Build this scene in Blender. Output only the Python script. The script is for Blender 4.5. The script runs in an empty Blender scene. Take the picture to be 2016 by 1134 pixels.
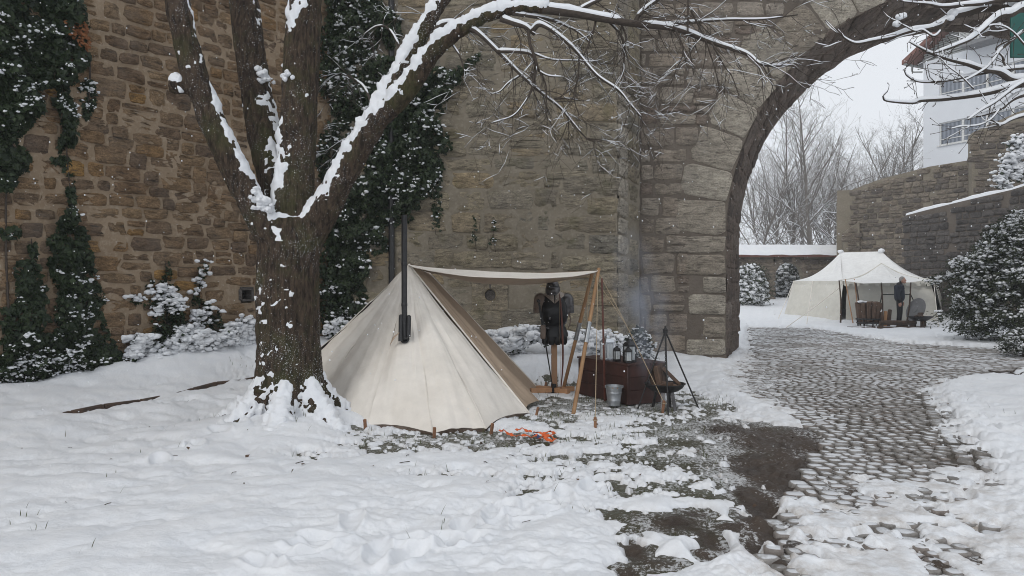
import bpy, math, random
import numpy as np
from mathutils import Vector, Matrix

random.seed(7)
RNG = np.random.default_rng(11)
S = bpy.context.scene
COL = S.collection

# ------------------------------------------------------------------ camera, world, sun, exposure
F = 1456.0                       # focal length in photo pixels (2016 wide)
EYE = 1.6
cam_d = bpy.data.cameras.new('camera')
cam_d.lens = 26.0
cam_d.sensor_width = 36.0
cam_d.clip_start = 0.05
cam_d.clip_end = 2000.0
cam = bpy.data.objects.new('camera', cam_d)
COL.objects.link(cam)
cam.location = (0, 0, EYE)
cam.rotation_euler = (math.radians(90 - 0.275), 0, 0)
S.camera = cam

SUN_EL, SUN_AZ = math.radians(36), math.radians(212)
world = bpy.data.worlds.new('World')
S.world = world
world.use_nodes = True
wn = world.node_tree
wn.nodes.clear()
w_out = wn.nodes.new('ShaderNodeOutputWorld')
w_bg = wn.nodes.new('ShaderNodeBackground')
w_sky = wn.nodes.new('ShaderNodeTexSky')
w_sky.sky_type = 'NISHITA'
w_sky.sun_disc = False
w_sky.sun_elevation = SUN_EL
w_sky.sun_rotation = SUN_AZ
w_sky.dust_density = 5.0
w_sky.air_density = 1.0
w_hsv = wn.nodes.new('ShaderNodeHueSaturation')
w_hsv.inputs['Saturation'].default_value = 0.25
w_mix = wn.nodes.new('ShaderNodeMix')
w_mix.data_type = 'RGBA'
w_mix.inputs[0].default_value = 0.94          # heavy snow cloud over the clear sky
w_mix.inputs[7].default_value = (8.6, 8.95, 9.45, 1)
wn.links.new(w_sky.outputs[0], w_hsv.inputs['Color'])
wn.links.new(w_hsv.outputs[0], w_mix.inputs[6])
wn.links.new(w_mix.outputs[2], w_bg.inputs['Color'])
w_bg.inputs['Strength'].default_value = 0.1
wn.links.new(w_bg.outputs[0], w_out.inputs['Surface'])

sun_d = bpy.data.lights.new('sun', 'SUN')
sun_d.energy = 0.75
sun_d.angle = math.radians(22)
sun_d.color = (1.0, 0.97, 0.93)
sun = bpy.data.objects.new('sun', sun_d)
COL.objects.link(sun)
sd = Vector((math.sin(SUN_AZ) * math.cos(SUN_EL), math.cos(SUN_AZ) * math.cos(SUN_EL), math.sin(SUN_EL)))
sun.rotation_euler = sd.to_track_quat('Z', 'Y').to_euler()

S.view_settings.view_transform = 'Standard'
S.view_settings.look = 'None'
S.view_settings.exposure = 0.0
S.view_settings.gamma = 1.0
S.view_settings.use_curve_mapping = False
S.render.engine = 'CYCLES'
S.cycles.max_bounces = 6
S.cycles.diffuse_bounces = 3
S.cycles.glossy_bounces = 2
S.cycles.transmission_bounces = 4
S.cycles.transparent_max_bounces = 8
S.cycles.volume_bounces = 1
S.cycles.use_denoising = True
S.cycles.filter_width = 1.0

# ------------------------------------------------------------------ noise
def _h(ix, iy, iz, seed):
    with np.errstate(over='ignore'):
        n = (ix.astype(np.uint32) * np.uint32(374761393) + iy.astype(np.uint32) * np.uint32(668265263)
             + iz.astype(np.uint32) * np.uint32(2147483647 - 61) + np.uint32(seed * 974711 + 13))
        n = (n ^ (n >> np.uint32(13))) * np.uint32(1274126177)
        n = n ^ (n >> np.uint32(16))
        n = n * np.uint32(2246822519)
        n = n ^ (n >> np.uint32(15))
    return (n & np.uint32(0xffffff)).astype(np.float64) / 16777215.0

def noise3(x, y, z, seed=0):
    x, y, z = np.broadcast_arrays(np.asarray(x, float), np.asarray(y, float), np.asarray(z, float))
    ix, iy, iz = np.floor(x), np.floor(y), np.floor(z)
    fx, fy, fz = x - ix, y - iy, z - iz
    fx, fy, fz = (f * f * (3 - 2 * f) for f in (fx, fy, fz))
    ix, iy, iz = ix.astype(np.int64), iy.astype(np.int64), iz.astype(np.int64)
    r = 0
    for a in (0, 1):
        for b in (0, 1):
            for c in (0, 1):
                w = (fx if a else 1 - fx) * (fy if b else 1 - fy) * (fz if c else 1 - fz)
                r = r + w * _h(ix + a, iy + b, iz + c, seed)
    return r * 2 - 1

def noise2(x, y, seed=0):
    x, y = np.broadcast_arrays(np.asarray(x, float), np.asarray(y, float))
    ix, iy = np.floor(x), np.floor(y)
    fx, fy = x - ix, y - iy
    fx, fy = fx * fx * (3 - 2 * fx), fy * fy * (3 - 2 * fy)
    ix, iy = ix.astype(np.int64), iy.astype(np.int64)
    z0 = np.zeros_like(ix)
    r = 0
    for a in (0, 1):
        for b in (0, 1):
            r = r + (fx if a else 1 - fx) * (fy if b else 1 - fy) * _h(ix + a, iy + b, z0, seed)
    return r * 2 - 1

def fbm2(x, y, s, octs=4, seed=0, gain=0.5):
    r, a = 0, 1.0
    c, sn = math.cos(0.6), math.sin(0.6)
    for o in range(octs):
        r = r + a * noise2(x / s + 17.3 * o, y / s - 9.1 * o, seed + o)
        x, y = c * x - sn * y, sn * x + c * y
        s *= 0.5
        a *= gain
    return r

def fbm3(x, y, z, s, octs=3, seed=0, gain=0.5):
    r, a = 0, 1.0
    for o in range(octs):
        r = r + a * noise3(x / s + 3.7 * o, y / s + 1.9 * o, z / s - 5.3 * o, seed + o)
        s *= 0.5
        a *= gain
    return r

def sstep(a, b, x):
    t = np.clip((np.asarray(x, float) - a) / (b - a), 0, 1)
    return t * t * (3 - 2 * t)

def at(px, py, d):
    """the place at depth d on the sight line through a photo pixel"""
    return np.array([(px - 1008.0) / F * d, d, EYE - (py - 560.0) / F * d])

def ground_at(px, py):
    return at(px, py, EYE * F / (py - 560.0))

# ------------------------------------------------------------------ mesh helpers
class MB:
    """collects shapes for one mesh"""
    def __init__(self):
        self.V, self.F, self.n = [], {}, 0
    def add(self, V, faces):
        V = np.asarray(V, float).reshape(-1, 3)
        if not isinstance(faces, (list, tuple)) or (len(faces) and not isinstance(faces[0], np.ndarray)):
            by = {}
            for f in faces:
                by.setdefault(len(f), []).append(f)
            faces = [np.array(v) for v in by.values()]
        for f in faces:
            if len(f):
                self.F.setdefault(f.shape[1], []).append(f + self.n)
        self.V.append(V)
        self.n += len(V)
        return self
    def arrays(self):
        V = np.concatenate(self.V) if self.V else np.zeros((0, 3))
        return V, [np.concatenate(v) for v in self.F.values()]

def make_mesh(name, V, faces, mats, smooth=True, attrs=None):
    me = bpy.data.meshes.new(name)
    V = np.asarray(V, np.float32)
    me.vertices.add(len(V))
    me.vertices.foreach_set('co', V.ravel())
    tot = np.concatenate([np.full(len(f), f.shape[1], np.int32) for f in faces]) if faces else np.zeros(0, np.int32)
    idx = np.concatenate([f.ravel() for f in faces]).astype(np.int32) if faces else np.zeros(0, np.int32)
    me.loops.add(len(idx))
    me.loops.foreach_set('vertex_index', idx)
    me.polygons.add(len(tot))
    start = np.zeros(len(tot), np.int32)
    if len(tot):
        start[1:] = np.cumsum(tot)[:-1]
    me.polygons.foreach_set('loop_start', start)
    me.polygons.foreach_set('use_smooth', np.full(len(tot), smooth, bool))
    if attrs:
        for k, a in attrs.items():
            at_ = me.attributes.new(k, 'FLOAT', 'POINT')
            at_.data.foreach_set('value', np.asarray(a, np.float32))
    for m in (mats if isinstance(mats, (list, tuple)) else [mats]):
        me.materials.append(m)
    me.update(calc_edges=True)
    me.validate()
    if smooth and 0 < len(tot) < 3000 and name not in ('stone', 'cobble', 'snow', 'branch'):
        me.set_sharp_from_angle(angle=math.radians(38))
    return me

LOC = {}
def link(name, data, parent=None, loc=(0, 0, 0), label=None, cat=None, group=None, kind=None):
    o = bpy.data.objects.new(name, data)
    COL.objects.link(o)
    o.location = loc
    if parent is not None:
        o.parent = parent
        LOC[o.name] = LOC[parent.name] + np.asarray(loc, float)
    else:
        LOC[o.name] = np.asarray(loc, float)
    tag(o, label, cat, group, kind)
    return o

def tag(o, label=None, cat=None, group=None, kind=None):
    if label: o['label'] = label
    if cat: o['category'] = cat
    if group: o['group'] = group
    if kind: o['kind'] = kind
    return o

def thing(name, label, cat, loc, group=None):
    return link(name, None, None, tuple(loc), label, cat, group)

def part(name, mb, mat, parent, smooth=True, kind=None, label=None, attrs=None):
    """a mesh in world coordinates made a child of parent"""
    V, fs = mb.arrays() if isinstance(mb, MB) else mb
    me = make_mesh(name, V - LOC[parent.name], fs, mat, smooth, attrs)
    return link(name, me, parent, label=label, kind=kind)

def solo(name, mb, mat, label=None, cat=None, group=None, kind=None, smooth=True, loc=(0, 0, 0), attrs=None):
    V, fs = mb.arrays() if isinstance(mb, MB) else mb
    return link(name, make_mesh(name, V - np.asarray(loc, float), fs, mat, smooth, attrs), None, tuple(loc), label, cat, group, kind)

def frame(d):
    d = np.asarray(d, float)
    d = d / (np.linalg.norm(d) + 1e-12)
    a = np.array([0, 0, 1.0]) if abs(d[2]) < 0.9 else np.array([1.0, 0, 0])
    u = np.cross(a, d); u /= np.linalg.norm(u)
    return u, np.cross(d, u), d

def smooth_path(P, R, k=4):
    P, R = np.asarray(P, float), np.asarray(R, float)
    if k <= 1 or len(P) < 3:
        return P, R
    Q = np.vstack([2 * P[0] - P[1], P, 2 * P[-1] - P[-2]])
    out, ro = [], []
    for i in range(len(P) - 1):
        p0, p1, p2, p3 = Q[i:i + 4]
        for t in np.linspace(0, 1, k, endpoint=False):
            out.append(0.5 * (2 * p1 + (p2 - p0) * t + (2 * p0 - 5 * p1 + 4 * p2 - p3) * t * t + (3 * p1 - p0 - 3 * p2 + p3) * t ** 3))
            ro.append(R[i] * (1 - t) + R[i + 1] * t)
    out.append(P[-1]); ro.append(R[-1])
    return np.array(out), np.array(ro)

def tube(mb, P, R, n=6, cap=True, flat=None):
    P = np.asarray(P, float)
    R = np.broadcast_to(np.asarray(R, float), (len(P),))
    T = np.gradient(P, axis=0) if len(P) > 2 else np.repeat([P[1] - P[0]], 2, 0)
    T = T / (np.linalg.norm(T, axis=1)[:, None] + 1e-12)
    u, v, _ = frame(T[0])
    ang = np.arange(n) * 2 * math.pi / n
    V = np.zeros((len(P), n, 3))
    for i in range(len(P)):
        u = u - T[i] * (u @ T[i]); u /= np.linalg.norm(u) + 1e-12
        v = np.cross(T[i], u)
        V[i] = P[i] + R[i] * (np.cos(ang)[:, None] * u + np.sin(ang)[:, None] * v * (flat or 1.0))
    i, j = np.meshgrid(np.arange(len(P) - 1), np.arange(n), indexing='ij')
    a = i * n + j; b = i * n + (j + 1) % n
    q = np.stack([a, b, b + n, a + n], -1).reshape(-1, 4)
    fs = [q]
    if cap:
        fs = [q, np.array([list(range(n - 1, -1, -1)), [(len(P) - 1) * n + k for k in range(n)]])] if n != 4 else \
             [np.vstack([q, [[3, 2, 1, 0]], [[(len(P) - 1) * n + k for k in range(4)]]])]
    mb.add(V.reshape(-1, 3), fs)
    return mb

def cyl(mb, p0, p1, r0, r1=None, n=10):
    return tube(mb, [p0, p1], [r0, r0 if r1 is None else r1], n)

BOXF = np.array([[0, 3, 2, 1], [4, 5, 6, 7], [0, 1, 5, 4], [1, 2, 6, 5], [2, 3, 7, 6], [3, 0, 4, 7]])
def box(mb, c, size, ax=None, bev=0.0):
    """box with centre c, full size, axes ax (three unit rows); bev > 0 chamfers the edges"""
    ax = np.eye(3) if ax is None else np.asarray(ax, float)
    s = np.asarray(size, float) / 2
    if bev <= 0:
        L = np.array([[-1, -1, -1], [1, -1, -1], [1, 1, -1], [-1, 1, -1], [-1, -1, 1], [1, -1, 1], [1, 1, 1], [-1, 1, 1]]) * s
        return mb.add(np.asarray(c) + L @ ax, [BOXF])
    b = min(bev, s.min() * 0.9)
    ring = []
    for z, k in ((-s[2], b), (-s[2] + b, 0), (s[2] - b, 0), (s[2], b)):
        x, y = s[0] - k, s[1] - k
        xx, yy = s[0] - max(k, 0), s[1] - max(k, 0)
        ring += [[-xx + (b if k == 0 else 0), -yy, z], [xx - (b if k == 0 else 0), -yy, z], [xx, -yy + (b if k == 0 else 0), z], [xx, yy - (b if k == 0 else 0), z],
                 [xx - (b if k == 0 else 0), yy, z], [-xx + (b if k == 0 else 0), yy, z], [-xx, yy - (b if k == 0 else 0), z], [-xx, -yy + (b if k == 0 else 0), z]]
    L = np.array(ring)
    fs = []
    for r in range(3):
        for j in range(8):
            a, bb = r * 8 + j, r * 8 + (j + 1) % 8
            fs.append([a, bb, bb + 8, a + 8])
    return mb.add(np.asarray(c) + L @ ax, [np.array(fs), np.array([list(range(7, -1, -1)), list(range(24, 32))])])

def beam(mb, p0, p1, w, h, up=(0, 0, 1), bev=0.0):
    p0, p1 = np.asarray(p0, float), np.asarray(p1, float)
    d = p1 - p0; L = np.linalg.norm(d); d /= L
    up = np.asarray(up, float)
    s = np.cross(up, d)
    if np.linalg.norm(s) < 1e-6:
        s = np.cross((1.0, 0, 0), d)
    s /= np.linalg.norm(s)
    t = np.cross(d, s)
    return box(mb, (p0 + p1) / 2, (L, w, h), np.array([d, s, t]), bev)

def lathe(mb, prof, c, n=20, axis=(0, 0, 1), flat=1.0):
    """profile of (radius, height) turned about an axis through c"""
    u, v, w = frame(axis)
    if abs(w[2]) > 0.9:
        u, v, w = np.array([1.0, 0, 0]), np.array([0, 1.0, 0]) * (1 if w[2] > 0 else -1), w
    ang = np.arange(n) * 2 * math.pi / n
    V = np.array([[np.asarray(c) + r * (math.cos(a) * u + flat * math.sin(a) * v) + h * w for a in ang] for r, h in prof])
    m = len(prof)
    i, j = np.meshgrid(np.arange(m - 1), np.arange(n), indexing='ij')
    a = i * n + j; b = i * n + (j + 1) % n
    mb.add(V.reshape(-1, 3), [np.stack([a, b, b + n, a + n], -1).reshape(-1, 4)])
    return mb

def ico(sub):
    t = (1 + 5 ** 0.5) / 2
    V = [(-1, t, 0), (1, t, 0), (-1, -t, 0), (1, -t, 0), (0, -1, t), (0, 1, t), (0, -1, -t), (0, 1, -t), (t, 0, -1), (t, 0, 1), (-t, 0, -1), (-t, 0, 1)]
    V = [np.array(v) / np.linalg.norm(v) for v in V]
    Fc = [(0, 11, 5), (0, 5, 1), (0, 1, 7), (0, 7, 10), (0, 10, 11), (1, 5, 9), (5, 11, 4), (11, 10, 2), (10, 7, 6), (7, 1, 8),
          (3, 9, 4), (3, 4, 2), (3, 2, 6), (3, 6, 8), (3, 8, 9), (4, 9, 5), (2, 4, 11), (6, 2, 10), (8, 6, 7), (9, 8, 1)]
    for _ in range(sub):
        mid, nf = {}, []
        def m(a, b):
            k = (min(a, b), max(a, b))
            if k not in mid:
                p = V[a] + V[b]; V.append(p / np.linalg.norm(p)); mid[k] = len(V) - 1
            return mid[k]
        for a, b, c in Fc:
            x, y, z = m(a, b), m(b, c), m(c, a)
            nf += [(a, x, z), (b, y, x), (c, z, y), (x, y, z)]
        Fc = nf
    return np.array(V), np.array(Fc)
ICO = [ico(0), ico(1), ico(2)]

def blobs(mb, C, Rad, squash=0.6, sub=1, amp=0.25, seed=3):
    """many lumpy snow blobs at once; Rad is (n,) or (n,3)"""
    C = np.asarray(C, float).reshape(-1, 3)
    if not len(C):
        return mb
    Rad = np.asarray(Rad, float)
    if Rad.ndim == 1:
        Rad = np.stack([Rad, Rad, Rad * squash], 1)
    U, Fc = ICO[sub]
    d = U[None] * Rad[:, None]
    q = U[None] * 1.7 + C[:, None] * 9.0
    k = 1 + amp * noise3(q[..., 0], q[..., 1], q[..., 2], seed)
    V = C[:, None] + d * k[..., None]
    fs = (Fc[None] + (np.arange(len(C)) * len(U))[:, None, None]).reshape(-1, 3)
    return mb.add(V.reshape(-1, 3), [fs])

def leaves(mb, P, Nrm, size, rng, droop=0.5, wide=0.8):
    """kite-shaped folded leaves, one per point"""
    n = len(P)
    if not n:
        return mb
    Nrm = Nrm + rng.normal(0, 0.45, (n, 3)); Nrm /= np.linalg.norm(Nrm, axis=1)[:, None]
    tip = rng.normal(0, 0.6, (n, 3)); tip[:, 2] -= droop
    tip -= Nrm * (tip * Nrm).sum(1)[:, None]; tip /= np.linalg.norm(tip, axis=1)[:, None] + 1e-9
    side = np.cross(Nrm, tip)
    s = np.asarray(size)[:, None]
    a = P - tip * s * 0.45
    b = P + side * s * 0.5 * wide - tip * s * 0.12 + Nrm * s * 0.10
    c = P + tip * s * 0.6
    d = P - side * s * 0.5 * wide - tip * s * 0.12 + Nrm * s * 0.10
    V = np.stack([a, b, c, d], 1).reshape(-1, 3)
    k = np.arange(n) * 4
    return mb.add(V, [np.vstack([np.stack([k, k + 1, k + 2], 1), np.stack([k, k + 2, k + 3], 1)])])

# ------------------------------------------------------------------ materials
def new_mat(name):
    m = bpy.data.materials.new(name)
    m.use_nodes = True
    nt = m.node_tree
    nt.nodes.clear()
    out = nt.nodes.new('ShaderNodeOutputMaterial')
    b = nt.nodes.new('ShaderNodeBsdfPrincipled')
    nt.links.new(b.outputs[0], out.inputs[0])
    return m, nt, b

def nd(nt, typ, **kw):
    n = nt.nodes.new('ShaderNode' + typ)
    for k, v in kw.items():
        if k in n.bl_rna.properties and k != 'inputs':
            setattr(n, k, v)
        else:
            s = n.inputs[k.replace('_', ' ')] if k.replace('_', ' ') in n.inputs else n.inputs[int(k[1:])]
            if isinstance(v, bpy.types.NodeSocket):
                nt.links.new(v, s)
            else:
                s.default_value = v
    return n

def ramp(nt, fac, stops, interp='LINEAR'):
    r = nt.nodes.new('ShaderNodeValToRGB')
    r.color_ramp.interpolation = interp
    e = r.color_ramp.elements
    while len(e) > 1:
        e.remove(e[-1])
    for i, (p, c) in enumerate(stops):
        c = (c, c, c, 1) if isinstance(c, (int, float)) else (*c, 1)
        if i == 0:
            e[0].position = p; e[0].color = c
        else:
            x = e.new(p); x.color = c
    nt.links.new(fac, r.inputs[0])
    return r.outputs[0]

def mixc(nt, fac, a, b, mode='MIX'):
    n = nt.nodes.new('ShaderNodeMix')
    n.data_type = 'RGBA'; n.blend_type = mode
    for i, v in ((0, fac), (6, a), (7, b)):
        if isinstance(v, bpy.types.NodeSocket):
            nt.links.new(v, n.inputs[i])
        elif i == 0:
            n.inputs[0].default_value = v
        else:
            n.inputs[i].default_value = (*v, 1)
    return n.outputs[2]

def pos(nt, obj_space=False, scale=(1, 1, 1)):
    src = nd(nt, 'TexCoord').outputs['Object'] if obj_space else nd(nt, 'NewGeometry').outputs['Position']
    if scale == (1, 1, 1):
        return src
    return nd(nt, 'Mapping', Vector=src, Scale=scale).outputs[0]

def tex(nt, vec, scale, detail=5, rough=0.6):
    return nd(nt, 'TexNoise', Vector=vec, Scale=scale, Detail=detail, Roughness=rough).outputs[0]

def math_(nt, op, a, b=None, c=None):
    n = nt.nodes.new('ShaderNodeMath'); n.operation = op
    for i, v in enumerate((a, b, c)):
        if v is None: continue
        if isinstance(v, bpy.types.NodeSocket): nt.links.new(v, n.inputs[i])
        else: n.inputs[i].default_value = v
    return n.outputs[0]

def bump(nt, b, h, strength=0.5, dist=0.02):
    n = nd(nt, 'Bump', Strength=strength, Distance=dist, Height=h)
    nt.links.new(n.outputs[0], b.inputs['Normal'])

def snow_on_top(nt, col, amount=0.45, soft=0.15, scale=6):
    """white where a face looks up"""
    nz = nd(nt, 'SeparateXYZ', Vector=nd(nt, 'NewGeometry').outputs['Normal']).outputs[2]
    t = tex(nt, pos(nt), scale, 4)
    f = math_(nt, 'ADD', nz, math_(nt, 'MULTIPLY', math_(nt, 'SUBTRACT', t, 0.5), 1.1))
    f = ramp(nt, f, [(amount, 0.0), (min(amount + soft, 1.0), 1.0)])
    return mixc(nt, f, col, (0.80, 0.82, 0.85)), f

def simple(name, c1, c2=None, scale=8, rough=0.7, bscale=40, bstr=0.2, bdist=0.004, metal=0.0, stretch=(1, 1, 1), obj_space=True, top_snow=None, spec=0.5, rand=0.0):
    m, nt, b = new_mat(name)
    v = pos(nt, obj_space, stretch)
    c2 = c2 or tuple(x * 0.7 for x in c1)
    t = tex(nt, v, scale)
    col = mixc(nt, ramp(nt, t, [(0.32, 0.0), (0.68, 1.0)]), c1, c2)
    if rand:
        r = nd(nt, 'ObjectInfo').outputs['Random']
        i = nd(nt, 'NewGeometry').outputs['Random Per Island']
        f = math_(nt, 'FRACT', math_(nt, 'ADD', r, i))
        col = mixc(nt, 1.0, col, ramp(nt, f, [(0, 1 - rand), (1, 1 + rand * 0.6)]), 'MULTIPLY')
    if top_snow is not None:
        col, f = snow_on_top(nt, col, top_snow)
    nt.links.new(col, b.inputs['Base Color'])
    b.inputs['Roughness'].default_value = rough
    b.inputs['Metallic'].default_value = metal
    b.inputs['Specular IOR Level'].default_value = spec
    if bstr:
        bump(nt, b, tex(nt, v, bscale, 4), bstr, bdist)
    return m

def stone_mat(name, stops, grain=1.0, strata=(1, 1, 2.2), rough=0.9, bstr=0.9, moss=None, dark=0.35):
    """stone whose tint comes from each stone's own random number"""
    m, nt, b = new_mat(name)
    p = pos(nt)
    r = nd(nt, 'ObjectInfo').outputs['Random']
    isl = nd(nt, 'NewGeometry').outputs['Random Per Island']
    f = math_(nt, 'FRACT', math_(nt, 'ADD', r, isl))
    col = ramp(nt, f, stops)
    ps = nd(nt, 'Mapping', Vector=p, Scale=strata).outputs[0]
    n1 = tex(nt, ps, 5 * grain, 6, 0.65)
    n2 = tex(nt, ps, 26 * grain, 5, 0.7)
    n3 = tex(nt, p, 1.3, 3)
    col = mixc(nt, 1.0, col, ramp(nt, n1, [(0.3, 1 - dark), (0.7, 1.22)]), 'MULTIPLY')
    col = mixc(nt, 1.0, col, ramp(nt, n2, [(0.30, 0.50), (0.50, 1.0), (0.75, 1.25)]), 'MULTIPLY')
    n4 = tex(nt, p, 85 * grain, 3, 0.6)
    col = mixc(nt, 1.0, col, ramp(nt, n4, [(0.30, 0.62), (0.5, 1.0), (0.7, 1.3)]), 'MULTIPLY')
    st = nd(nt, 'Mapping', Vector=p, Scale=(0.5, 0.5, 3.2)).outputs[0]
    n5 = tex(nt, st, 9 * grain, 6, 0.7)
    col = mixc(nt, ramp(nt, n5, [(0.36, 0.75), (0.45, 0.0)]), col, (0.05, 0.042, 0.035))
    col = mixc(nt, ramp(nt, n3, [(0.5, 0.0), (0.75, 0.45)]), col, (0.16, 0.145, 0.13))
    if moss:
        col = mixc(nt, ramp(nt, tex(nt, p, 2.2, 5, 0.7), [(0.52, 0.0), (0.75, 0.6)]), col, moss)
    nt.links.new(col, b.inputs['Base Color'])
    b.inputs['Roughness'].default_value = rough
    b.inputs['Specular IOR Level'].default_value = 0.25
    crack = nd(nt, 'TexVoronoi', Vector=nd(nt, 'Mapping', Vector=mixc(nt, 0.12, p, nd(nt, 'TexNoise', Vector=p, Scale=6.0).outputs[1]), Scale=(1, 1, 2.6)).outputs[0], Scale=7 * grain, feature='DISTANCE_TO_EDGE').outputs[0]
    ck = ramp(nt, crack, [(0.0, 0.0), (0.06, 1.0)])
    h = math_(nt, 'ADD', math_(nt, 'MULTIPLY', n5, 1.1), math_(nt, 'ADD', math_(nt, 'MULTIPLY', n2, 0.5), math_(nt, 'MULTIPLY', ck, 0.12)))
    bump(nt, b, h, bstr, 0.045)
    return m

def mortar_mat(name, c1, c2, c3):
    m, nt, b = new_mat(name)
    p = pos(nt)
    n1, n2, n3 = tex(nt, p, 1.4, 5), tex(nt, p, 14, 5, 0.7), tex(nt, p, 60, 3)
    col = mixc(nt, ramp(nt, n1, [(0.35, 0), (0.65, 1)]), c1, c2)
    col = mixc(nt, ramp(nt, n2, [(0.5, 0), (0.72, 0.75)]), col, c3)
    nt.links.new(col, b.inputs['Base Color'])
    b.inputs['Roughness'].default_value = 0.95
    b.inputs['Specular IOR Level'].default_value = 0.2
    bump(nt, b, math_(nt, 'ADD', n2, math_(nt, 'MULTIPLY', n3, 0.4)), 0.8, 0.03)
    return m

def snow_mat(name='snow', dirt=False):
    m, nt, b = new_mat(name)
    p = pos(nt)
    n1, n2, n3 = tex(nt, p, 4, 5, 0.6), tex(nt, p, 38, 4, 0.65), tex(nt, p, 160, 2)
    col = mixc(nt, ramp(nt, n1, [(0.35, 0), (0.7, 1)]), (0.75, 0.77, 0.80), (0.81, 0.82, 0.835))
    if dirt:
        a = nd(nt, 'Attribute', attribute_name='dirt').outputs['Fac']
        n = tex(nt, p, 5, 6, 0.7)
        f = math_(nt, 'MULTIPLY', a, ramp(nt, n, [(0.42, 0.0), (0.66, 1.0)]))
        col = mixc(nt, f, col, (0.36, 0.31, 0.26))
    nt.links.new(col, b.inputs['Base Color'])
    b.inputs['Roughness'].default_value = 0.55
    b.inputs['Specular IOR Level'].default_value = 0.25
    bump(nt, b, math_(nt, 'ADD', n2, math_(nt, 'MULTIPLY', n3, 0.35)), 0.55, 0.014)
    return m

SNOW = snow_mat()
SNOWG = snow_mat('ground_snow', True)

def earth_mat():
    m, nt, b = new_mat('earth')
    p = pos(nt)
    mud = nd(nt, 'Attribute', attribute_name='mud').outputs['Fac']
    n1, n2, n3 = tex(nt, p, 3, 6, 0.7), tex(nt, p, 24, 6, 0.7), tex(nt, p, 90, 3)
    grass = mixc(nt, ramp(nt, n2, [(0.4, 0), (0.62, 1)]), (0.045, 0.052, 0.02), (0.09, 0.075, 0.045))
    soil = mixc(nt, ramp(nt, n1, [(0.35, 0), (0.65, 1)]), (0.040, 0.027, 0.019), (0.082, 0.058, 0.042))
    col = mixc(nt, mud, grass, soil)
    col = mixc(nt, ramp(nt, n3, [(0.62, 0.0), (0.75, 0.7)]), col, (0.2, 0.17, 0.13))
    sl = nd(nt, 'Attribute', attribute_name='slush').outputs['Fac']
    n6 = math_(nt, 'ADD', math_(nt, 'MULTIPLY', tex(nt, p, 34, 5, 0.75), 0.75), math_(nt, 'MULTIPLY', n1, 0.35))
    f6 = math_(nt, 'MULTIPLY', ramp(nt, math_(nt, 'ADD', n6, math_(nt, 'MULTIPLY', sl, 0.16)), [(0.665, 0.0), (0.73, 1.0)]), 0.85)
    col = mixc(nt, f6, col, (0.70, 0.71, 0.72))
    nt.links.new(col, b.inputs['Base Color'])
    nt.links.new(ramp(nt, n1, [(0.4, 0.30), (0.6, 0.8)]), b.inputs['Roughness'])
    bump(nt, b, math_(nt, 'ADD', n2, math_(nt, 'MULTIPLY', n3, 0.5)), 1.0, 0.03)
    return m
EARTH = earth_mat()

def cobble_mat():
    m, nt, b = new_mat('cobble_stone')
    p = pos(nt)
    r = math_(nt, 'FRACT', math_(nt, 'ADD', nd(nt, 'ObjectInfo').outputs['Random'], nd(nt, 'NewGeometry').outputs['Random Per Island']))
    col = ramp(nt, r, [(0, (0.17, 0.155, 0.14)), (0.4, (0.24, 0.225, 0.21)), (0.7, (0.20, 0.17, 0.15)), (1, (0.30, 0.29, 0.28))])
    n2 = tex(nt, p, 40, 4, 0.7)
    col = mixc(nt, 1.0, col, ramp(nt, n2, [(0.3, 0.65), (0.7, 1.2)]), 'MULTIPLY')
    nz = nd(nt, 'SeparateXYZ', Vector=nd(nt, 'NewGeometry').outputs['Normal']).outputs[2]
    big = math_(nt, 'ADD', math_(nt, 'MULTIPLY', math_(nt, 'SUBTRACT', tex(nt, p, 0.6, 4, 0.6), 0.5), 1.5), 0.49)
    f = math_(nt, 'ADD', math_(nt, 'MULTIPLY', big, 1.1), math_(nt, 'ADD', math_(nt, 'MULTIPLY', tex(nt, p, 24, 5, 0.75), 0.7), math_(nt, 'MULTIPLY', r, 0.22)))
    f = ramp(nt, math_(nt, 'MULTIPLY', f, ramp(nt, nz, [(0.75, 0.0), (0.93, 1.0)])), [(0.76, 0.0), (1.02, 0.78)])
    col = mixc(nt, f, col, (0.72, 0.74, 0.77))
    nt.links.new(col, b.inputs['Base Color'])
    nt.links.new(ramp(nt, f, [(0, 0.42), (1, 0.8)]), b.inputs['Roughness'])
    bump(nt, b, n2, 0.5, 0.008)
    return m
COBBLE = cobble_mat()

STONE_L = stone_mat('brown_sandstone', [(0, (0.22, 0.142, 0.085)), (0.22, (0.30, 0.20, 0.115)), (0.45, (0.185, 0.13, 0.09)), (0.6, (0.33, 0.225, 0.13)), (0.78, (0.24, 0.162, 0.10)), (0.90, (0.30, 0.185, 0.09)), (1, (0.40, 0.235, 0.085))], dark=0.45)
STONE_B = stone_mat('olive_limestone', [(0, (0.30, 0.255, 0.18)), (0.3, (0.40, 0.345, 0.25)), (0.55, (0.25, 0.23, 0.19)), (0.8, (0.40, 0.31, 0.19)), (0.93, (0.34, 0.30, 0.235)), (1, (0.20, 0.175, 0.13))], strata=(1, 1, 3.4), moss=(0.12, 0.115, 0.055), dark=0.5, bstr=1.0)
STONE_A = stone_mat('grey_brown_limestone', [(0, (0.27, 0.225, 0.18)), (0.35, (0.36, 0.315, 0.26)), (0.6, (0.21, 0.165, 0.135)), (0.85, (0.40, 0.355, 0.30)), (1, (0.30, 0.245, 0.19))], dark=0.4)
STONE_V = stone_mat('arch_stone', [(0, (0.34, 0.305, 0.25)), (0.5, (0.42, 0.38, 0.315)), (1, (0.29, 0.25, 0.20))], dark=0.4)
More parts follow.
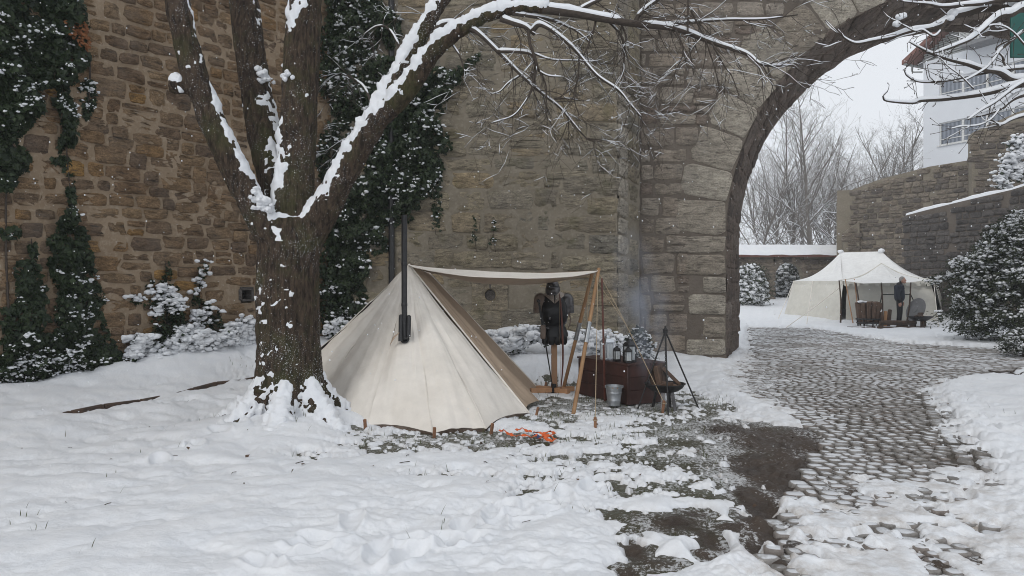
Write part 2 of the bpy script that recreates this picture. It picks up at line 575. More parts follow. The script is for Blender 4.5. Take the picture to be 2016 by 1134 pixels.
STONE_S = stone_mat('soffit_stone', [(0, (0.11, 0.085, 0.07)), (0.4, (0.21, 0.165, 0.135)), (0.75, (0.15, 0.115, 0.095)), (1, (0.27, 0.225, 0.19))], strata=(0.8, 0.35, 0.8), dark=0.5)
STONE_R = stone_mat('terrace_stone', [(0, (0.22, 0.185, 0.15)), (0.35, (0.28, 0.235, 0.185)), (0.7, (0.14, 0.12, 0.105)), (1, (0.24, 0.195, 0.15))], dark=0.5)
STONE_D = stone_mat('wet_dark_stone', [(0, (0.10, 0.09, 0.085)), (0.5, (0.15, 0.135, 0.125)), (1, (0.075, 0.068, 0.065))], dark=0.5)
MORTAR_L = mortar_mat('brown_mortar', (0.32, 0.245, 0.17), (0.26, 0.19, 0.125), (0.41, 0.345, 0.265))
MORTAR_B = mortar_mat('grey_mortar', (0.235, 0.205, 0.16), (0.185, 0.16, 0.12), (0.29, 0.26, 0.215))
MORTAR_A = mortar_mat('dark_mortar', (0.12, 0.10, 0.083), (0.155, 0.132, 0.11), (0.10, 0.085, 0.07))

def bark_mat(name, c1, c2, moss=0.5, speck=0.0):
    m, nt, b = new_mat(name)
    p = pos(nt)
    v = nd(nt, 'Mapping', Vector=p, Scale=(1, 1, 0.22)).outputs[0]
    n1, n2 = tex(nt, v, 26, 5, 0.7), tex(nt, v, 70, 4)
    col = mixc(nt, ramp(nt, n1, [(0.38, 0), (0.62, 1)]), c1, c2)
    if moss:
        f = math_(nt, 'MULTIPLY', ramp(nt, tex(nt, p, 2.3, 5, 0.7), [(0.47, 0), (0.66, 1)]), moss)
        col = mixc(nt, f, col, (0.06, 0.065, 0.022))
    if speck:
        s = math_(nt, 'ADD', tex(nt, p, 75, 3, 0.7), math_(nt, 'MULTIPLY', tex(nt, p, 2.0, 3), 0.35))
        col = mixc(nt, ramp(nt, s, [(0.86 - speck, 0), (0.92 - speck, 0.9)]), col, (0.78, 0.8, 0.83))
    nt.links.new(col, b.inputs['Base Color'])
    b.inputs['Roughness'].default_value = 0.9
    b.inputs['Specular IOR Level'].default_value = 0.25
    bump(nt, b, math_(nt, 'ADD', n1, math_(nt, 'MULTIPLY', n2, 0.4)), 1.0, 0.03)
    return m
BARK = bark_mat('bark', (0.018, 0.013, 0.009), (0.082, 0.057, 0.039), 0.6, 0.05)
TWIG = simple('twig_bark', (0.035, 0.026, 0.02), (0.065, 0.05, 0.038), 30, 0.85, obj_space=False)
FARBARK = simple('grey_bark', (0.135, 0.12, 0.105), (0.21, 0.19, 0.17), 5, 0.9, obj_space=False, bstr=0)

def leaf_mat(name, c1, c2, rough=0.4, top_snow=None):
    m, nt, b = new_mat(name)
    r = nd(nt, 'NewGeometry').outputs['Random Per Island']
    col = mixc(nt, r, c1, c2)
    if top_snow is not None:
        col, f = snow_on_top(nt, col, top_snow, 0.12, 4)
    nt.links.new(col, b.inputs['Base Color'])
    b.inputs['Roughness'].default_value = rough
    b.inputs['Specular IOR Level'].default_value = 0.22
    return m
IVY = leaf_mat('ivy_leaf', (0.009, 0.018, 0.009), (0.032, 0.048, 0.020))
DRYLEAF = leaf_mat('dry_leaf', (0.16, 0.06, 0.025), (0.24, 0.10, 0.04), 0.7)
YEW = leaf_mat('yew_needles', (0.018, 0.026, 0.013), (0.05, 0.06, 0.03), 0.6)
GRASS = leaf_mat('grass_blade', (0.05, 0.07, 0.018), (0.10, 0.10, 0.035), 0.7)

def canvas_mat(name, c1, c2, trans=0.0):
    m, nt, b = new_mat(name)
    p = pos(nt)
    n0, n1, n2 = tex(nt, p, 1.6, 5, 0.6), tex(nt, p, 7, 5), tex(nt, p, 260, 2)
    col = mixc(nt, ramp(nt, n0, [(0.35, 0), (0.7, 1)]), c1, c2)
    col = mixc(nt, 1.0, col, ramp(nt, n1, [(0.3, 0.93), (0.7, 1.04)]), 'MULTIPLY')
    dr = nd(nt, 'Mapping', Vector=p, Scale=(1, 1, .35)).outputs[0]
    col = mixc(nt, ramp(nt, tex(nt, dr, 4.5, 6, 0.7), [(.55, 0), (.78, .20)]), col, tuple(x * .78 for x in c2))
    nt.links.new(col, b.inputs['Base Color'])
    b.inputs['Roughness'].default_value = 0.85
    b.inputs['Specular IOR Level'].default_value = 0.2
    bump(nt, b, math_(nt, 'ADD', math_(nt, 'MULTIPLY', n1, 0.8), math_(nt, 'MULTIPLY', n2, 0.1)), 0.35, 0.02)
    return m
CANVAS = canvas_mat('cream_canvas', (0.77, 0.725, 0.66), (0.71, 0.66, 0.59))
CANVAS_SHADE = canvas_mat('shaded_canvas', (0.46, 0.36, 0.27), (0.38, 0.29, 0.215))  # cream canvas browned, with the shade under the awning put into its colour
CANVAS_W = canvas_mat('white_canvas', (0.77, 0.77, 0.755), (0.72, 0.715, 0.70))
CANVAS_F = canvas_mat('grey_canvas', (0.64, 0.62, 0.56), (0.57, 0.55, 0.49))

WOOD_POLE = simple('pole_wood', (0.36, 0.21, 0.10), (0.24, 0.13, 0.06), 9, 0.6, 60, 0.3, stretch=(1, 1, 0.15))
WOOD_PALE = simple('pale_wood', (0.46, 0.26, 0.14), (0.34, 0.18, 0.09), 9, 0.7, 50, 0.3)
WOOD_POST = simple('post_wood', (0.36, 0.21, 0.12), (0.25, 0.14, 0.08), 8, 0.65, 50, 0.3, stretch=(1, 1, 0.2))
WOOD_DARK = simple('stained_wood', (0.060, 0.021, 0.015), (0.033, 0.013, 0.010), 7, 0.55, 40, 0.35, stretch=(1, 1, 0.4), rand=0.25)
WOOD_OLD = simple('old_wood', (0.14, 0.085, 0.055), (0.065, 0.042, 0.03), 10, 0.85, 40, 0.5, rand=0.3)
RED_STAFF = simple('red_brown_wood', (0.12, 0.035, 0.02), (0.075, 0.022, 0.014), 12, 0.5)
IRON = simple('black_iron', (0.012, 0.012, 0.013), (0.022, 0.02, 0.019), 20, 0.5, 60, 0.3, spec=0.4)
PIPE = simple('black_steel_pipe', (0.010, 0.010, 0.011), (0.02, 0.02, 0.021), 12, 0.45)
STEEL_DARK = simple('dark_plate_steel', (0.13, 0.125, 0.125), (0.07, 0.068, 0.07), 9, 0.38, 60, 0.15, metal=0.85)
STEEL_BLACK = simple('black_plate', (0.006, 0.006, 0.007), (0.012, 0.012, 0.013), 9, 0.32, 40, 0.15, spec=0.3)
LEATHER = simple('brown_leather', (0.17, 0.125, 0.095), (0.10, 0.072, 0.055), 10, 0.6, 50, 0.3)
MAIL = simple('mail_collar', (0.34, 0.29, 0.25), (0.2, 0.17, 0.145), 60, 0.5, 150, 0.6, metal=0.4)
GALV = simple('galvanised_steel', (0.52, 0.54, 0.56), (0.36, 0.38, 0.40), 14, 0.35, 30, 0.1, metal=0.9)
SILVER = simple('polished_steel', (0.68, 0.71, 0.74), (0.55, 0.58, 0.62), 10, 0.25, 30, 0.05, metal=0.85)
ROPE = simple('hemp_rope', (0.42, 0.33, 0.22), (0.33, 0.25, 0.16), 40, 0.9)
PEGWOOD = simple('peg_wood', (0.26, 0.13, 0.07), (0.17, 0.085, 0.045), 20, 0.8)
CHAR = simple('charred_wood', (0.035, 0.026, 0.021), (0.10, 0.06, 0.04), 8, 0.9, 40, 0.6)
ORANGE = simple('orange_strap', (0.75, 0.14, 0.025), (0.60, 0.10, 0.02), 20, 0.55)
BLUE = simple('blue_strap', (0.03, 0.07, 0.20), None, 20, 0.5)
def glass_mat():
    m, nt, b = new_mat('lantern_glass')
    b.inputs['Base Color'].default_value = (0.85, 0.9, 0.92, 1)
    b.inputs['Roughness'].default_value = 0.08
    b.inputs['Alpha'].default_value = 0.35
    return m
GLASS = glass_mat()
CANDLE = simple('candle_wax', (0.75, 0.72, 0.62), None, 5, 0.5)
WHITEWALL = simple('white_render', (0.70, 0.72, 0.75), (0.66, 0.68, 0.71), 0.6, 0.9, 20, 0.1, obj_space=False)
WINFRAME = simple('window_frame', (0.72, 0.72, 0.70), None, 5, 0.5, obj_space=False)
def pane_mat():
    m, nt, b = new_mat('window_pane')
    p = pos(nt)
    t = nd(nt, 'TexWave', Vector=p, Scale=2.2, Distortion=1.0).outputs[0]
    col = mixc(nt, ramp(nt, t, [(0.3, 0), (0.7, 1)]), (0.10, 0.12, 0.15), (0.20, 0.22, 0.26))
    nt.links.new(col, b.inputs['Base Color'])
    b.inputs['Roughness'].default_value = 0.06
    b.inputs['Specular IOR Level'].default_value = 0.9
    return m
PANE = pane_mat()
ROOFRED = simple('red_roof_tile', (0.20, 0.085, 0.06), (0.14, 0.06, 0.045), 8, 0.8, obj_space=False)
LOUVRE = simple('grey_louvre', (0.33, 0.34, 0.33), (0.27, 0.28, 0.27), 6, 0.6, obj_space=False)
CONCRETE = simple('grey_concrete', (0.22, 0.22, 0.225), (0.16, 0.16, 0.165), 4, 0.9, obj_space=False)
GREEN = simple('green_board', (0.006, 0.085, 0.07), (0.005, 0.07, 0.058), 3, 0.45)
NAVY = simple('navy_cloth', (0.016, 0.022, 0.036), (0.010, 0.014, 0.024), 12, 0.85)
TROUSER = simple('dark_trousers', (0.013, 0.014, 0.017), None, 12, 0.9)
SKIN = simple('skin', (0.46, 0.27, 0.20), (0.40, 0.22, 0.16), 10, 0.6)
HAIR = simple('grey_hair', (0.30, 0.29, 0.28), (0.22, 0.21, 0.2), 30, 0.8)

# ------------------------------------------------------------------ plan of the place
WL0 = np.array([-6.37, 9.2]); WLU = np.array([0.568, 0.823]); WLN = np.array([0.823, -0.568])
BUT_Y, ARCH_Y = 13.6, 15.3                  # front planes of the buttress and of the bridge wall
SKEW = 0.40                                 # the passage runs obliquely: x shift per metre of depth
BUT_X1 = (1217 - 1008) / F * BUT_Y
ARCH_CX, ARCH_CZ, ARCH_R, ARCH_T = 9.6, 2.6, 5.17, 2.8
TREE = np.array([-2.46, 8.2])

def hz(X, Y):
    """height of the bare ground"""
    X, Y = np.asarray(X, float), np.asarray(Y, float)
    dL = (X - WL0[0]) * WLN[0] + (Y - WL0[1]) * WLN[1]
    s = (X - WL0[0]) * WLU[0] + (Y - WL0[1]) * WLU[1]
    inl = sstep(7.5, 5.5, s)
    z = inl * (0.20 * sstep(3.4, 0.9, dL) + (0.10 + 0.26 * sstep(0, 2.6, s)) * sstep(1.15, 0.05, dL))
    b = np.clip((2.6 - (BUT_Y - Y)) / 2.4, 0, 1) ** 1.3 * sstep(2.35, 1.5, X) * sstep(-3.4, -1.0, X)
    z = np.maximum(z, (0.62 + 0.16 * fbm2(X, Y, 0.8, 3, 35)) * b)
    z = np.maximum(z, 0.16 * sstep(2.0, 0.0, ARCH_Y - Y) * sstep(4.4, 3.2, X) * sstep(0.5, 1.5, X))
    z = z + 0.25 * sstep(27, 35, Y) + 0.40 * sstep(35, 50, Y) + 0.02 * np.clip(Y - 60, 0, 60)
    z = z + 0.14 * sstep(0, 2.0, X - np.interp(Y, [0, 5.7, 8.6, 11, 12.5, 40], [3.9, 4.1, 5.5, 6.7, 9.5, 12])) * sstep(26, 20, Y) * sstep(12.8, 11.5, Y)
    r = np.hypot((X - TREE[0]), (Y - TREE[1] + 0.15))
    z = z + 0.20 * np.exp(-(r / 0.75) ** 2)
    return z

def gpx(px, py):
    p = ground_at(px, py)
    return p[0], p[1]

PATH_L = [gpx(*p) for p in [(1250, 1300), (1430, 1134), (1500, 1000), (1545, 920), (1600, 870), (1560, 832), (1490, 800), (1420, 765), (1420, 730), (1452, 705), (1466, 690), (1468, 645)]]
PATH_R = [gpx(*p) for p in [(2300, 1300), (2100, 1134), (1998, 975), (1962, 905), (1892, 830), (1860, 772), (1868, 752), (2016, 735), (2100, 715), (2030, 690), (1790, 676), (1600, 646)]]
PATH_POLY = np.array(PATH_L + PATH_R[::-1])

def in_poly(x, y, poly):
    x, y = np.asarray(x, float), np.asarray(y, float)
    r = np.zeros(x.shape, bool)
    n = len(poly)
    for i in range(n):
        x1, y1 = poly[i]; x2, y2 = poly[(i + 1) % n]
        c = (y1 > y) != (y2 > y)
        with np.errstate(divide='ignore', invalid='ignore'):
            r ^= c & (x < (x2 - x1) * (y - y1) / (y2 - y1 + 1e-12) + x1)
    return r

def poly_dist(x, y, poly):
    """signed distance, positive inside"""
    d = np.full(np.shape(x), 1e9)
    n = len(poly)
    for i in range(n):
        a, b = np.array(poly[i]), np.array(poly[(i + 1) % n])
        ab = b - a
        t = np.clip(((x - a[0]) * ab[0] + (y - a[1]) * ab[1]) / (ab @ ab + 1e-12), 0, 1)
        d = np.minimum(d, np.hypot(x - a[0] - ab[0] * t, y - a[1] - ab[1] * t))
    return np.where(in_poly(x, y, poly), d, -d)

def spots(X, Y, lst):
    """soft patches on the ground, given by the photo pixel of their centre"""
    r = np.zeros(np.shape(X))
    for px, py, rx, ry, w in lst:
        cx, cy = gpx(px, py)
        ax = rx / F * cy
        ay = 0.5 * (EYE * F / max(py - ry - 560, 4) - EYE * F / (py + ry - 560))
        q = ((X - cx) / ax) ** 2 + ((Y - cy) / ay) ** 2
        r = np.maximum(r, w * np.exp(-q * 0.9))
    return r

MUD = [(1530, 870, 118, 46, 1), (1440, 845, 70, 16, .9), (1510, 925, 88, 52, 1), (1570, 905, 60, 40, 1), (1490, 985, 42, 46, 1), (1500, 1040, 38, 46, .9), (1515, 1100, 38, 50, .85), (1525, 1180, 40, 50, .8),
       (1330, 1032, 74, 22, .78), (1250, 1082, 34, 34, .82), (1290, 1112, 66, 16, .72), (1235, 1128, 30, 20, .8), (1395, 1062, 36, 32, .75), (1385, 1095, 26, 16, .8), (1440, 1040, 40, 12, .9),
       (1370, 1010, 40, 12, .8), (1890, 1085, 22, 16, .9), (1945, 1043, 38, 12, .85), (1850, 1115, 20, 30, .75), (1700, 1085, 50, 10, .7), (1560, 985, 40, 16, .6), (1650, 985, 50, 10, .55), (1760, 1045, 70, 12, .6), (1850, 990, 40, 12, .5)]
THIN = [(1180, 800, 190, 26, .8), (1100, 825, 90, 18, .75), (1260, 808, 120, 18, .75), (1330, 850, 130, 22, .7), (1290, 885, 80, 10, .7), (820, 868, 160, 14, .72), (960, 862, 120, 18, .72), (1090, 770, 60, 12, .7),
        (1380, 790, 60, 22, .6), (1150, 870, 120, 12, .55), (1220, 940, 90, 25, .42), (1050, 960, 90, 18, .36), (850, 935, 90, 10, .4), (1330, 960, 80, 22, .5), (1090, 905, 160, 14, .45), (620, 900, 90, 8, .45),
        (700, 860, 60, 10, .6), (760, 885, 130, 14, .55), (930, 880, 170, 16, .62), (1130, 905, 170, 18, .58), (1320, 900, 120, 26, .6), (1050, 940, 140, 14, .42), (560, 860, 90, 8, .4), (1400, 930, 60, 24, .55), (1250, 970, 90, 16, .45), (430, 840, 60, 8, .4), (480, 770, 60, 10, .3), (250, 880, 60, 5, .2), (980, 1050, 90, 14, .25), (700, 1060, 60, 8, .2), (1180, 1010, 60, 20, .35), (1010, 890, 80, 8, .5), (1600, 900, 40, 40, .5)]
def gpx2(px, py):
    d = EYE * F / (py - 560.0)
    for _ in range(25):
        x = (px - 1008) / F * d
        d = 0.5 * d + 0.5 * (EYE - float(hz(x, d)) - .05) * F / (py - 560.0)
    return (px - 1008) / F * d, d
BED = np.array([gpx2(*p) for p in [(40, 829), (150, 808), (250, 790), (350, 771), (430, 754), (510, 741)]])

def line_dist(X, Y, L):
    d = np.full(np.shape(X), 1e9)
    for a, b in zip(L[:-1], L[1:]):
        ab = b - a
        t = np.clip(((X - a[0]) * ab[0] + (Y - a[1]) * ab[1]) / (ab @ ab), 0, 1)
        d = np.minimum(d, np.hypot(X - a[0] - ab[0] * t, Y - a[1] - ab[1] * t))
    return d

def fields(X, Y):
    mud = spots(X, Y, MUD)
    thin = spots(X, Y, THIN)
    pd = poly_dist(X, Y, PATH_POLY)
    return mud, thin, pd

# clear part of the paving: deep snow lies on the near end of it
def path_clear(X, Y):
    """0 = under snow ... 1 = swept by wheels"""
    u = fbm2(X, Y * 0.8, 1.6, 3, 41)
    near = sstep(4.3, 7.0, Y + 0.75 * u - 0.42 * (X - 3.0))
    far = sstep(24, 20, Y) * 0.25 + 0.75
    leftp = sstep(0.0, 1.2, X - np.interp(Y, [6, 9.5, 11, 13, 15, 17, 20], [2.4, 3.2, 3.3, 4.2, 4.6, 4.9, 5.2]))
    return near * far * leftp

# ------------------------------------------------------------------ ground sheets
def fan(colstep, rowstep):
    a = np.arange(-940, 941, colstep) / F * 1.12
    ang = np.arctan(a)
    side = np.linspace(ang[-1], math.pi, 26)[1:]
    ang = np.concatenate([-side[::-1], ang, side[:-1]])
    ypx = np.arange(1150, 628, -rowstep)
    r = np.concatenate([np.linspace(0.3, 3.7, 14), EYE * F / (ypx - 560.0), np.geomspace(36, 280, 50)])
    A, R = np.meshgrid(ang, r, indexing='xy')
    X, Y = R * np.sin(A), R * np.cos(A)
    nr, nc = X.shape
    i, j = np.meshgrid(np.arange(nr - 1), np.arange(nc), indexing='ij')
    p, q = i * nc + j, i * nc + (j + 1) % nc
    q4 = np.stack([p, q, q + nc, p + nc], -1).reshape(-1, 4)
    return X.ravel(), Y.ravel(), q4

X, Y, q = fan(3.6, 2.6)
mud, thin, pd = fields(X, Y)
Z = hz(X, Y)
Z += 0.012 * fbm2(X, Y, 0.30, 4, 5) + mud * (0.045 * fbm2(X, Y, 0.35, 3, 6) + 0.035 * np.abs(fbm2(X, Y, 0.11, 3, 8)) - 0.03)
Z -= 0.006 * sstep(-0.05, 0.1, pd)
Z -= 0.05 * np.exp(-(line_dist(X, Y, BED) / 0.07) ** 2)
solo('ground', (np.stack([X, Y, Z], 1), [q]), EARTH, kind='structure', attrs={'mud': np.clip(mud * 1.3 + 0.75 * sstep(-0.2, 0.1, pd), 0, 1), 'slush': np.clip(1.2 * thin + 0.8 * np.exp(-((mud - 0.4) / 0.25) ** 2) + 0.02 * mud, 0, 1)})

def snow_height(X, Y):
    """(height of the snow surface, dirt) - below the ground where the snow has gone"""
    mud, thin, pd = fields(X, Y)
    g = hz(X, Y)
    far = sstep(30, 16, Y)
    n_l = fbm2(X, Y, 1.1, 3, 21)
    n_m = fbm2(X, Y, 0.36, 3, 22)
    n_s = fbm2(X, Y, 0.11, 3, 23)
    n_t = fbm2(X, Y, 0.05, 2, 27)
    tr = np.clip(0.5 + 0.9 * thin + mud + 0.55 * sstep(-2.2, 0.5, X) * sstep(11, 7, Y), 0, 1.2)   # trodden
    n_b = fbm2(X, Y * 1.25, 0.55, 3, 29)
    T = 0.060 + 0.024 * n_l + 0.060 * np.abs(n_b) + 0.013 * n_m
    T = T + tr * (0.016 * n_m + 0.015 * n_s + 0.010 * n_t)
    # loss where the snow is thin, torn by noise into patches
    n_u = fbm2(X, Y, 0.024, 1, 28)
    thin = np.clip(thin * 1.25, 0, 1)
    T = T - 0.012 * sstep(-3.0, 0.5, X) * sstep(12, 9, Y) - thin * (0.140 + 0.07 * n_m + 0.11 * n_s + 0.11 * n_t + 0.04 * n_u)
    mk = np.clip(mud * 1.25, 0, 1.2)
    mf = 1 - 0.85 * sstep(0.55, 0.85, mud)
    T = T - mk * (0.185 + mf * (0.13 * n_m + 0.12 * n_s + 0.06 * n_t))
    T = T + 0.025 * np.exp(-((mud - 0.28) / 0.12) ** 2) * (0.6 + n_m)
    # paving
    w = sstep(-0.12, 0.18, pd)
    cl = path_clear(X, Y)
    cl = cl * (1 - 0.75 * sstep(0.55, 0.1, pd) * sstep(-0.1, 0.35, n_s + 0.6 * n_m))
    Tp = 0.034 + 0.022 * sstep(6.6, 5.0, Y) + 0.030 * n_m + 0.030 * n_s + 0.014 * n_t + 0.014 * n_l - mk * 0.10 - cl * (0.088 + 0.02 * n_l)
    edge = 0.03 * sstep(0.35, 0.0, pd) * sstep(-0.6, 0, pd)
    T = T * (1 - w) + w * Tp
    T = T + edge * (0.5 + n_s) * (1 - mk)
    # bed edge
    lb = (X - WL0[0]) * WLN[0] + (Y - WL0[1]) * WLN[1]
    bd = line_dist(X, Y, BED)
    T = T - np.exp(-(bd / 0.16) ** 2) * (0.06 + 0.02 * n_m + 0.02 * n_s)
    # drift lying round the tree
    r = np.hypot(X - TREE[0], Y - TREE[1] + 0.15)
    T = T + np.exp(-(r / 0.85) ** 2) * (0.07 + 0.03 * n_s + 0.02 * n_m)
    wall = (X - WL0[0]) * WLN[0] + (Y - WL0[1]) * WLN[1]
    T = T + (0.05 + 0.05 * n_m) * sstep(1.3, 0.5, wall) * sstep(7, 5, (X - WL0[0]) * WLU[0] + (Y - WL0[1]) * WLU[1])
    bb = sstep(2.4, 0.8, BUT_Y - Y) * sstep(2.4, 1.7, X) * sstep(-3.4, -2, X) * sstep(13.9, 13.4, Y)
    T = T + bb * (0.08 + 0.09 * fbm2(X, Y, 0.5, 3, 33) + 0.03 * n_s)
    cap = 0.008 + 0.11 * (1 - np.clip(1.15 * thin + 0.8 * (mud > 0.12) * np.clip(mud * 1.6, 0, 1), 0, 1)) ** 1.5 + 0.022 * np.clip(mud * 2, 0, 1) * sstep(9, 6, Y)
    cap = cap * (1 - w) + w * (0.009 + 0.030 * sstep(8.0, 5.2, Y) + 0.05 * (1 - cl) * sstep(0.5, 0, pd))
    T = np.where(T > 0, cap * np.tanh(T / cap), T * 1.5 - 0.012)
    dirt = np.clip(0.75 * sstep(0.007, 0.0, T) * (thin + mud + w) + 0.9 * mud * (mud < 0.95) + 0.45 * thin + 0.55 * w * (1 - 0.7 * cl), 0, 1)
    return g + T, dirt, T

# footprints: a small dent with a raised rim
FEET = []
frng = np.random.default_rng(5)
for (x0, y0), (x1, y1), n in (((760, 1120), (1250, 950), 14), ((560, 1130), (700, 1050), 5), ((300, 900), (640, 830), 9), ((1010, 1010), (1100, 900), 5), ((330, 830), (500, 770), 6), ((1560, 1100), (1900, 1000), 10), ((1870, 790), (1990, 860), 6)):
    for t in np.linspace(0, 1, n):
        px, py = x0 + (x1 - x0) * t + frng.normal(0, 22), y0 + (y1 - y0) * t + frng.normal(0, 9)
        FEET.append((*gpx(px, max(py, 700)), frng.uniform(0, 3.1)))
def feet(X, Y):
    z = np.zeros(X.shape)
    for cx, cy, a in FEET:
        m = (abs(X - cx) < 0.4) & (abs(Y - cy) < 0.4)
        dx, dy = X[m] - cx, Y[m] - cy
        u, v = dx * math.cos(a) + dy * math.sin(a), -dx * math.sin(a) + dy * math.cos(a)
        r = np.sqrt((u / 0.15) ** 2 + (v / 0.065) ** 2)
        z[m] += -0.045 * np.exp(-r ** 4) + 0.018 * np.exp(-((r - 1.35) / 0.3) ** 2)
    return z

X, Y, q = fan(2.0, 1.4)
Z, dirt, T = snow_height(X, Y)
Z = Z + feet(X, Y)
solo('snow_cover', (np.stack([X, Y, Z], 1), [q]), SNOWG, kind='structure', attrs={'dirt': dirt})
del X, Y, Z, q, T, dirt, mud, thin, pd

# ------------------------------------------------------------------ cobbled path
def cobble_proto(i):
    r = np.random.default_rng(100 + i)
    n = 8
    ang = np.arange(n) * 2 * math.pi / n + math.pi / 8
    sx = np.sign(np.cos(ang)) * np.abs(np.cos(ang)) ** 0.6
    sy = np.sign(np.sin(ang)) * np.abs(np.sin(ang)) ** 0.6
    o = np.stack([sx, sy], 1) * 0.5 * (1 + r.normal(0, 0.085, (n, 1)))
    V = np.vstack([np.c_[o, np.full(n, -0.05)], np.c_[o * 0.99, np.full(n, 0.003)], np.c_[o * 0.90, 0.0125 + r.normal(0, .0015, n)], [[0, 0, 0.0145]]])
    fs = []
    for k in range(2):
        for j in range(n):
            fs.append([k * n + j, k * n + (j + 1) % n, (k + 1) * n + (j + 1) % n, (k + 1) * n + j])
    tri = [[2 * n + j, 2 * n + (j + 1) % n, 3 * n] for j in range(n)]
    return V, [np.array(fs), np.array(tri)]
CP = [cobble_proto(i) for i in range(8)]
path = thing('cobbled_path', None, None, (0, 0, 0))
path['kind'] = 'structure'
cob_me = [make_mesh('cobble', v, f, COBBLE) for v, f in CP]
stones = []
crng = np.random.default_rng(77)
y = 3.2
while y < 29.5:
    dy = (0.132 if y < 14 else 0.17) * crng.uniform(0.85, 1.18)
    x = -1.0 + crng.uniform(0, 0.1)
    while x < 14:
        w = crng.uniform(0.10, 0.175) if y < 14 else crng.uniform(0.15, 0.24)
        yy = y + 0.10 * math.sin((x - 3) * 0.9) + crng.normal(0, 0.014)
        stones.append((x + w / 2, yy, w - crng.uniform(0.006, 0.022), dy - crng.uniform(0.006, 0.026), crng.normal(0, 0.11), crng.integers(8)))
        x += w
    y += dy
stones = np.array(stones)
pdv = poly_dist(stones[:, 0], stones[:, 1], PATH_POLY)
# two rows of edging stones follow the right-hand edge
edge_pts = np.array([p for p in PATH_R[1:6]])
keep = (pdv > 0.12) & (line_dist(stones[:, 0], stones[:, 1], edge_pts) > 0.37)
stones = stones[keep]
ed = []
for row, off in ((0, -0.09), (1, -0.26)):
    L = np.r_[0, np.cumsum(np.linalg.norm(np.diff(edge_pts, axis=0), axis=1))]
    s = 0.0
    while s < L[-1] - 0.2:
        w = crng.uniform(0.19, 0.27)
        c = np.array([np.interp(s + w / 2, L, edge_pts[:, k]) for k in (0, 1)])
        e = np.array([np.interp(s + w / 2 + 0.1, L, edge_pts[:, k]) for k in (0, 1)]) - c
        a = math.atan2(e[1], e[0])
        nrm = np.array([-math.sin(a), math.cos(a)])
        if nrm[0] < 0: nrm = -nrm
        ed.append((*(c + nrm * off), w - 0.02, 0.15, a, crng.integers(8)))
        s += w
stones = np.vstack([stones, np.array(ed)])
zc = hz(stones[:, 0], stones[:, 1])
mudc = spots(stones[:, 0], stones[:, 1], MUD)
clr = path_clear(stones[:, 0], stones[:, 1]) * (mudc < 0.55)
pxs = 1008 + stones[:, 0] / stones[:, 1] * F
pys = 560 + EYE / stones[:, 1] * F
score = np.where((pxs > 0) & (pxs < 2010) & (pys < 1120) & (clr > 0.72), stones[:, 2] * stones[:, 3] / stones[:, 1] ** 3, -1)
order = np.argsort(-score)
top300 = order[:300]
rest = order[300:]
for k in top300:
    x, y, w, d, a, p = stones[k]
    o = link('cobble', cob_me[int(p)], path)
    o.matrix_basis = Matrix.Translation((x, y, zc[k] + crng.normal(0, 0.005))) @ Matrix.Rotation(a, 4, 'Z') @ Matrix.Rotation(crng.normal(0, 0.05), 4, 'X') @ Matrix.Rotation(crng.normal(0, 0.05), 4, 'Y') @ Matrix.Diagonal((w, d, 1, 1))
mb = MB()
for p in range(8):
    k = rest[stones[rest, 5].astype(int) == p]
    k = k[(pys[k] < 1200)]
    if not len(k): continue
    v, f = CP[p]
    c, s = np.cos(stones[k, 4])[:, None], np.sin(stones[k, 4])[:, None]
    lx, ly = v[None, :, 0] * stones[k, 2][:, None], v[None, :, 1] * stones[k, 3][:, None]
    W = np.stack([stones[k, 0][:, None] + lx * c - ly * s, stones[k, 1][:, None] + lx * s + ly * c, zc[k][:, None] + v[None, :, 2] + crng.normal(0, .005, (len(k), 1))], -1)
    offs = (np.arange(len(k)) * len(v))[:, None, None]
    mb.add(W.reshape(-1, 3), [(ff[None] + offs).reshape(-1, ff.shape[1]) for ff in f])
part('far_cobbles', mb, COBBLE, path, kind='stuff')

# low timber edging of the flower bed along the wall
be = thing('bed_edging', 'dark weathered edging along the bed at the foot of the left wall', 'edging', (BED[2][0], BED[2][1], 0))
er = np.random.default_rng(17)
Lb = np.r_[0, np.cumsum(np.linalg.norm(np.diff(BED, axis=0), axis=1))]
sb = 0.0
while sb < Lb[-1] - .2:
    w_ = er.uniform(.35, .6); e_ = []
    for t_ in (sb, min(sb + w_ - .01, Lb[-1])):
        x_, y_ = (np.interp(t_, Lb, BED[:, k_]) for k_ in (0, 1)); e_.append(np.array([x_, y_, float(hz(x_, y_)) + -0.032 + 0.06 * float(noise2(x_ * 2.2, y_ * 2.2, 5))]))
    mb = MB(); beam(mb, e_[0], e_[1], .06, .13, bev=.012); part('board', mb, CHAR, be); sb += w_

# ------------------------------------------------------------------ stone walls
def stone_proto(seed, n=12, rough=0.06, sq=0.42):
    r = np.random.default_rng(seed)
    ang = np.arange(n) * 2 * math.pi / n + r.uniform(0, 0.3)
    c, s = np.cos(ang), np.sin(ang)
    o = np.stack([np.sign(c) * np.abs(c) ** sq, np.sign(s) * np.abs(s) ** sq], 1) * 0.5
    o *= 1 + r.normal(0, rough, (n, 1))
    V = np.vstack([np.c_[o, np.full(n, -0.5)], np.c_[o * 0.985, 0.22 + r.normal(0, .06, n)], np.c_[o * 0.86, 0.42 + r.normal(0, .09, n)], np.c_[o * 0.45, 0.47 + r.normal(0, .12, n)], [[0, 0, 0.5]]])
    fs, tri = [], []
    for k in range(3):
        for j in range(n):
            fs.append([k * n + j, k * n + (j + 1) % n, (k + 1) * n + (j + 1) % n, (k + 1) * n + j])
    for j in range(n):
        tri.append([3 * n + j, 3 * n + (j + 1) % n, 4 * n])
    return V, [np.array(fs), np.array(tri)]
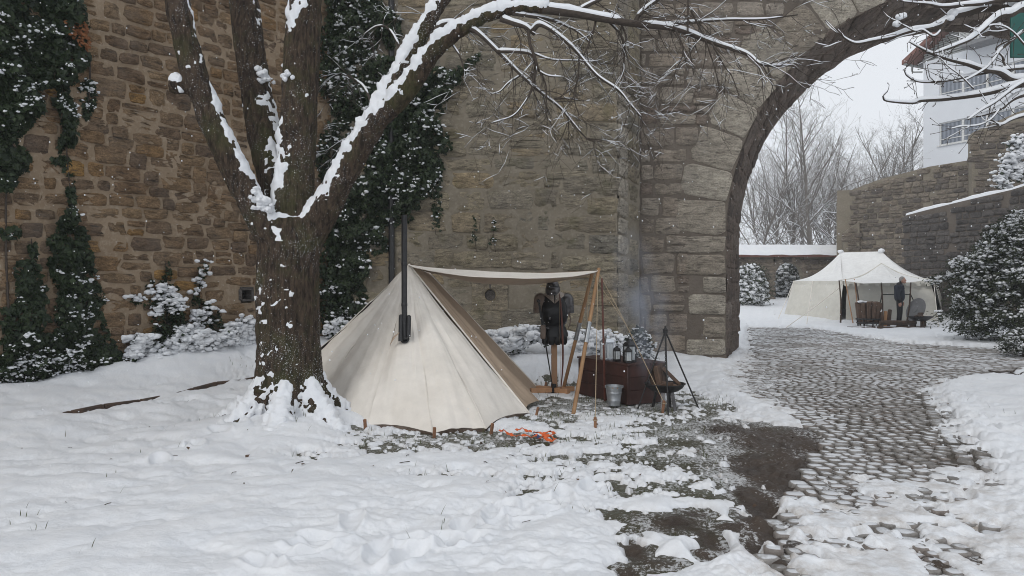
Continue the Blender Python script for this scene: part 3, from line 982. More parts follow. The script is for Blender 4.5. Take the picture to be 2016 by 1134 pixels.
def protos(mat, seed, count=14, rough=0.06, sq=0.42):
    return [make_mesh('stone', *stone_proto(seed + i, rough=rough, sq=sq), mat) for i in range(count)]

def put_stone(name, me, parent, P, u, v, n, w, h, d, roll=0.0):
    u, v, n = (np.asarray(a, float) for a in (u, v, n))
    if roll:
        u, v = u * math.cos(roll) + v * math.sin(roll), -u * math.sin(roll) + v * math.cos(roll)
    M = np.eye(4)
    M[:3, 0], M[:3, 1], M[:3, 2] = u * w, v * h, n * d
    M[:3, 3] = np.asarray(P) - LOC[parent.name]
    o = link(name, me, parent)
    o.matrix_basis = Matrix(M.tolist())
    return o

def wall_sheet(parent, mat, origin, u, n, u0, u1, v0, v1, step=0.05, amp=0.02, seed=1, cut=None, name='mortar'):
    U, V = np.meshgrid(np.arange(u0, u1 + step / 2, step), np.arange(v0, v1 + step / 2, step), indexing='xy')
    d = amp * (fbm2(U, V, 0.45, 3, seed) + 0.7 * fbm2(U, V, 0.11, 2, seed + 5))
    P = np.asarray(origin) + U[..., None] * np.asarray(u) + V[..., None] * np.array([0, 0, 1.0]) + d[..., None] * np.asarray(n)
    nr, nc = U.shape
    i, j = np.meshgrid(np.arange(nr - 1), np.arange(nc - 1), indexing='ij')
    a = i * nc + j
    q = np.stack([a, a + 1, a + nc + 1, a + nc], -1).reshape(-1, 4)
    if cut is not None:
        c = P.reshape(-1, 3)[q].mean(1)
        uu = U.ravel()[q].mean(1); vv = V.ravel()[q].mean(1)
        q = q[~cut(uu, vv)]
    return part(name, (P.reshape(-1, 3), [q]), mat, parent, kind='stuff' if name == 'wall_core' else None)

def courses(u0, u1, v0, v1, hmin, hmax, wmin, wmax, rng, wav=0.03):
    """stones of a coursed wall: (u, v, w, h)"""
    out = []
    v = v0
    while v < v1:
        h = rng.uniform(hmin, hmax)
        u = u0 - rng.uniform(0, wmax)
        while u < u1:
            w = rng.uniform(wmin, wmax)
            if rng.random() < 0.18 and h > 1.25 * hmin:           # two thin stones in place of one
                f = rng.uniform(0.4, 0.6)
                out.append([u + w / 2, v + h * f / 2, w, h * f]); out.append([u + w / 2, v + h * f + h * (1 - f) / 2, w, h * (1 - f)])
            else:
                out.append([u + w / 2, v + h / 2, w, h])
            u += w
        v += h
    out = np.array(out)
    out[:, 1] += wav * np.sin(out[:, 0] * 1.3 + out[:, 1] * 2)
    return out

# left-hand retaining wall
lw = thing('retaining_wall', 'tall brown and ochre sandstone rubble wall behind the ivy and the tree trunk', 'wall', (WL0[0], WL0[1], 0))
lu, ln = np.array([WLU[0], WLU[1], 0]), np.array([WLN[0], WLN[1], 0])
lo = np.array([WL0[0], WL0[1], 0])
def wl_uv(px, py):
    """where a photo pixel's sight line meets the left wall: along, height"""
    d = np.array([(px - 1008) / F, 1.0, -(py - 560) / F])
    o = np.array([0, 0, EYE])
    t = ((lo - o) @ ln) / (d @ ln)
    p = o + d * t
    return (p - lo) @ lu, p[2]
nu, nv = wl_uv(485, 580)
wall_sheet(lw, MORTAR_L, lo, lu, ln, -7.0, 6.2, -0.4, 9.0, 0.05, 0.016, 3, lambda u, v: (abs(u - nu) < 0.12) & (abs(v - nv) < 0.11))
mb = MB()
box(mb, lo + lu * -0.4 - ln * 0.62 + np.array([0, 0, 4.2]), (13.2, 0.8, 9.4), np.array([lu, ln, [0, 0, 1]]))
part('wall_core', mb, MORTAR_L, lw)
mb = MB()   # the small drain hole: a recessed box with a stone lintel
for c, sz in (((0, -0.1, .10), (.25, .24, .05)), ((.02, -.1, -.09), (.24, .24, .04)), ((-.12, -.1, 0), (.05, .24, .17)), ((.11, -.1, 0), (.04, .24, .17)), ((0, -.2, 0), (.22, .04, .2))):
    box(mb, lo + lu * (nu + c[0]) + ln * c[1] + np.array([0, 0, nv + c[2]]), sz, np.array([lu, ln, [0, 0, 1]]))
part('drain_hole', mb, STONE_D, lw, smooth=False)
wrng = np.random.default_rng(3)
LP = protos(STONE_L, 200, 16, 0.07, 0.38)
cs = courses(-6.5, 6.0, -0.3, 8.6, 0.15, 0.28, 0.20, 0.55, wrng, 0.08)
P3 = lo + cs[:, :1] * lu + cs[:, 1:2] * np.array([0, 0, 1.0])
sx, sy = 1008 + P3[:, 0] / P3[:, 1] * F, 560 - (P3[:, 2] - EYE) / P3[:, 1] * F
size = cs[:, 2] * cs[:, 3] / P3[:, 1] ** 2
vis = (sx > -60) & (sx < 660) & (sy > -50) & (sy < 800) & (P3[:, 1] > 1)
vis &= ~((abs(cs[:, 0] - nu) < 0.25) & (abs(cs[:, 1] - nv) < 0.2))
rank = np.argsort(-np.where(vis, size, -1))
single = set(rank[:299].tolist())
rest_mb = MB()
for k in range(len(cs)):
    u, v, w, h = cs[k]
    if k not in single and (not vis[k] or wrng.random() < 0.0) and not (sx[k] > -900 and sx[k] < 800):
        continue
    if abs(u - nu) < 0.24 and abs(v - nv) < 0.19: continue
    dep = 0.10
    proud = wrng.uniform(0.002, 0.03)
    P = P3[k] + ln * (proud - dep * 0.5 + 0.006)
    ww, hh = w - wrng.uniform(0.008, 0.045), h - wrng.uniform(0.006, 0.032)
    roll = wrng.normal(0, 0.035)
    if k in single:
        put_stone('stone', LP[wrng.integers(16)], lw, P, lu, (0, 0, 1), ln, ww, hh, dep, roll)
    else:
        v_, f_ = stone_proto(200 + wrng.integers(16), rough=0.07, sq=0.38)
        rest_mb.add(P + v_[:, :1] * ww * lu + v_[:, 1:2] * hh * np.array([0, 0, 1]) + v_[:, 2:] * dep * ln, f_)
part('far_stones', rest_mb, STONE_L, lw, kind='stuff')

# the bridge: buttress, wall, arch ring, soffit
bridge = thing('stone_bridge', 'massive stone arch bridge with stepped buttress spanning the cobbled path', 'bridge', (ARCH_CX, ARCH_Y, 0))
XU, YN = np.array([1.0, 0, 0]), np.array([0, -1.0, 0])
brng = np.random.default_rng(8)
def bx_px(px): return (px - 1008) / F * BUT_Y
def bz_px(py): return EYE - (py - 560) / F * BUT_Y
hole_u, hole_v = bx_px(965), bz_px(581)
but_core = MB()
zt, x0b = 9.0, -3.6
sk = SKEW * 2.0
front = np.array([[x0b, BUT_Y + .05, -.5], [BUT_X1 - .03, BUT_Y + .05, -.5], [BUT_X1 - .03, BUT_Y + .05, zt], [x0b, BUT_Y + .05, zt]])
back = front + np.array([sk, 2.0, 0])
but_core.add(np.vstack([front, back]), [np.array([[0, 1, 2, 3], [1, 5, 6, 2], [5, 4, 7, 6], [4, 0, 3, 7], [3, 2, 6, 7]])])
buttress = part('buttress', but_core, MORTAR_B, bridge, smooth=False)
def bsheet(origin, u, n, u0, u1, v0, v1, seed, cut=None, step=0.045, amp=0.016, mat=None):
    o = wall_sheet(buttress, mat or MORTAR_B, origin, u, n, u0, u1, v0, v1, step, amp, seed, cut)
    return o
bsheet((0, BUT_Y, 0), XU, YN, x0b, BUT_X1, -.4, 9, 12, lambda u, v: np.hypot(u - hole_u, v - hole_v) < 0.13)
side_u = np.array([SKEW, 1.0, 0]); side_l = np.linalg.norm(side_u); side_u = side_u / side_l
side_n = np.array([side_u[1], -side_u[0], 0])
bsheet((BUT_X1, BUT_Y, 0), side_u, side_n, 0, 1.9, -.4, 9, 15)
BP = protos(STONE_B, 300, 16, 0.06, 0.36)
VP_ = protos(STONE_V, 340, 12, 0.03, 0.26)
qd = []
v = -0.2
kq = 0
while v < 8.4:                                     # quoins up the right-hand corner, long and short by turns
    h = brng.uniform(0.30, 0.40)
    w = brng.uniform(1.0, 1.4) if kq % 2 == 0 else brng.uniform(0.45, 0.7)
    qd.append((v, h, w)); v += h; kq += 1
QP = protos(STONE_B, 380, 8, 0.02, 0.22)
for v, h, w in qd:
    put_stone('quoin', QP[brng.integers(8)], buttress, (BUT_X1 - w / 2 + 0.01, BUT_Y + 0.035, v + h / 2), XU, (0, 0, 1), YN, w - 0.01, h - 0.025, 0.14)
    put_stone('quoin', VP_[brng.integers(12)], buttress, np.array([BUT_X1, BUT_Y, v + h / 2]) + side_u * 0.33 - side_n * 0.02, side_u, (0, 0, 1), side_n, 0.66, h - 0.03, 0.14)
    if brng.random() < 0.9:
        put_stone('stone', BP[brng.integers(16)], buttress, np.array([BUT_X1, BUT_Y, v + h / 2]) + side_u * 1.25 - side_n * 0.03, side_u, (0, 0, 1), side_n, brng.uniform(.7, 1.1), h - 0.06, 0.14)
cs = courses(x0b, BUT_X1 - 0.45, -0.2, 8.4, 0.22, 0.42, 0.35, 1.05, brng, 0.03)
n_b = 0
for u, v, w, h in cs:
    qw = next((q for q in qd if q[0] <= v < q[0] + q[1]), qd[-1])[2]
    if u + w / 2 > BUT_X1 - qw:
        w2 = BUT_X1 - qw - (u - w / 2)
        if w2 < 0.15: continue
        u, w = u - w / 2 + w2 / 2, w2
    if abs(u - hole_u) < 0.36 + w / 2 and abs(v - hole_v) < 0.30 + h / 2: 
        if abs(u - hole_u) < 0.38 and abs(v - hole_v) < 0.32: continue
        s = 1 if u > hole_u else -1
        e0, e1 = (hole_u + 0.34, u + w / 2) if s > 0 else (u - w / 2, hole_u - 0.34)
        if abs(v - hole_v) < 0.3:
            if e1 - e0 < 0.12: continue
            u, w = (e0 + e1) / 2, e1 - e0
    dep = 0.14
    put_stone('stone', BP[brng.integers(16)], buttress, np.array([u, BUT_Y + dep * 0.5 - brng.uniform(0.008, 0.045), v]), XU, (0, 0, 1), YN, w - brng.uniform(0.005, 0.03), h - brng.uniform(0.005, 0.03), dep, brng.normal(0, 0.012))
    n_b += 1
# the drilled stone with a round hole and a slot above it
mb = MB()
n = 24
ang = np.arange(n) * 2 * math.pi / n
sqx, sqz = np.clip(np.cos(ang) * 1.5, -1, 1) * 0.33, np.clip(np.sin(ang) * 1.5, -1, 1) * 0.29
cz = np.array([hole_u, BUT_Y, hole_v])
rings = [np.c_[sqx, np.full(n, 0.08), sqz], np.c_[sqx, np.full(n, -0.02), sqz], np.c_[sqx * .97, np.full(n, -0.032), sqz * .97],
         np.c_[np.cos(ang) * .115, np.full(n, -0.03), np.sin(ang) * .125], np.c_[np.cos(ang) * .105, np.full(n, -0.02), np.sin(ang) * .115], np.c_[np.cos(ang) * .10, np.full(n, 0.045), np.sin(ang) * .11]]
fs = []
for k in range(5):
    for j in range(n):
        fs.append([k * n + j, k * n + (j + 1) % n, (k + 1) * n + (j + 1) % n, (k + 1) * n + j])
mb.add(cz + np.vstack(rings), [np.array(fs), np.array([[5 * n + j for j in range(n)]])])
part('drilled_stone', mb, STONE_B, buttress)
mb = MB()
lathe(mb, [(0.0, 0), (.098, 0)], cz + np.array([0, 0.04, 0]), 20, (0, -1, 0))
box(mb, cz + np.array([0, -0.031, .165]), (.022, .010, .075))
part('hole_back', mb, STONE_D, buttress)

# bridge wall with the arch opening
def arch_cut(u, v):
    return np.where(v > ARCH_CZ, np.hypot(u - ARCH_CX, v - ARCH_CZ) < ARCH_R + 0.09, abs(u - ARCH_CX) < ARCH_R + 0.09)
inner_x = BUT_X1 + SKEW * (ARCH_Y - BUT_Y)
awall = wall_sheet(bridge, MORTAR_A, (0, ARCH_Y, 0), XU, YN, inner_x - 0.4, 19, -0.4, 9.4, 0.06, 0.012, 18, arch_cut, 'bridge_wall')
def arch_front(s):
    """profile of the opening: arc length -> (x, z, outward normal x, z)"""
    jamb = ARCH_CZ + 0.4
    s = np.asarray(s, float)
    th = np.pi - np.clip((s - jamb) / ARCH_R, 0, np.pi)
    x = ARCH_CX + ARCH_R * np.cos(th); z = ARCH_CZ + ARCH_R * np.sin(th)
    z = np.where(s < jamb, -0.4 + s, z)
    z = np.where(s > jamb + math.pi * ARCH_R, ARCH_CZ - (s - jamb - math.pi * ARCH_R), z)
    return x, z, np.cos(th), np.sin(th)
SMAX = 2 * (ARCH_CZ + 0.4) + math.pi * ARCH_R
# ring strip between the jagged edge of the wall sheet and the opening, then the soffit
sa = np.arange(0, SMAX, 0.06)
x, z, nx, nz = arch_front(sa)
V = []
for k, r in enumerate((0.0, 0.1, 0.25)):
    V.append(np.stack([x + nx * r, np.full_like(x, ARCH_Y - 0.004 + 0.012 * k), z + nz * r], 1))
m = len(sa)
i, j = np.meshgrid(np.arange(2), np.arange(m - 1), indexing='ij')
a = i * m + j
part('arch_edge', (np.vstack(V), [np.stack([a, a + 1, a + m + 1, a + m], -1).reshape(-1, 4)]), MORTAR_A, bridge)
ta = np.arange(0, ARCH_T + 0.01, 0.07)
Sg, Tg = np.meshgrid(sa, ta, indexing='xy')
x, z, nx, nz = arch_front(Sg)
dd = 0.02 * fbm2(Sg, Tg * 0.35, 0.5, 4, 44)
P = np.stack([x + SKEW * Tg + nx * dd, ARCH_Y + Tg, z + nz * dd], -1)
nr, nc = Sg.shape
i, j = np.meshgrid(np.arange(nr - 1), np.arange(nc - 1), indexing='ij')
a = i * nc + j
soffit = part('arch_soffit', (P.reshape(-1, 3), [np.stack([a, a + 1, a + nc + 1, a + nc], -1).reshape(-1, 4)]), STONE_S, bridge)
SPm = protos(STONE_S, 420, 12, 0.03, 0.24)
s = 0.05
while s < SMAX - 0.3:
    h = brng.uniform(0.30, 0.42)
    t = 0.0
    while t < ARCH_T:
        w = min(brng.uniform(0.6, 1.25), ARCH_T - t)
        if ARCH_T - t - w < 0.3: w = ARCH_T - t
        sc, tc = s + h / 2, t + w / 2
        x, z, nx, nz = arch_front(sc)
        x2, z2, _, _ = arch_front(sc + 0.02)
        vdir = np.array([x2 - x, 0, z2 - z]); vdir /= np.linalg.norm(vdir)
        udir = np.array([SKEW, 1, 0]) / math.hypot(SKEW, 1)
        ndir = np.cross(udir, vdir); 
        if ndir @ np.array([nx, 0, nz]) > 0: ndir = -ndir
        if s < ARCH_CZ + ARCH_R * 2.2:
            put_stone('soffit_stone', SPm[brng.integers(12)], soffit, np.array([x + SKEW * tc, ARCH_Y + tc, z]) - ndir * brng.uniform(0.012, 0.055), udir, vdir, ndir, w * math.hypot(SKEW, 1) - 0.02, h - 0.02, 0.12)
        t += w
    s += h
# voussoirs round the opening and the jamb stones under them
s = 0.12
kq = 0
while s < SMAX - 0.2:
    h = brng.uniform(0.55, 0.78) if s > ARCH_CZ + 0.2 else brng.uniform(0.36, 0.48)
    x, z, nx, nz = arch_front(s + h / 2)
    L = (brng.uniform(0.85, 1.1) if s > ARCH_CZ else (brng.uniform(.75, 1.0) if kq % 2 else brng.uniform(0.42, 0.6)))
    n_in = np.array([nx, 0, nz]); v_in = np.array([-nz, 0, nx])
    hh = h * (1 + 0.5 * L / ARCH_R) if s > ARCH_CZ + 0.4 else h
    put_stone('voussoir', VP_[brng.integers(12)], bridge, np.array([x, ARCH_Y + brng.uniform(0.018, 0.04), z]) + n_in * (L / 2), n_in, v_in, YN, L, hh - 0.03, 0.15)
    s += h; kq += 1
AP = protos(STONE_A, 460, 14, 0.05, 0.32)
cs = courses(inner_x - 0.1, 19, -0.2, 9.0, 0.30, 0.45, 0.38, 0.85, brng, 0.015)
for u, v, w, h in cs:
    rr = np.hypot(u - ARCH_CX, max(v - ARCH_CZ, 0))
    lim = ARCH_R + (0.95 if v > ARCH_CZ else 0.8)
    if rr < lim + w * 0.5:
        left = u < ARCH_CX
        over = lim + w * 0.5 - rr
        if over > w * 0.8 or rr < ARCH_R: continue
        w2 = w - over * 0.9
        if w2 < 0.15: continue
        u += (-1 if left else 1) * (w - w2) / 2; w = w2
    if u - w / 2 < inner_x:
        w2 = u + w / 2 - inner_x - .005
        if w2 < .1: continue
        u, w = u + w / 2 - w2 / 2, w2
    if u > 16: continue
    dep = 0.14
    put_stone('stone', AP[brng.integers(14)], bridge, np.array([u, ARCH_Y + dep * 0.5 - brng.uniform(0.022, 0.045), v]), XU, (0, 0, 1), YN, w - brng.uniform(0.01, 0.05), h - brng.uniform(0.015, 0.05), dep, brng.normal(0, 0.012))
# solid body behind the faces: two piers and the mass above the arch
mb = MB()
def prism(pts, y0, y1, sk):
    n = len(pts)
    A = np.array([[p[0], y0, p[1]] for p in pts]); B = np.array([[p[0] + sk * (y1 - y0), y1, p[1]] for p in pts])
    mb.add(np.vstack([A, B]), [[k, (k + 1) % n, n + (k + 1) % n, n + k] for k in range(n)] )
    mb.add(A, [list(range(n))]); mb.add(B, [list(range(n - 1, -1, -1))])
g = 0.14
th = np.linspace(math.pi, 0, 33)
arcp = [(ARCH_CX + (ARCH_R + g) * math.cos(t), ARCH_CZ + (ARCH_R + g) * math.sin(t)) for t in th]
prism([(-4.5, -.4), (ARCH_CX - ARCH_R - g, -.4)] + arcp + [(ARCH_CX + ARCH_R + g, -.4), (22, -.4), (22, 9.4), (-4.5, 9.4)], ARCH_Y + 0.1, ARCH_Y + ARCH_T - 0.05, SKEW)
part('bridge_core', mb, MORTAR_A, bridge, smooth=False)

# ------------------------------------------------------------------ trees
def shell_snow(V, N, thick, base=-0.02):
    """snow lying on a surface: the surface moved out by its thickness, sunk below it where there is none"""
    t = np.where(thick > 0, thick, np.maximum(thick * 2 - 0.006, base))
    return V + N * t[:, None] + np.array([0, 0, 1.0]) * (np.maximum(t, 0) * 0.5)[:, None]

def limb(pts, k=5):
    """[(px, py, depth, radius)] in the photo -> smooth path"""
    P = np.array([at(p[0], p[1], p[2]) for p in pts]); R = np.array([p[3] for p in pts])
    return smooth_path(P, R, k)

def branch_snow(mb, P, R, rng, n=6, amt=1.0, gap=0.25):
    """snow lying along the top of a branch"""
    if len(P) < 3: return
    T = np.gradient(P, axis=0); T /= np.linalg.norm(T, axis=1)[:, None] + 1e-9
    flat = np.sqrt(np.clip(1 - T[:, 2] ** 2, 0, 1))
    q = P * 7.0
    nz = noise3(q[:, 0], q[:, 1], q[:, 2], 61) + 0.5 * noise3(q[:, 0] * 2.7, q[:, 1] * 2.7, q[:, 2] * 2.7, 62)
    up = np.array([0, 0, 1.0]) - T * T[:, 2:3]
    up /= np.linalg.norm(up, axis=1)[:, None] + 1e-9
    th = amt * np.clip(flat - 0.35, 0, 1) * (0.0065 + 0.42 * R) * (1 + 0.45 * nz)
    on = (nz > -1 + gap * 2) & (flat > 0.5)
    i = 0
    while i < len(P):
        if not on[i]:
            i += 1; continue
        j = i
        while j + 1 < len(P) and on[j + 1]: j += 1
        if j - i >= 2:
            s = slice(i, j + 1)
            env = np.ones(j - i + 1); env[0] = env[-1] = 0.25
            rr = (R[s] * 0.86 + th[s] * 0.55) * env
            cc = P[s] + up[s] * (R[s] * 0.30 + th[s] * 0.8)[:, None]
            tube(mb, cc, rr, n)
        i = j + 1

def grow(p, d, L, r, lvl, rng, out, droop=0.0, step=0.09, kids=(3, 5), minr=0.0022, spread=0.8):
    n = max(3, int(L / step))
    P, R = [np.array(p, float)], [r]
    d = np.array(d, float); d /= np.linalg.norm(d)
    for i in range(n):
        d = d + rng.normal(0, 0.13, 3) + np.array([0, 0, -droop])
        d /= np.linalg.norm(d)
        P.append(P[-1] + d * L / n); R.append(max(r * (1 - 0.72 * (i + 1) / n), minr))
    P, R = np.array(P), np.array(R)
    out.append((P, R, lvl))
    if lvl > 0:
        for k in range(rng.integers(kids[0], kids[1] + 1)):
            i = rng.integers(1, n + 1)
            dd = (P[i] - P[i - 1]); dd /= np.linalg.norm(dd)
            side = rng.normal(0, 1, 3); side -= dd * (side @ dd); side /= np.linalg.norm(side)
            grow(P[i], dd * rng.uniform(0.5, 1.0) + side * spread, L * rng.uniform(0.35, 0.6), R[i] * rng.uniform(0.5, 0.75), lvl - 1, rng, out, droop, step, kids, minr, spread)

def remeshed(name, mb, voxel):
    V, fs = mb.arrays()
    me = make_mesh(name, V, fs, BARK)
    o = bpy.data.objects.new(name, me)
    COL.objects.link(o)
    m = o.modifiers.new('r', 'REMESH'); m.mode = 'VOXEL'; m.voxel_size = voxel; m.use_smooth_shade = True
    s = o.modifiers.new('s', 'SMOOTH'); s.iterations = 6; s.factor = 0.5
    dg = bpy.context.evaluated_depsgraph_get()
    dg.update()
    ev = o.evaluated_get(dg).to_mesh()
    n = len(ev.vertices)
    A = np.zeros(n * 3, np.float32); ev.vertices.foreach_get('co', A)
    B = np.zeros(n * 3, np.float32); ev.vertices.foreach_get('normal', B)
    q = [tuple(p.vertices) for p in ev.polygons]
    quads = np.array([f for f in q if len(f) == 4]); tris = np.array([f for f in q if len(f) == 3])
    fs = [f for f in (quads, tris) if len(f)]
    bpy.data.objects.remove(o)
    return A.reshape(-1, 3).astype(float), B.reshape(-1, 3).astype(float), fs

trng = np.random.default_rng(21)
tree = thing('bare_tree', 'big forked tree with snow plastered bark, trunk in front of the canvas tent', 'tree', (TREE[0], TREE[1], 0))
L_TR = [(574, 900, 8.2, .50), (573, 868, 8.2, .45), (571, 840, 8.2, .405), (570, 800, 8.2, .385), (570, 760, 8.2, .365), (568, 650, 8.2, .342), (567, 560, 8.2, .335), (567, 490, 8.2, .325), (572, 430, 8.2, .27)]
L_CE = [(570, 500, 8.2, .27), (576, 430, 8.2, .235), (582, 340, 8.2, .205), (588, 240, 8.2, .20), (595, 120, 8.2, .20), (602, 0, 8.2, .19), (612, -160, 8.2, .17), (618, -330, 8.3, .12), (625, -520, 8.4, .05)]
L_ML = [(560, 460, 8.35, .20), (540, 350, 8.45, .185), (522, 270, 8.5, .18), (500, 150, 8.6, .175), (480, 0, 8.7, .17), (458, -160, 8.8, .14), (430, -330, 8.9, .09), (405, -480, 9.0, .04)]
L_LL = [(572, 530, 8.15, .24), (546, 480, 8.1, .19), (512, 430, 8.0, .158), (480, 372, 7.95, .148), (446, 300, 7.9, .140), (408, 212, 7.85, .135), (384, 150, 7.8, .135), (362, 60, 7.75, .122), (350, 0, 7.7, .12), (330, -130, 7.6, .10), (300, -300, 7.5, .06)]
L_RL = [(580, 520, 8.2, .24), (606, 465, 8.15, .19), (642, 408, 8.1, .168), (674, 350, 8.05, .148), (712, 284, 8.0, .138), (742, 234, 7.95, .13)]
L_R1 = [(736, 244, 7.95, .125), (762, 190, 7.95, .108), (790, 142, 7.95, .10), (818, 92, 7.95, .095), (850, 35, 7.95, .085), (884, -20, 7.95, .08), (940, -130, 7.9, .06), (1010, -280, 7.8, .03)]
L_R2 = [(736, 246, 7.95, .115), (776, 206, 7.85, .108), (815, 158, 7.75, .105), (846, 112, 7.7, .092), (882, 76, 7.65, .085), (920, 52, 7.6, .075), (962, 32, 7.55, .066), (1020, 18, 7.5, .055), (1080, 20, 7.45, .049)]
mb = MB()
for L, n in ((L_TR, 28), (L_CE, 20), (L_ML, 20), (L_LL, 18), (L_RL, 18), (L_R1, 14), (L_R2, 14)):
    P, R = limb(L, 6)
    tube(mb, P, R, n)
for a in np.linspace(0, 2 * math.pi, 8)[:-1]:                 # root flares
    a += 0.3
    d = np.array([math.cos(a), math.sin(a), 0])
    b = np.array([TREE[0], TREE[1], 0.0])
    P, R = smooth_path([b + d * 0.22 + [0, 0, .62], b + d * 0.40 + [0, 0, .30], b + d * 0.62 + [0, 0, .12], b + d * 0.95 + [0, 0, -.12]], [.12, .13, .11, .07], 5)
    tube(mb, P, R, 10)
kn = at(362, 172, 7.8)                                         # the old branch stub on the left limb
blobs(mb, [kn + np.array([-.03, -.03, 0])], np.array([[.11, .11, .10]]), sub=2)
V, N, fs = remeshed('trunk', mb, 0.021)
w = fbm3(V[:, 0], V[:, 1], V[:, 2] * 0.22, 0.055, 3, 71)
ridge = 1 - np.abs(w)
rad = np.clip((V[:, 2] - 0) / 6, 0, 1)
disp = (ridge - 0.72) * 0.030 * (1 - 0.55 * rad) + 0.012 * fbm3(V[:, 0], V[:, 1], V[:, 2], 0.3, 2, 75)
Vd = V + N * disp[:, None]
part('trunk', (Vd, fs), BARK, tree)
# snow on the same trunk: on what looks up, plus what the wind has plastered on
n1 = fbm3(V[:, 0], V[:, 1], V[:, 2], 0.16, 3, 81); n2 = fbm3(V[:, 0], V[:, 1], V[:, 2], 0.05, 2, 85); n3 = fbm3(V[:, 0], V[:, 1], V[:, 2], 0.45, 2, 88)
Ns = N.copy()
for _ in range(1): pass
xr = V[:, 0]
rl = sstep(-2.1, -1.85, xr) * sstep(1.9, 2.2, V[:, 2])          # right-hand limb and its branches
toward = N @ np.array([-0.50, -0.42, 0.75])
up = N[:, 2]
thick = (up - 0.30 + 0.22 * n1 + 0.10 * n2) * 0.055
thick = np.maximum(thick, rl * (toward - 0.59 + 0.22 * n1 + 0.32 * n2) * 0.07)
ll = sstep(-2.62, -2.8, xr) * sstep(1.9, 2.2, V[:, 2])
thick = np.maximum(thick, ll * (N @ np.array([0.75, -0.1, 0.65]) - 0.97 + 0.20 * n1 + 0.26 * n2 + .1 * n3) * 0.075)
mid = (1 - rl) * (1 - ll) * sstep(2.2, 2.6, V[:, 2])
thick = np.maximum(thick, mid * (N @ np.array([-0.72, -0.55, 0.42]) - 1.05 + 0.62 * n3 + 0.34 * n1 + 0.36 * n2) * 0.05)
low = sstep(0.72, 0.08, V[:, 2] + 0.20 * n1 - 0.05 * n2)
thick = np.maximum(thick, (low - 0.62 + 0.42 * n1 + 0.42 * n2) * 0.085)
thick = np.maximum(thick, sstep(1.9, 1.5, V[:, 2]) * (N @ np.array([-0.5, -0.8, 0.2]) - 1.36 + 0.40 * n1 + 0.85 * n2) * 0.03)
part('snow', (shell_snow(Vd, N, np.clip(thick, -0.02, 0.06)), fs), SNOW, tree, kind='stuff')
# the long drooping branch over the tent, and what grows from it
def bpath(pts, r0, r1, d0, d1):
    n = len(pts)
    return [(x, y, d0 + (d1 - d0) * i / (n - 1), r0 + (r1 - r0) * i / (n - 1)) for i, (x, y) in enumerate(pts)]
BR = [
    bpath([(1070, 19), (1130, 27), (1190, 38), (1250, 48), (1330, 58), (1400, 84), (1467, 106), (1500, 128), (1560, 130)], .050, .008, 7.45, 7.0),
    bpath([(986, 38), (1010, 46), (1035, 54), (1052, 68)], .034, .020, 7.5, 7.4),
    bpath([(1040, 62), (1044, 90), (1057, 130), (1048, 165), (1047, 178), (1030, 206), (1009, 229), (967, 243)], .017, .005, 7.4, 7.3),
    bpath([(915, 56), (937, 62), (980, 102), (1026, 148), (1069, 186), (1102, 212), (1130, 245), (1153, 271), (1172, 280)], .026, .005, 7.6, 7.3),
    bpath([(1048, 62), (1060, 50), (1077, 55), (1105, 75), (1132, 99), (1174, 148), (1217, 178), (1240, 205), (1263, 231)], .027, .006, 7.4, 7.1),
    bpath([(1009, 28), (1040, 32), (1077, 38), (1110, 50), (1136, 63), (1162, 85)], .022, .006, 7.5, 7.5),
    bpath([(1174, 36), (1168, 62), (1160, 84), (1150, 108)], .013, .005, 7.4, 7.3),
    bpath([(980, 102), (1010, 102), (1043, 106), (1053, 120), (1056, 135)], .020, .014, 7.5, 7.4),
    bpath([(1262, 47), (1300, 50), (1360, 45), (1433, 40), (1500, 39), (1570, 30)], .020, .006, 7.4, 7.3),
    bpath([(1250, 46), (1258, 30), (1275, 15), (1300, -4), (1340, -40)], .026, .016, 7.4, 7.4),
    bpath([(1354, -20), (1354, 30), (1354, 72), (1360, 114), (1366, 150)], .010, .004, 7.2, 7.1),
    bpath([(1360, 22), (1380, 62), (1395, 98), (1408, 140), (1416, 178)], .011, .004, 7.2, 7.1),
    bpath([(846, 106), (862, 58), (885, 47), (915, 52), (930, 64)], .045, .014, 7.8, 7.8),
    bpath([(742, 240), (722, 180), (700, 158), (672, 145)], .018, .006, 8.1, 8.6),
    bpath([(800, 120), (770, 62), (745, 52), (715, 70)], .015, .005, 8.1, 8.7),
    bpath([(745, 238), (700, 290), (680, 275), (640, 300)], .010, .004, 8.3, 8.6),
    bpath([(880, 74), (905, 110), (915, 140), (925, 135)], .012, .004, 7.7, 7.5),
    bpath([(1130, 27), (1160, 10), (1200, -12), (1250, -60)], .025, .014, 7.45, 7.4),
    bpath([(1195, 40), (1222, 70), (1230, 100), (1226, 140), (1232, 160)], .014, .004, 7.4, 7.3),
    bpath([(1330, 60), (1345, 100), (1330, 140), (1320, 165)], .010, .004, 7.1, 7.0),
    bpath([(1400, 84), (1425, 130), (1440, 150), (1455, 190)], .009, .004, 7.0, 6.9),
    bpath([(1217, 36), (1232, 75), (1222, 110)], .012, .004, 7.4, 7.3),
    bpath([(1057, 130), (1075, 170), (1075, 225), (1085, 240)], .010, .004, 7.4, 7.3),
    bpath([(1140, 108), (1138, 150), (1130, 190), (1140, 230)], .010, .004, 7.3, 7.2),
    bpath([(1026, 148), (1000, 165), (985, 180), (968, 186)], .010, .004, 7.5, 7.5),
    bpath([(1050, 106), (1085, 118), (1130, 120), (1180, 122)], .010, .004, 7.4, 7.4),
    bpath([(1060, 140), (1080, 150), (1110, 152)], .010, .005, 7.4, 7.3),
    bpath([(1090, 195), (1120, 195), (1150, 200)], .010, .004, 7.3, 7.3),
]
tw, sn = MB(), MB()
out = []
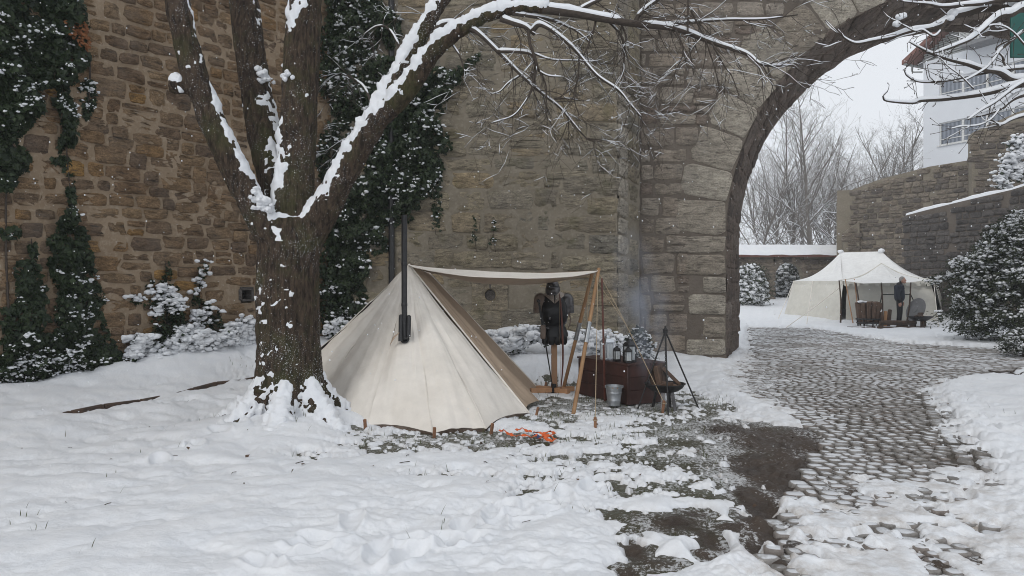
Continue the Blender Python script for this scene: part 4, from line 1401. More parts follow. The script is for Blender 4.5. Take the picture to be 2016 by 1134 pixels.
for k, L in enumerate(BR):
    P, R = limb(L, 5)
    b = MB(); tube(b, P, R, 7)
    part('branch', b, TWIG, tree)
    branch_snow(sn, P, R, trng, 6, 1.0, 0.12)
    Ltot = np.linalg.norm(np.diff(P, axis=0), axis=1).sum()
    for _ in range(int(4 + Ltot * 9)):
        i = trng.integers(max(1, len(P) // 6), len(P))
        if trng.random() < 0.25: i = len(P) - 1 - trng.integers(0, min(6, len(P) - 2))
        dd = P[i] - P[i - 1]; dd /= np.linalg.norm(dd)
        side = trng.normal(0, 1, 3); side[1] *= 0.8; side -= dd * (side @ dd); side /= np.linalg.norm(side)
        grow(P[i], dd * trng.uniform(0.4, 1.0) + side * 0.9 + np.array([0, 0, -0.35]), trng.uniform(0.2, 0.62), min(R[i] * 0.5, 0.0055), 2 if trng.random() < 0.7 else 1, trng, out, 0.03, 0.07, (2, 4), 0.0018)
for k in range(70):                                          # fine twigs higher up, in the crown
    L = (L_R1, L_R2, L_CE, L_ML, L_LL)[trng.integers(5)]
    P, R = limb(L, 4)
    i = trng.integers(len(P) // 2, len(P))
    if P[i][2] < 5.2: continue
    d = trng.normal(0, 1, 3); d[2] = abs(d[2]) * 0.6 + 0.3
    grow(P[i], d, trng.uniform(0.8, 1.8), min(R[i] * 0.5, 0.025), 2, trng, out, -0.02, 0.12, (3, 5), 0.0025)
for P, R, lvl in out:
    tube(tw, P, R, 4 if R[0] > 0.004 else 3, cap=False)
    if trng.random() < 0.62: branch_snow(sn, P, R, trng, 4, 0.55, 0.34)
part('twigs', tw, TWIG, tree, kind='stuff')
part('branch_snow', sn, SNOW, tree, kind='stuff')
mb = MB()
blobs(mb, [at(356, 163, 7.72), at(357, 175, 7.72)], np.array([[.03, .05, .07], [.028, .05, .05]]), sub=2)
C, Rr = [], []
for px, py, d, r in ((508, 390, 7.86, .09), (518, 402, 7.86, .08), (525, 412, 7.88, .06), (498, 384, 7.88, .06), (512, 147, 8.42, .08), (530, 158, 8.4, .05), (568, 146, 8.0, .05)):
    for _ in range(9):
        C.append(at(px, py, d) + trng.normal(0, r * 0.5, 3)); Rr.append(r * trng.uniform(0.18, 0.55))
blobs(mb, C, np.array(Rr), 0.95, 2, 0.5)
part('fork_snow', mb, SNOW, tree, kind='stuff')

# the tree at the right, its trunk outside the picture: branches reach in
rt = thing('snowy_tree', 'tree outside the right edge whose snow laden branches hang before the white house', 'tree', (9.5, 7.2, 0))
P, R = smooth_path([(9.5, 7.2, -.2), (9.45, 7.2, 1.2), (9.3, 7.15, 2.8), (9.2, 7.1, 4.6), (9.3, 7.1, 6.6)], [.24, .19, .165, .13, .05], 5)
mb = MB(); tube(mb, P, R, 14); part('trunk', mb, TWIG, rt)
RB = [
    bpath([(2420, 60), (2200, 22), (2016, 17), (1975, 18), (1929, 18), (1899, 26), (1876, 32), (1862, 42), (1846, 51), (1823, 58), (1788, 63), (1753, 74), (1716, 81), (1684, 86), (1662, 76), (1655, 66)], .05, .005, 7.1, 6.6),
    bpath([(2420, -20), (2200, -10), (2050, 8), (2007, 18), (1989, 28), (1965, 33), (1947, 46), (1929, 62), (1908, 78), (1885, 88), (1855, 99), (1836, 106)], .05, .006, 7.1, 6.5),
    bpath([(2400, 190), (2180, 170), (2060, 160), (2016, 157), (1989, 157), (1965, 143), (1935, 138), (1903, 127), (1868, 118), (1832, 106), (1806, 93), (1788, 83)], .045, .004, 7.1, 6.5),
    bpath([(2150, 142), (2060, 134), (2016, 134), (1960, 140), (1912, 149), (1876, 157), (1841, 162), (1806, 161), (1785, 150), (1779, 139)], .02, .004, 7.0, 6.6),
    bpath([(2400, 230), (2200, 180), (2060, 163), (2016, 165), (1980, 174), (1927, 186), (1858, 195), (1810, 198), (1793, 203), (1745, 199), (1737, 190)], .045, .005, 7.1, 6.5),
    bpath([(2150, 172), (2016, 186), (1968, 214), (1940, 225), (1922, 230)], .03, .008, 7.0, 6.7),
    bpath([(2200, -5), (2050, -2), (1965, 2), (1930, 8), (1894, 11), (1853, 14), (1827, 9), (1795, 6), (1770, 3)], .03, .004, 7.0, 6.6),
    bpath([(2016, 60), (1985, 85), (1965, 102), (1955, 118), (1938, 136), (1900, 158), (1876, 162)], .014, .006, 6.9, 6.6),
    bpath([(1989, 143), (1975, 125), (1972, 112), (1960, 95), (1995, 75), (2016, 58)], .010, .005, 6.9, 6.8),
    bpath([(1916, 176), (1890, 150), (1866, 132), (1852, 118), (1842, 112)], .006, .003, 6.6, 6.6),
    bpath([(2040, 150), (2000, 170), (1960, 200), (1930, 218), (1905, 236)], .02, .006, 6.9, 6.6),
    bpath([(1968, 214), (1950, 235), (1925, 247), (1890, 250), (1872, 254)], .007, .003, 6.7, 6.6),
    bpath([(2100, 210), (2016, 228), (1990, 236), (1970, 246), (1955, 240)], .018, .006, 6.9, 6.7),
    bpath([(2016, 90), (1990, 62), (1960, 50), (1920, 58), (1896, 50)], .008, .003, 6.8, 6.7),
    bpath([(1862, 40), (1850, 62), (1836, 72), (1815, 60), (1800, 62), (1780, 52), (1768, 46)], .010, .004, 6.6, 6.6),
]
tw, sn, out = MB(), MB(), []
for L in RB:
    P, R = limb(L, 6)
    b = MB(); tube(b, P, R, 8)
    part('branch', b, TWIG, rt)
    branch_snow(sn, P, R * 1.1, trng, 8, 1.05, 0.10)
    inside = [i for i in range(2, len(P)) if P[i][0] / P[i][1] < 0.74]
    for _ in range(int(3 + len(inside) * 0.18)):
        if not inside: break
        i = inside[trng.integers(len(inside))]
        dd = P[i] - P[i - 1]; dd /= np.linalg.norm(dd)
        side = trng.normal(0, 1, 3); side -= dd * (side @ dd); side /= np.linalg.norm(side)
        grow(P[i], dd * trng.uniform(0.4, 1) + side * 0.7, trng.uniform(0.1, 0.34), min(R[i] * 0.5, 0.004), 1 if trng.random() < 0.4 else 0, trng, out, -0.02, 0.05, (1, 3), 0.0024)
for P, R, lvl in out:
    tube(tw, P, R, 5, cap=False)
    C = P[-1:]; blobs(tw, C, np.array([0.0045]), 1.5, 0)
    if trng.random() < 0.45: branch_snow(sn, P, R * 1.3, trng, 5, 1.0, 0.3)
C = [at(1874, 26, 6.85), at(1868, 36, 6.85), at(1770, 34, 6.65), at(1778, 31, 6.65), at(1764, 48, 6.65), at(1925, 62, 6.8), at(1936, 56, 6.8), at(1890, 144, 6.6), at(1965, 50, 6.85)]
blobs(sn, C, np.array([.045, .04, .03, .026, .03, .036, .04, .022, .03]), 0.8, 2, 0.35)
part('twigs', tw, TWIG, rt, kind='stuff')
part('branch_snow', sn, SNOW, rt, kind='stuff')

# ------------------------------------------------------------------ the canvas tent
def gz(x, y): return float(hz(x, y)) + 0.03
APEX = np.array([-1.38, 9.9, 1.87])
APEX2 = at(842, 534, 10.3)
BASE = [(.21, 9.0), (-.28, 8.02), (-.84, 7.80), (-1.56, 8.00), (-2.45, 8.72), (-3.25, 9.6), (-3.05, 10.9), (-1.6, 11.75), (.40, 11.05)]
tent = thing('canvas_tent', 'cream canvas pyramid tent with door side toned for shade, pitched right of the big tree', 'tent', (-1.4, 9.8, 0))
def gore(a, b, top, top2=None, nu=22, nv=46, sag=0.05, lift=0.035, seed=1, amp=0.019, round_=0.075):
    """one canvas panel between two base points, drawn up to the top; the hem lifts between the pegs"""
    s = np.linspace(0, 1, nu + 1); t = np.linspace(0, 1, nv + 1)
    Sg, Tg = np.meshgrid(s, t)
    A = np.array([a[0], a[1], gz(*a) + 0.0]); B = np.array([b[0], b[1], gz(*b) + 0.0])
    L = np.linalg.norm(B - A)
    base = A + (B - A) * Sg[..., None]
    ctr = np.array([-1.4, 9.8])
    bow = 4 * Sg * (1 - Sg)
    inw = np.append(ctr, 0) - (A + B) / 2; inw[2] = 0; inw /= np.linalg.norm(inw)
    base = base + bow[..., None] * (inw * 0.07 * L + np.array([0, 0, lift * L]))
    tp_ = top + ((top if top2 is None else top2) - top) * Sg[..., None]
    P = base * (1 - Tg[..., None]) + tp_ * Tg[..., None]
    nrm = np.cross(B - A, top - A); nrm /= np.linalg.norm(nrm)
    if nrm @ inw > 0: nrm = -nrm
    d = -sag * np.sin(np.pi * Tg) * 0.8 + round_ * bow * np.sin(np.pi * np.clip(Tg, 0, 1) ** 0.55)
    ang = Sg * L * (1 - Tg) 
    wr = fbm2(Sg * 9 + seed * 3.1, Tg * 1.6, 1.0, 3, seed) * (1 - Tg) * (0.35 + 0.65 * sstep(0, 0.4, Tg))
    wr2 = fbm2(P[..., 0] + P[..., 1] * 0.7, P[..., 2] * 1.2 + P[..., 0] * .8, 0.45, 3, seed + 9)
    fold = np.sin((Sg * 5 + 1.5 * Tg) * 2.1 + seed) * np.exp(-((Tg - .12) / 0.18) ** 2)
    d = d + amp * wr * 1.3 + amp * 0.9 * wr2 * sstep(0, .1, Tg) * sstep(1, .8, Tg) + 0.007 * fold
    P = P + nrm * d[..., None]
    i, j = np.meshgrid(np.arange(nv), np.arange(nu), indexing='ij')
    k = i * (nu + 1) + j
    q = np.stack([k, k + 1, k + nu + 2, k + nu + 1], -1).reshape(-1, 4)
    return P.reshape(-1, 3), q, P, nrm
nB = len(BASE)
seams = MB()
for k in range(nB):
    a, b = BASE[k], BASE[(k + 1) % nB]
    if k == nB - 1:
        continue
    V, q, P, nrm = gore(a, b, APEX, None if k != nB - 2 else APEX2, seed=k + 1)
    part('canvas_panel', (V, [q]), CANVAS, tent)
    hem = MB()                                                     # dark mud flap under the hem
    Pb = P[0]
    H = np.vstack([Pb + np.array([0, 0, .012]) - nrm * .012, np.c_[Pb[:, :2] - nrm[:2] * 0.05, hz(Pb[:, 0], Pb[:, 1]) - 0.02]])
    m = len(Pb)
    hem.add(H, [np.array([[i, i + 1, m + i + 1, m + i] for i in range(m - 1)])])
    part('mud_flap', hem, LEATHER, tent)
    tube(seams, P[:, 0] + nrm * 0.001, 0.0045, 5)
part('seam', seams, CANVAS, tent)
# the door side, set back under the edge of the near panel, with an overlapping flap
a, b = np.array(BASE[-1]), np.array(BASE[0])
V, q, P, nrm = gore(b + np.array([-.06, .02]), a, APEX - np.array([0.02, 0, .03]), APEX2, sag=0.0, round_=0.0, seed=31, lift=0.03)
part('door_panel', (V, [q]), CANVAS_SHADE, tent)  # door side coloured darker to stand for its shade
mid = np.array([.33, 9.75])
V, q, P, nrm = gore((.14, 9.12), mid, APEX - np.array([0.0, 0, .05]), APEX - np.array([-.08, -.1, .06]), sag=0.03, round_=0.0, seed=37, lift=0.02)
part('door_flap', (V + nrm * 0.05, [q]), CANVAS_SHADE, tent)
edge = MB()
for c, tp_ in ((BASE[0], APEX), (BASE[-1], APEX2)):
    e0 = np.array([c[0], c[1], gz(*c)])
    P_, R_ = smooth_path([e0, (e0 + tp_) / 2, tp_], [.014, .011, .012], 8)
    tube(edge, P_, R_, 6)
part('door_hem', edge, CANVAS, tent)
pegs = [(BASE[k][0] * 1.0 + (BASE[k][0] + 1.4) * 0.05, BASE[k][1] + (BASE[k][1] - 9.8) * 0.05) for k in range(nB)]
for x, y in pegs:
    mb = MB()
    d = np.array([x + 1.4, y - 9.8]); d /= np.linalg.norm(d)
    g = gz(x, y)
    beam(mb, (x - d[0] * .02, y - d[1] * .02, g - .12), (x + d[0] * .03, y + d[1] * .03, g + .085), .032, .026, bev=.004)
    part('tent_peg', mb, PEGWOOD, tent)

# awning: a strip of canvas over the ridge rope from the tent's point to the pole tops
TIP = at(1177, 533, 10.1)
aw = thing('awning', 'cream canvas awning sagging between the tent peak and the crossed poles', 'awning', (0, 10.1, 0))
def awning(side, width, drop, sagz):
    t = np.linspace(0, 1, 41); w = np.linspace(0, 1, 13)
    Tg, W = np.meshgrid(t, w)
    ridge = APEX + (TIP - APEX) * Tg[..., None]
    ridge[..., 2] -= 4 * Tg * (1 - Tg) * sagz + 0.0
    wid = width * (0.10 + 0.90 * np.sin(np.pi * np.clip(Tg, 0, 1)) ** 0.8)
    P = ridge + np.stack([0 * Tg, side * wid * W, -drop * W ** 1.0 * np.sin(np.pi * Tg) ** 0.6 - 0.03 * np.sin(np.pi * W) * np.sin(np.pi * Tg)], -1)
    P[..., 2] += 0.008 * fbm2(Tg * 6 + 10 * side, W * 2, 1.0, 3, 55)
    i, j = np.meshgrid(np.arange(12), np.arange(40), indexing='ij')
    k = i * 41 + j
    return P, np.stack([k, k + 1, k + 42, k + 41], -1).reshape(-1, 4)
P, q = awning(-1, 0.55, 0.085, 0.06)
part('canvas_side', (P.reshape(-1, 3), [q]), CANVAS, aw)
hem = MB(); tube(hem, P[-1], 0.007, 5); part('hem', hem, CANVAS, aw)
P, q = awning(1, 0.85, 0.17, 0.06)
part('canvas_side', (P.reshape(-1, 3), [q]), CANVAS_SHADE, aw)  # far slope shows its underside, shade painted in by the browner canvas
snm = MB()

def pole(label, b, t, name='tent_pole'):
    r = thing(name, label, 'pole', b, 'awning poles')
    b, t = np.array(b), np.array(t)
    m = b + (t - b) * 0.47; m2 = b + (t - b) * 0.60
    mb = MB(); tube(mb, [b - (t - b) * .01, m], [.026, .026], 12); part('lower_section', mb, WOOD_POLE, r)
    mb = MB(); tube(mb, [m2, t], [.026, .024], 12); part('upper_section', mb, WOOD_POLE, r)
    mb = MB(); tube(mb, [m, m2], [.030, .030], 14)
    for q in (m, m2): tube(mb, [q - (t - b) * .006, q + (t - b) * .006], [.034, .034], 14)
    part('metal_sleeve', mb, GALV, r)
    return r
x, y = gpx(1129, 815); pole('near awning pole of yellowish wood with steel sleeve, standing beside the crate', (x, y, gz(x, y) - .03), TIP + np.array([.012, -.03, .03]))
x, y = gpx(1107, 774); pole('far awning pole of wood with steel sleeve, just right of the armour stand', (x, y, gz(x, y) - .03), at(1166, 538, 10.25))

def rope(label, pts, sag=0.0, r=0.0045):
    P, R = smooth_path(pts, [r] * len(pts), 6)
    if sag:
        t = np.linspace(0, 1, len(P)); P[:, 2] -= 4 * t * (1 - t) * sag
    mb = MB(); tube(mb, P, R, 5)
    return solo('guy_rope', mb, ROPE, label, 'rope', 'guy ropes of the awning', loc=tuple(P[-1]))
def peg(label, px, py, lean=(0.0, 0.0)):
    x, y = gpx(px, py); g = gz(x, y)
    r = thing('wooden_peg', label, 'peg', (x, y, g), 'ground pegs of the awning')
    mb = MB(); top = np.array([x + lean[0], y + lean[1], g + .13])
    beam(mb, (x, y, g - .1), top, .042, .030, bev=.006); part('stake', mb, PEGWOOD, r)
    mb = MB(); tube(mb, [top + (-.02, -.022, -.035), top + (.02, -.022, -.032), top + (.022, .02, -.03), top + (-.022, .02, -.033), top + (-.02, -.022, -.035)], .005, 5); part('rope_loop', mb, ROPE, r)
    return top
p1 = peg('upright ground peg at the foot of the vertical rope', 1172, 850)
p2 = peg('leaning ground peg in front of the fire bowl', 1303, 814, (.03, .0))
rope('near vertical guy rope dropping from the pole tops to the front peg', [TIP, (TIP + p1) / 2 + np.array([0, 0, -.02]), p1 + np.array([0, 0, -.03])])
run = at(1233, 640, 9.65)
rope('long slanting guy rope running down to the peg by the fire bowl', [TIP, run, p2 + np.array([0, 0, -.03])])
rope('short guy rope from the far pole top joining the long slanting rope', [at(1164, 537, 10.25), at(1195, 583, 10.0), run])
rope('thin rope hanging straight down between the two awning poles', [at(1158, 556, 10.25), at(1156, 640, 10.3), at(1154, 700, 10.3)], 0, .003)
mb = MB(); P, R = smooth_path([(*gpx(1191, 792), .02), at(1189, 700, 9.85), at(1185, 548, 9.9)], [.015, .014, .012], 8); tube(mb, P, R, 8)
solo('red_staff', mb, RED_STAFF, 'thin red brown staff standing upright between crate and awning poles', 'staff', loc=tuple(P[0]))

# stove pipe
sp = thing('stove_pipe', 'tall black stove pipe rising out of the near tent wall', 'stove pipe', at(797, 660, 8.72))
mb = MB(); P = [at(797, 668, 8.80), at(796, 600, 8.80), at(796, 424, 8.80)]
tube(mb, P, .034, 18)
part('pipe', mb, PIPE, sp)
mb = MB()
for py in (430, 520, 600): lathe(mb, [(.034, -.02), (.037, -.015), (.037, .015), (.034, .02)], at(796, py, 8.80), 18)
part('pipe_collar', mb, PIPE, sp)
for s, px0, top in ((-1, 789.5, 621), (1, 805, 622)):
    mb = MB()
    a, b = at(px0, top, 8.79), at(px0 - 1, 672 - 3 * (s > 0) * 3, 8.76)
    tube(mb, [a + (0, 0, .012), a, a + (b - a) * .1, b], [.010, .024, .027, .027], 14)
    part('heat_shield', mb, PIPE, sp)
mb = MB(); lathe(mb, [(.0, 0.012), (.045, .012), (.055, .0), (.05, -.01)], at(797, 668, 8.83), 18, (0, -0.75, 0.65), 1.1); part('pipe_boot', mb, PIPE, sp)
mb = MB()                                                         # torn canvas lip beside the pipe
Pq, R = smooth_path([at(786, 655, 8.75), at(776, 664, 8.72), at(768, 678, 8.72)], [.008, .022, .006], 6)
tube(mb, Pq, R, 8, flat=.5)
part('canvas_lip', mb, CANVAS_SHADE, sp)

# ------------------------------------------------------------------ armour on its stand
AX, AY = gpx(1090, 776)
def ap(px, py, dy=0.0): return at(px, py, AY + dy)
st = thing('armour_stand', 'wooden post with cross feet carrying the suit of armour', 'stand', (AX, AY, gz(AX, AY)))
mb = MB(); beam(mb, ap(1091.5, 770), ap(1090.5, 590), .085, .075, up=(0, 1, 0), bev=.006); part('post', mb, WOOD_POST, st)
mb = MB(); beam(mb, ap(1066, 590), ap(1120, 590), .04, .04, bev=.005); part('cross_bar', mb, WOOD_POST, st)
gA = gz(AX, AY)
for ang, l in ((200, .36), (318, .28), (20, .32), (140, .30)):
    c, s = math.cos(math.radians(ang)), math.sin(math.radians(ang))
    mb = MB(); beam(mb, (AX + c * .04, AY + s * .04, gA + .035), (AX + c * l, AY + s * l, gA + .035), .085, .07, bev=.006); part('foot', mb, WOOD_PALE, st)
mb = MB(); cyl(mb, ap(1091, 778), ap(1091, 755), .052, .05, 14); part('iron_socket', mb, IRON, st)

def shell(prof, c, n=28, fx=1.0, fy=1.0, twist=None):
    """closed-ish lathe with separate half widths: (half width, half depth, z, y offset)"""
    ang = np.arange(n) * 2 * math.pi / n
    V = np.array([[[c[0] + w * fx * math.copysign(abs(math.cos(a)) ** .85, math.cos(a)), c[1] + yo - d * fy * math.sin(a), c[2] + z] for a in ang] for w, d, z, yo in prof])
    m = len(prof)
    i, j = np.meshgrid(np.arange(m - 1), np.arange(n), indexing='ij')
    a = i * n + j; b = i * n + (j + 1) % n
    return V.reshape(-1, 3), [np.stack([a, b, b + n, a + n], -1).reshape(-1, 4)]
cu = ap(1091, 620)
ar = thing('breastplate', 'black plate cuirass with brown shoulder plates hanging on the wooden stand', 'armour', cu)
mb = MB()
mb.add(*shell([(.10, .09, .325, 0), (.15, .115, .29, 0), (.185, .135, .22, -.01), (.212, .165, .12, -.02), (.208, .168, .0, -.02), (.182, .14, -.11, -.01), (.155, .12, -.15, 0), (.17, .135, -.18, 0), (.20, .15, -.26, 0), (.205, .155, -.31, 0)], cu))
part('plate', mb, STEEL_BLACK, ar)
mb = MB()
for k, x in enumerate((-.13, -.045, .05, .135)):                    # tassets
    mb.add(*shell([(.045, .02, -.28, -.13 + abs(x) * .5), (.055, .022, -.34, -.135 + abs(x) * .5), (.05, .02, -.40, -.13 + abs(x) * .5), (.03, .015, -.43, -.125 + abs(x) * .5)], cu + np.array([x, 0, 0]), 12))
part('tasset', mb, STEEL_BLACK, ar)
mb = MB()
for x, z in ((-.01, .02), (-.03, .08), (.05, .11), (-.07, -.04)):
    t = np.linspace(0, 2 * math.pi, 13)
    tube(mb, cu + np.c_[x + .013 * np.cos(t), np.full(13, -.176), z + .013 * np.sin(t)], .0025, 5)
for x in (-.15, -.09, .09, .15):
    for z in (.2, .1, 0, -.1): blobs(mb, [cu + np.array([x, -.12 - .05 * (1 - abs(x) / .2), z])], np.array([.007]), 1, 0, 0)
part('buckle', mb, SILVER, ar)
mb = MB(); n_ = 14                                                  # mail collar pointing down in front
u = np.linspace(-1, 1, 2 * n_ + 1); v = np.linspace(0, 1, 7)
U, Vv = np.meshgrid(u, v)
dep = .05 + .13 * (1 - abs(U)) ** 1.2
Pm = np.stack([cu[0] + U * (.085 + .085 * Vv), cu[1] - .09 - .075 * Vv * (1 - U ** 2 * .8) + .06 * U ** 2, cu[2] + .345 - Vv * dep], -1)
nr, nc = U.shape
i, j = np.meshgrid(np.arange(nr - 1), np.arange(nc - 1), indexing='ij'); k = i * nc + j
mb.add(Pm.reshape(-1, 3), [np.stack([k, k + 1, k + nc + 1, k + nc], -1).reshape(-1, 4)])
part('mail_collar', mb, MAIL, ar)
for s, m_ in ((-1, LEATHER), (1, STEEL_DARK)):
    mb = MB()
    sx = cu[0] + s * (.20 if s < 0 else .185)
    for q_, (z, w) in enumerate(((.235, .095), (.16, .092), (.125, .088), (.09, .084), (.055, .080))):
        if q_ == 0:
            mb.add(*shell([(.005, .005, .085, 0), (.045, .05, .075, 0), (.08, .085, .045, 0), (.097, .10, 0, 0), (.097, .10, -.055, 0), (.092, .096, -.06, 0)], np.array([sx, cu[1] - .01, cu[2] + z]), 18))
        else:
            mb.add(*shell([(w * .96, .095, .025, 0), (w + .004, .1, .02, 0), (w, .097, -.022, 0), (w - .006, .092, -.024, 0)], np.array([sx + s * .006 * q_, cu[1] - .01, cu[2] + z]), 18))
    part('pauldron', mb, m_, ar, label='brown leather shoulder plate' if s < 0 else 'dark steel shoulder plate')
mb = MB()
P, R = smooth_path([cu + (.215, -.02, .04), cu + (.235, -.03, -.06), cu + (.225, -.03, -.14), cu + (.20, -.03, -.2)], [.012, .01, .009, .007], 5); tube(mb, P, R, 6)
part('strap', mb, LEATHER, ar)
he = ap(1088, 565)
hl = thing('helmet', 'dark steel visored helmet on top of the armour stand', 'helmet', he)
mb = MB()
mb.add(*shell([(.004, .004, .118, .01), (.045, .055, .110, .01), (.080, .095, .075, .005), (.094, .115, .02, 0), (.096, .118, -.035, 0), (.10, .125, -.085, 0.0), (.108, .14, -.115, .01), (.104, .134, -.117, .01)], he, 28))
part('skull', mb, STEEL_DARK, hl)
mb = MB()                                                           # visor: half shell in front, slit above it
u = np.linspace(-1, 1, 25); v = np.linspace(0, 1, 9)
U, Vv = np.meshgrid(u, v); th = U * 1.45
rr = 1 + .06 * np.sin(Vv * math.pi) + .10 * np.exp(-(U / .25) ** 2) * np.sin(Vv * math.pi)
Pm = np.stack([he[0] + .103 * np.sin(th) * rr, he[1] - .127 * np.cos(th) * rr, he[2] - .005 - .10 * Vv], -1)
nr, nc = U.shape
i, j = np.meshgrid(np.arange(nr - 1), np.arange(nc - 1), indexing='ij'); k = i * nc + j
mb.add(Pm.reshape(-1, 3), [np.stack([k, k + 1, k + nc + 1, k + nc], -1).reshape(-1, 4)])
tube(mb, Pm[0], .005, 5); tube(mb, Pm[-1], .005, 5)
part('visor', mb, STEEL_DARK, hl)
mb = MB(); P, R = smooth_path([he + (0, -.11, .045), he + (0, -.085, .092), he + (0, 0, .128), he + (0, .1, .08)], [.006] * 4, 6); tube(mb, P, R, 6); part('comb', mb, STEEL_DARK, hl)
mb = MB(); t = np.linspace(-1.2, 1.2, 17); tube(mb, np.c_[he[0] + .099 * np.sin(t), he[1] - .122 * np.cos(t), np.full(17, he[2] + .012)], .006, 5); part('eye_slit', mb, PIPE, hl)

sw = thing('sheathed_sword', 'long black sheathed sword leaning on the left of the armour stand', 'sword', ap(1089, 768, -.12))
a, b = ap(1069, 645, -.20), ap(1089, 768, -.10)
mb = MB(); tube(mb, [a, b], [.020, .012], 8, flat=.6); part('scabbard', mb, IRON, sw)
mb = MB(); e = (a - b) / np.linalg.norm(a - b)
tube(mb, [a, a + e * .36], [.017, .015], 8); lathe(mb, [(.001, -.03), (.026, -.015), (.026, .015), (.001, .03)], a + e * .39, 12, e); part('grip', mb, IRON, sw)
mb = MB(); beam(mb, a + (-.09, 0, .02) , a + (.09, 0, -.01), .02, .018, bev=.003); part('cross_guard', mb, STEEL_DARK, sw)
mb = MB(); box(mb, a + np.array([.0, -.02, -.06]), (.075, .05, .2), bev=.01); part('frog', mb, LEATHER, sw)
bo = thing('longbow', 'slim dark bow standing against the right of the armour stand', 'bow', ap(1104, 768, -.14))
P, R = smooth_path([ap(1104, 768, -.12), ap(1108, 720, -.2), ap(1107.5, 660, -.24), ap(1104, 600, -.22), ap(1101, 578, -.2)], [.007, .012, .015, .012, .006], 6)
mb = MB(); tube(mb, P, R, 8); part('stave', mb, RED_STAFF, bo)
mb = MB(); tube(mb, [P[0] + (0, 0, .02), P[-1] - (0, 0, .02)], .0018, 4); part('bow_string', mb, ROPE, bo)

# ------------------------------------------------------------------ crate, lanterns, bucket
def crate(c0, du, dv, lu_, lv_, h, label):
    du, dv = np.append(du, 0), np.append(dv, 0)
    c0 = np.append(c0, gz(*c0) - .02)
    ct = c0 + du * lu_ / 2 + dv * lv_ / 2
    r = thing('wooden_crate', label, 'crate', tuple(ct))
    r_ = np.random.default_rng(4)
    ax = lambda d, n: np.array([d, n, [0, 0, 1]])
    for o, d, n, L in ((c0, du, -dv, lu_), (c0 + dv * lv_, du, dv, lu_), (c0, dv, -du, lv_), (c0 + du * lu_, dv, du, lv_)):
        z = 0.0
        for bh in (h * .36, h * .34, h * .30):
            mb = MB(); box(mb, o + d * L / 2 + n * (.011 + r_.uniform(-.002, .002)) + np.array([0, 0, z + bh / 2]), (L - .004, .022, bh - .004), ax(d, n), .003)
            part('board', mb, WOOD_DARK, r); z += bh
    for o in (c0, c0 + du * lu_, c0 + dv * lv_, c0 + du * lu_ + dv * lv_):
        mb = MB(); box(mb, o + np.array([0, 0, h / 2]), (.052, .052, h - .01), ax(du, dv), .004); part('corner_post', mb, WOOD_DARK, r)
    nb = 5
    for k in range(nb):
        w = (lv_ + .08) / nb
        mb = MB(); box(mb, c0 + du * lu_ / 2 + dv * (-.04 + w * (k + .5)) + np.array([0, 0, h + .012 + r_.uniform(-.002, .002)]), (lu_ + .09, w - .005, .026), ax(du, dv), .003)
        part('lid_board', mb, WOOD_DARK, r)
    return ct + np.array([0, 0, h + .026])
c0 = np.array(gpx(1236, 799))
du = np.array([-.47, .88]); du /= np.linalg.norm(du); dv = np.array([.88, .47]); dv /= np.linalg.norm(dv)
ctop = crate(c0, du, dv, 1.12, .56, .52, 'dark red brown plank chest with lanterns on its lid, right of the poles')
def lantern(label, x, y, z, w, h, mat, rot=0.3):
    r = thing('lantern', label, 'lantern', (x, y, z), 'lanterns on the chest')
    c, s = math.cos(rot), math.sin(rot)
    ax = np.array([[c, s, 0], [-s, c, 0], [0, 0, 1]])
    T = lambda a, b, q: np.array([x, y, z]) + np.array([a, b, q]) @ ax
    bh = h * .62
    mb = MB(); box(mb, T(0, 0, .015), (w, w, .03), ax, .004); box(mb, T(0, 0, .03 + bh), (w * .96, w * .96, .02), ax, .004); part('base', mb, mat, r)
    mb = MB()
    for a in (-1, 1):
        for b in (-1, 1):
            box(mb, T(a * w * .43, b * w * .43, .03 + bh / 2), (w * .11, w * .11, bh), ax)
    for a, b, sx_, sy_ in ((0, -1, 1, 0), (0, 1, 1, 0), (-1, 0, 0, 1), (1, 0, 0, 1)):
        box(mb, T(a * w * .44, b * w * .44, .03 + bh / 2), (w * .03 if sx_ else w * .02, w * .03 if sy_ else w * .02, bh), ax)
    part('frame', mb, mat, r)
    mb = MB()
    for a, b, sx_, sy_ in ((0, -1, 1, 0), (0, 1, 1, 0), (-1, 0, 0, 1), (1, 0, 0, 1)):
        box(mb, T(a * w * .40, b * w * .40, .03 + bh / 2), (w * .72 if sx_ else .003, w * .72 if sy_ else .003, bh * .98), ax)
    part('glass', mb, GLASS, r)
    mb = MB(); b0 = .04 + bh
    V = np.array([T(a * w * .52 * k, b * w * .52 * k, b0 + q) for k, q in ((1, 0), (.62, h * .13), (.34, h * .17), (.34, h * .22), (.12, h * .27)) for a, b in ((-1, -1), (1, -1), (1, 1), (-1, 1))])
    mb.add(V, [[l * 4 + j, l * 4 + (j + 1) % 4, l * 4 + 4 + (j + 1) % 4, l * 4 + 4 + j] for l in range(4) for j in range(4)] + [[16, 17, 18, 19]])
    part('roof', mb, mat, r, smooth=False)
    mb = MB(); t = np.linspace(0, 2 * math.pi, 15); tube(mb, np.array([T(w * .2 * math.cos(q), 0, b0 + h * .30 + w * .2 * math.sin(q)) for q in t]), w * .028, 6); part('ring', mb, mat, r)
    mb = MB(); cyl(mb, T(0, 0, .03), T(0, 0, .03 + bh * .5), w * .2, n=12); part('candle', mb, CANDLE, r)
def lid(px, py):
    d = (EYE - ctop[2]) * F / (py - 560); p = at(px, py, d); return p[0], p[1], ctop[2]
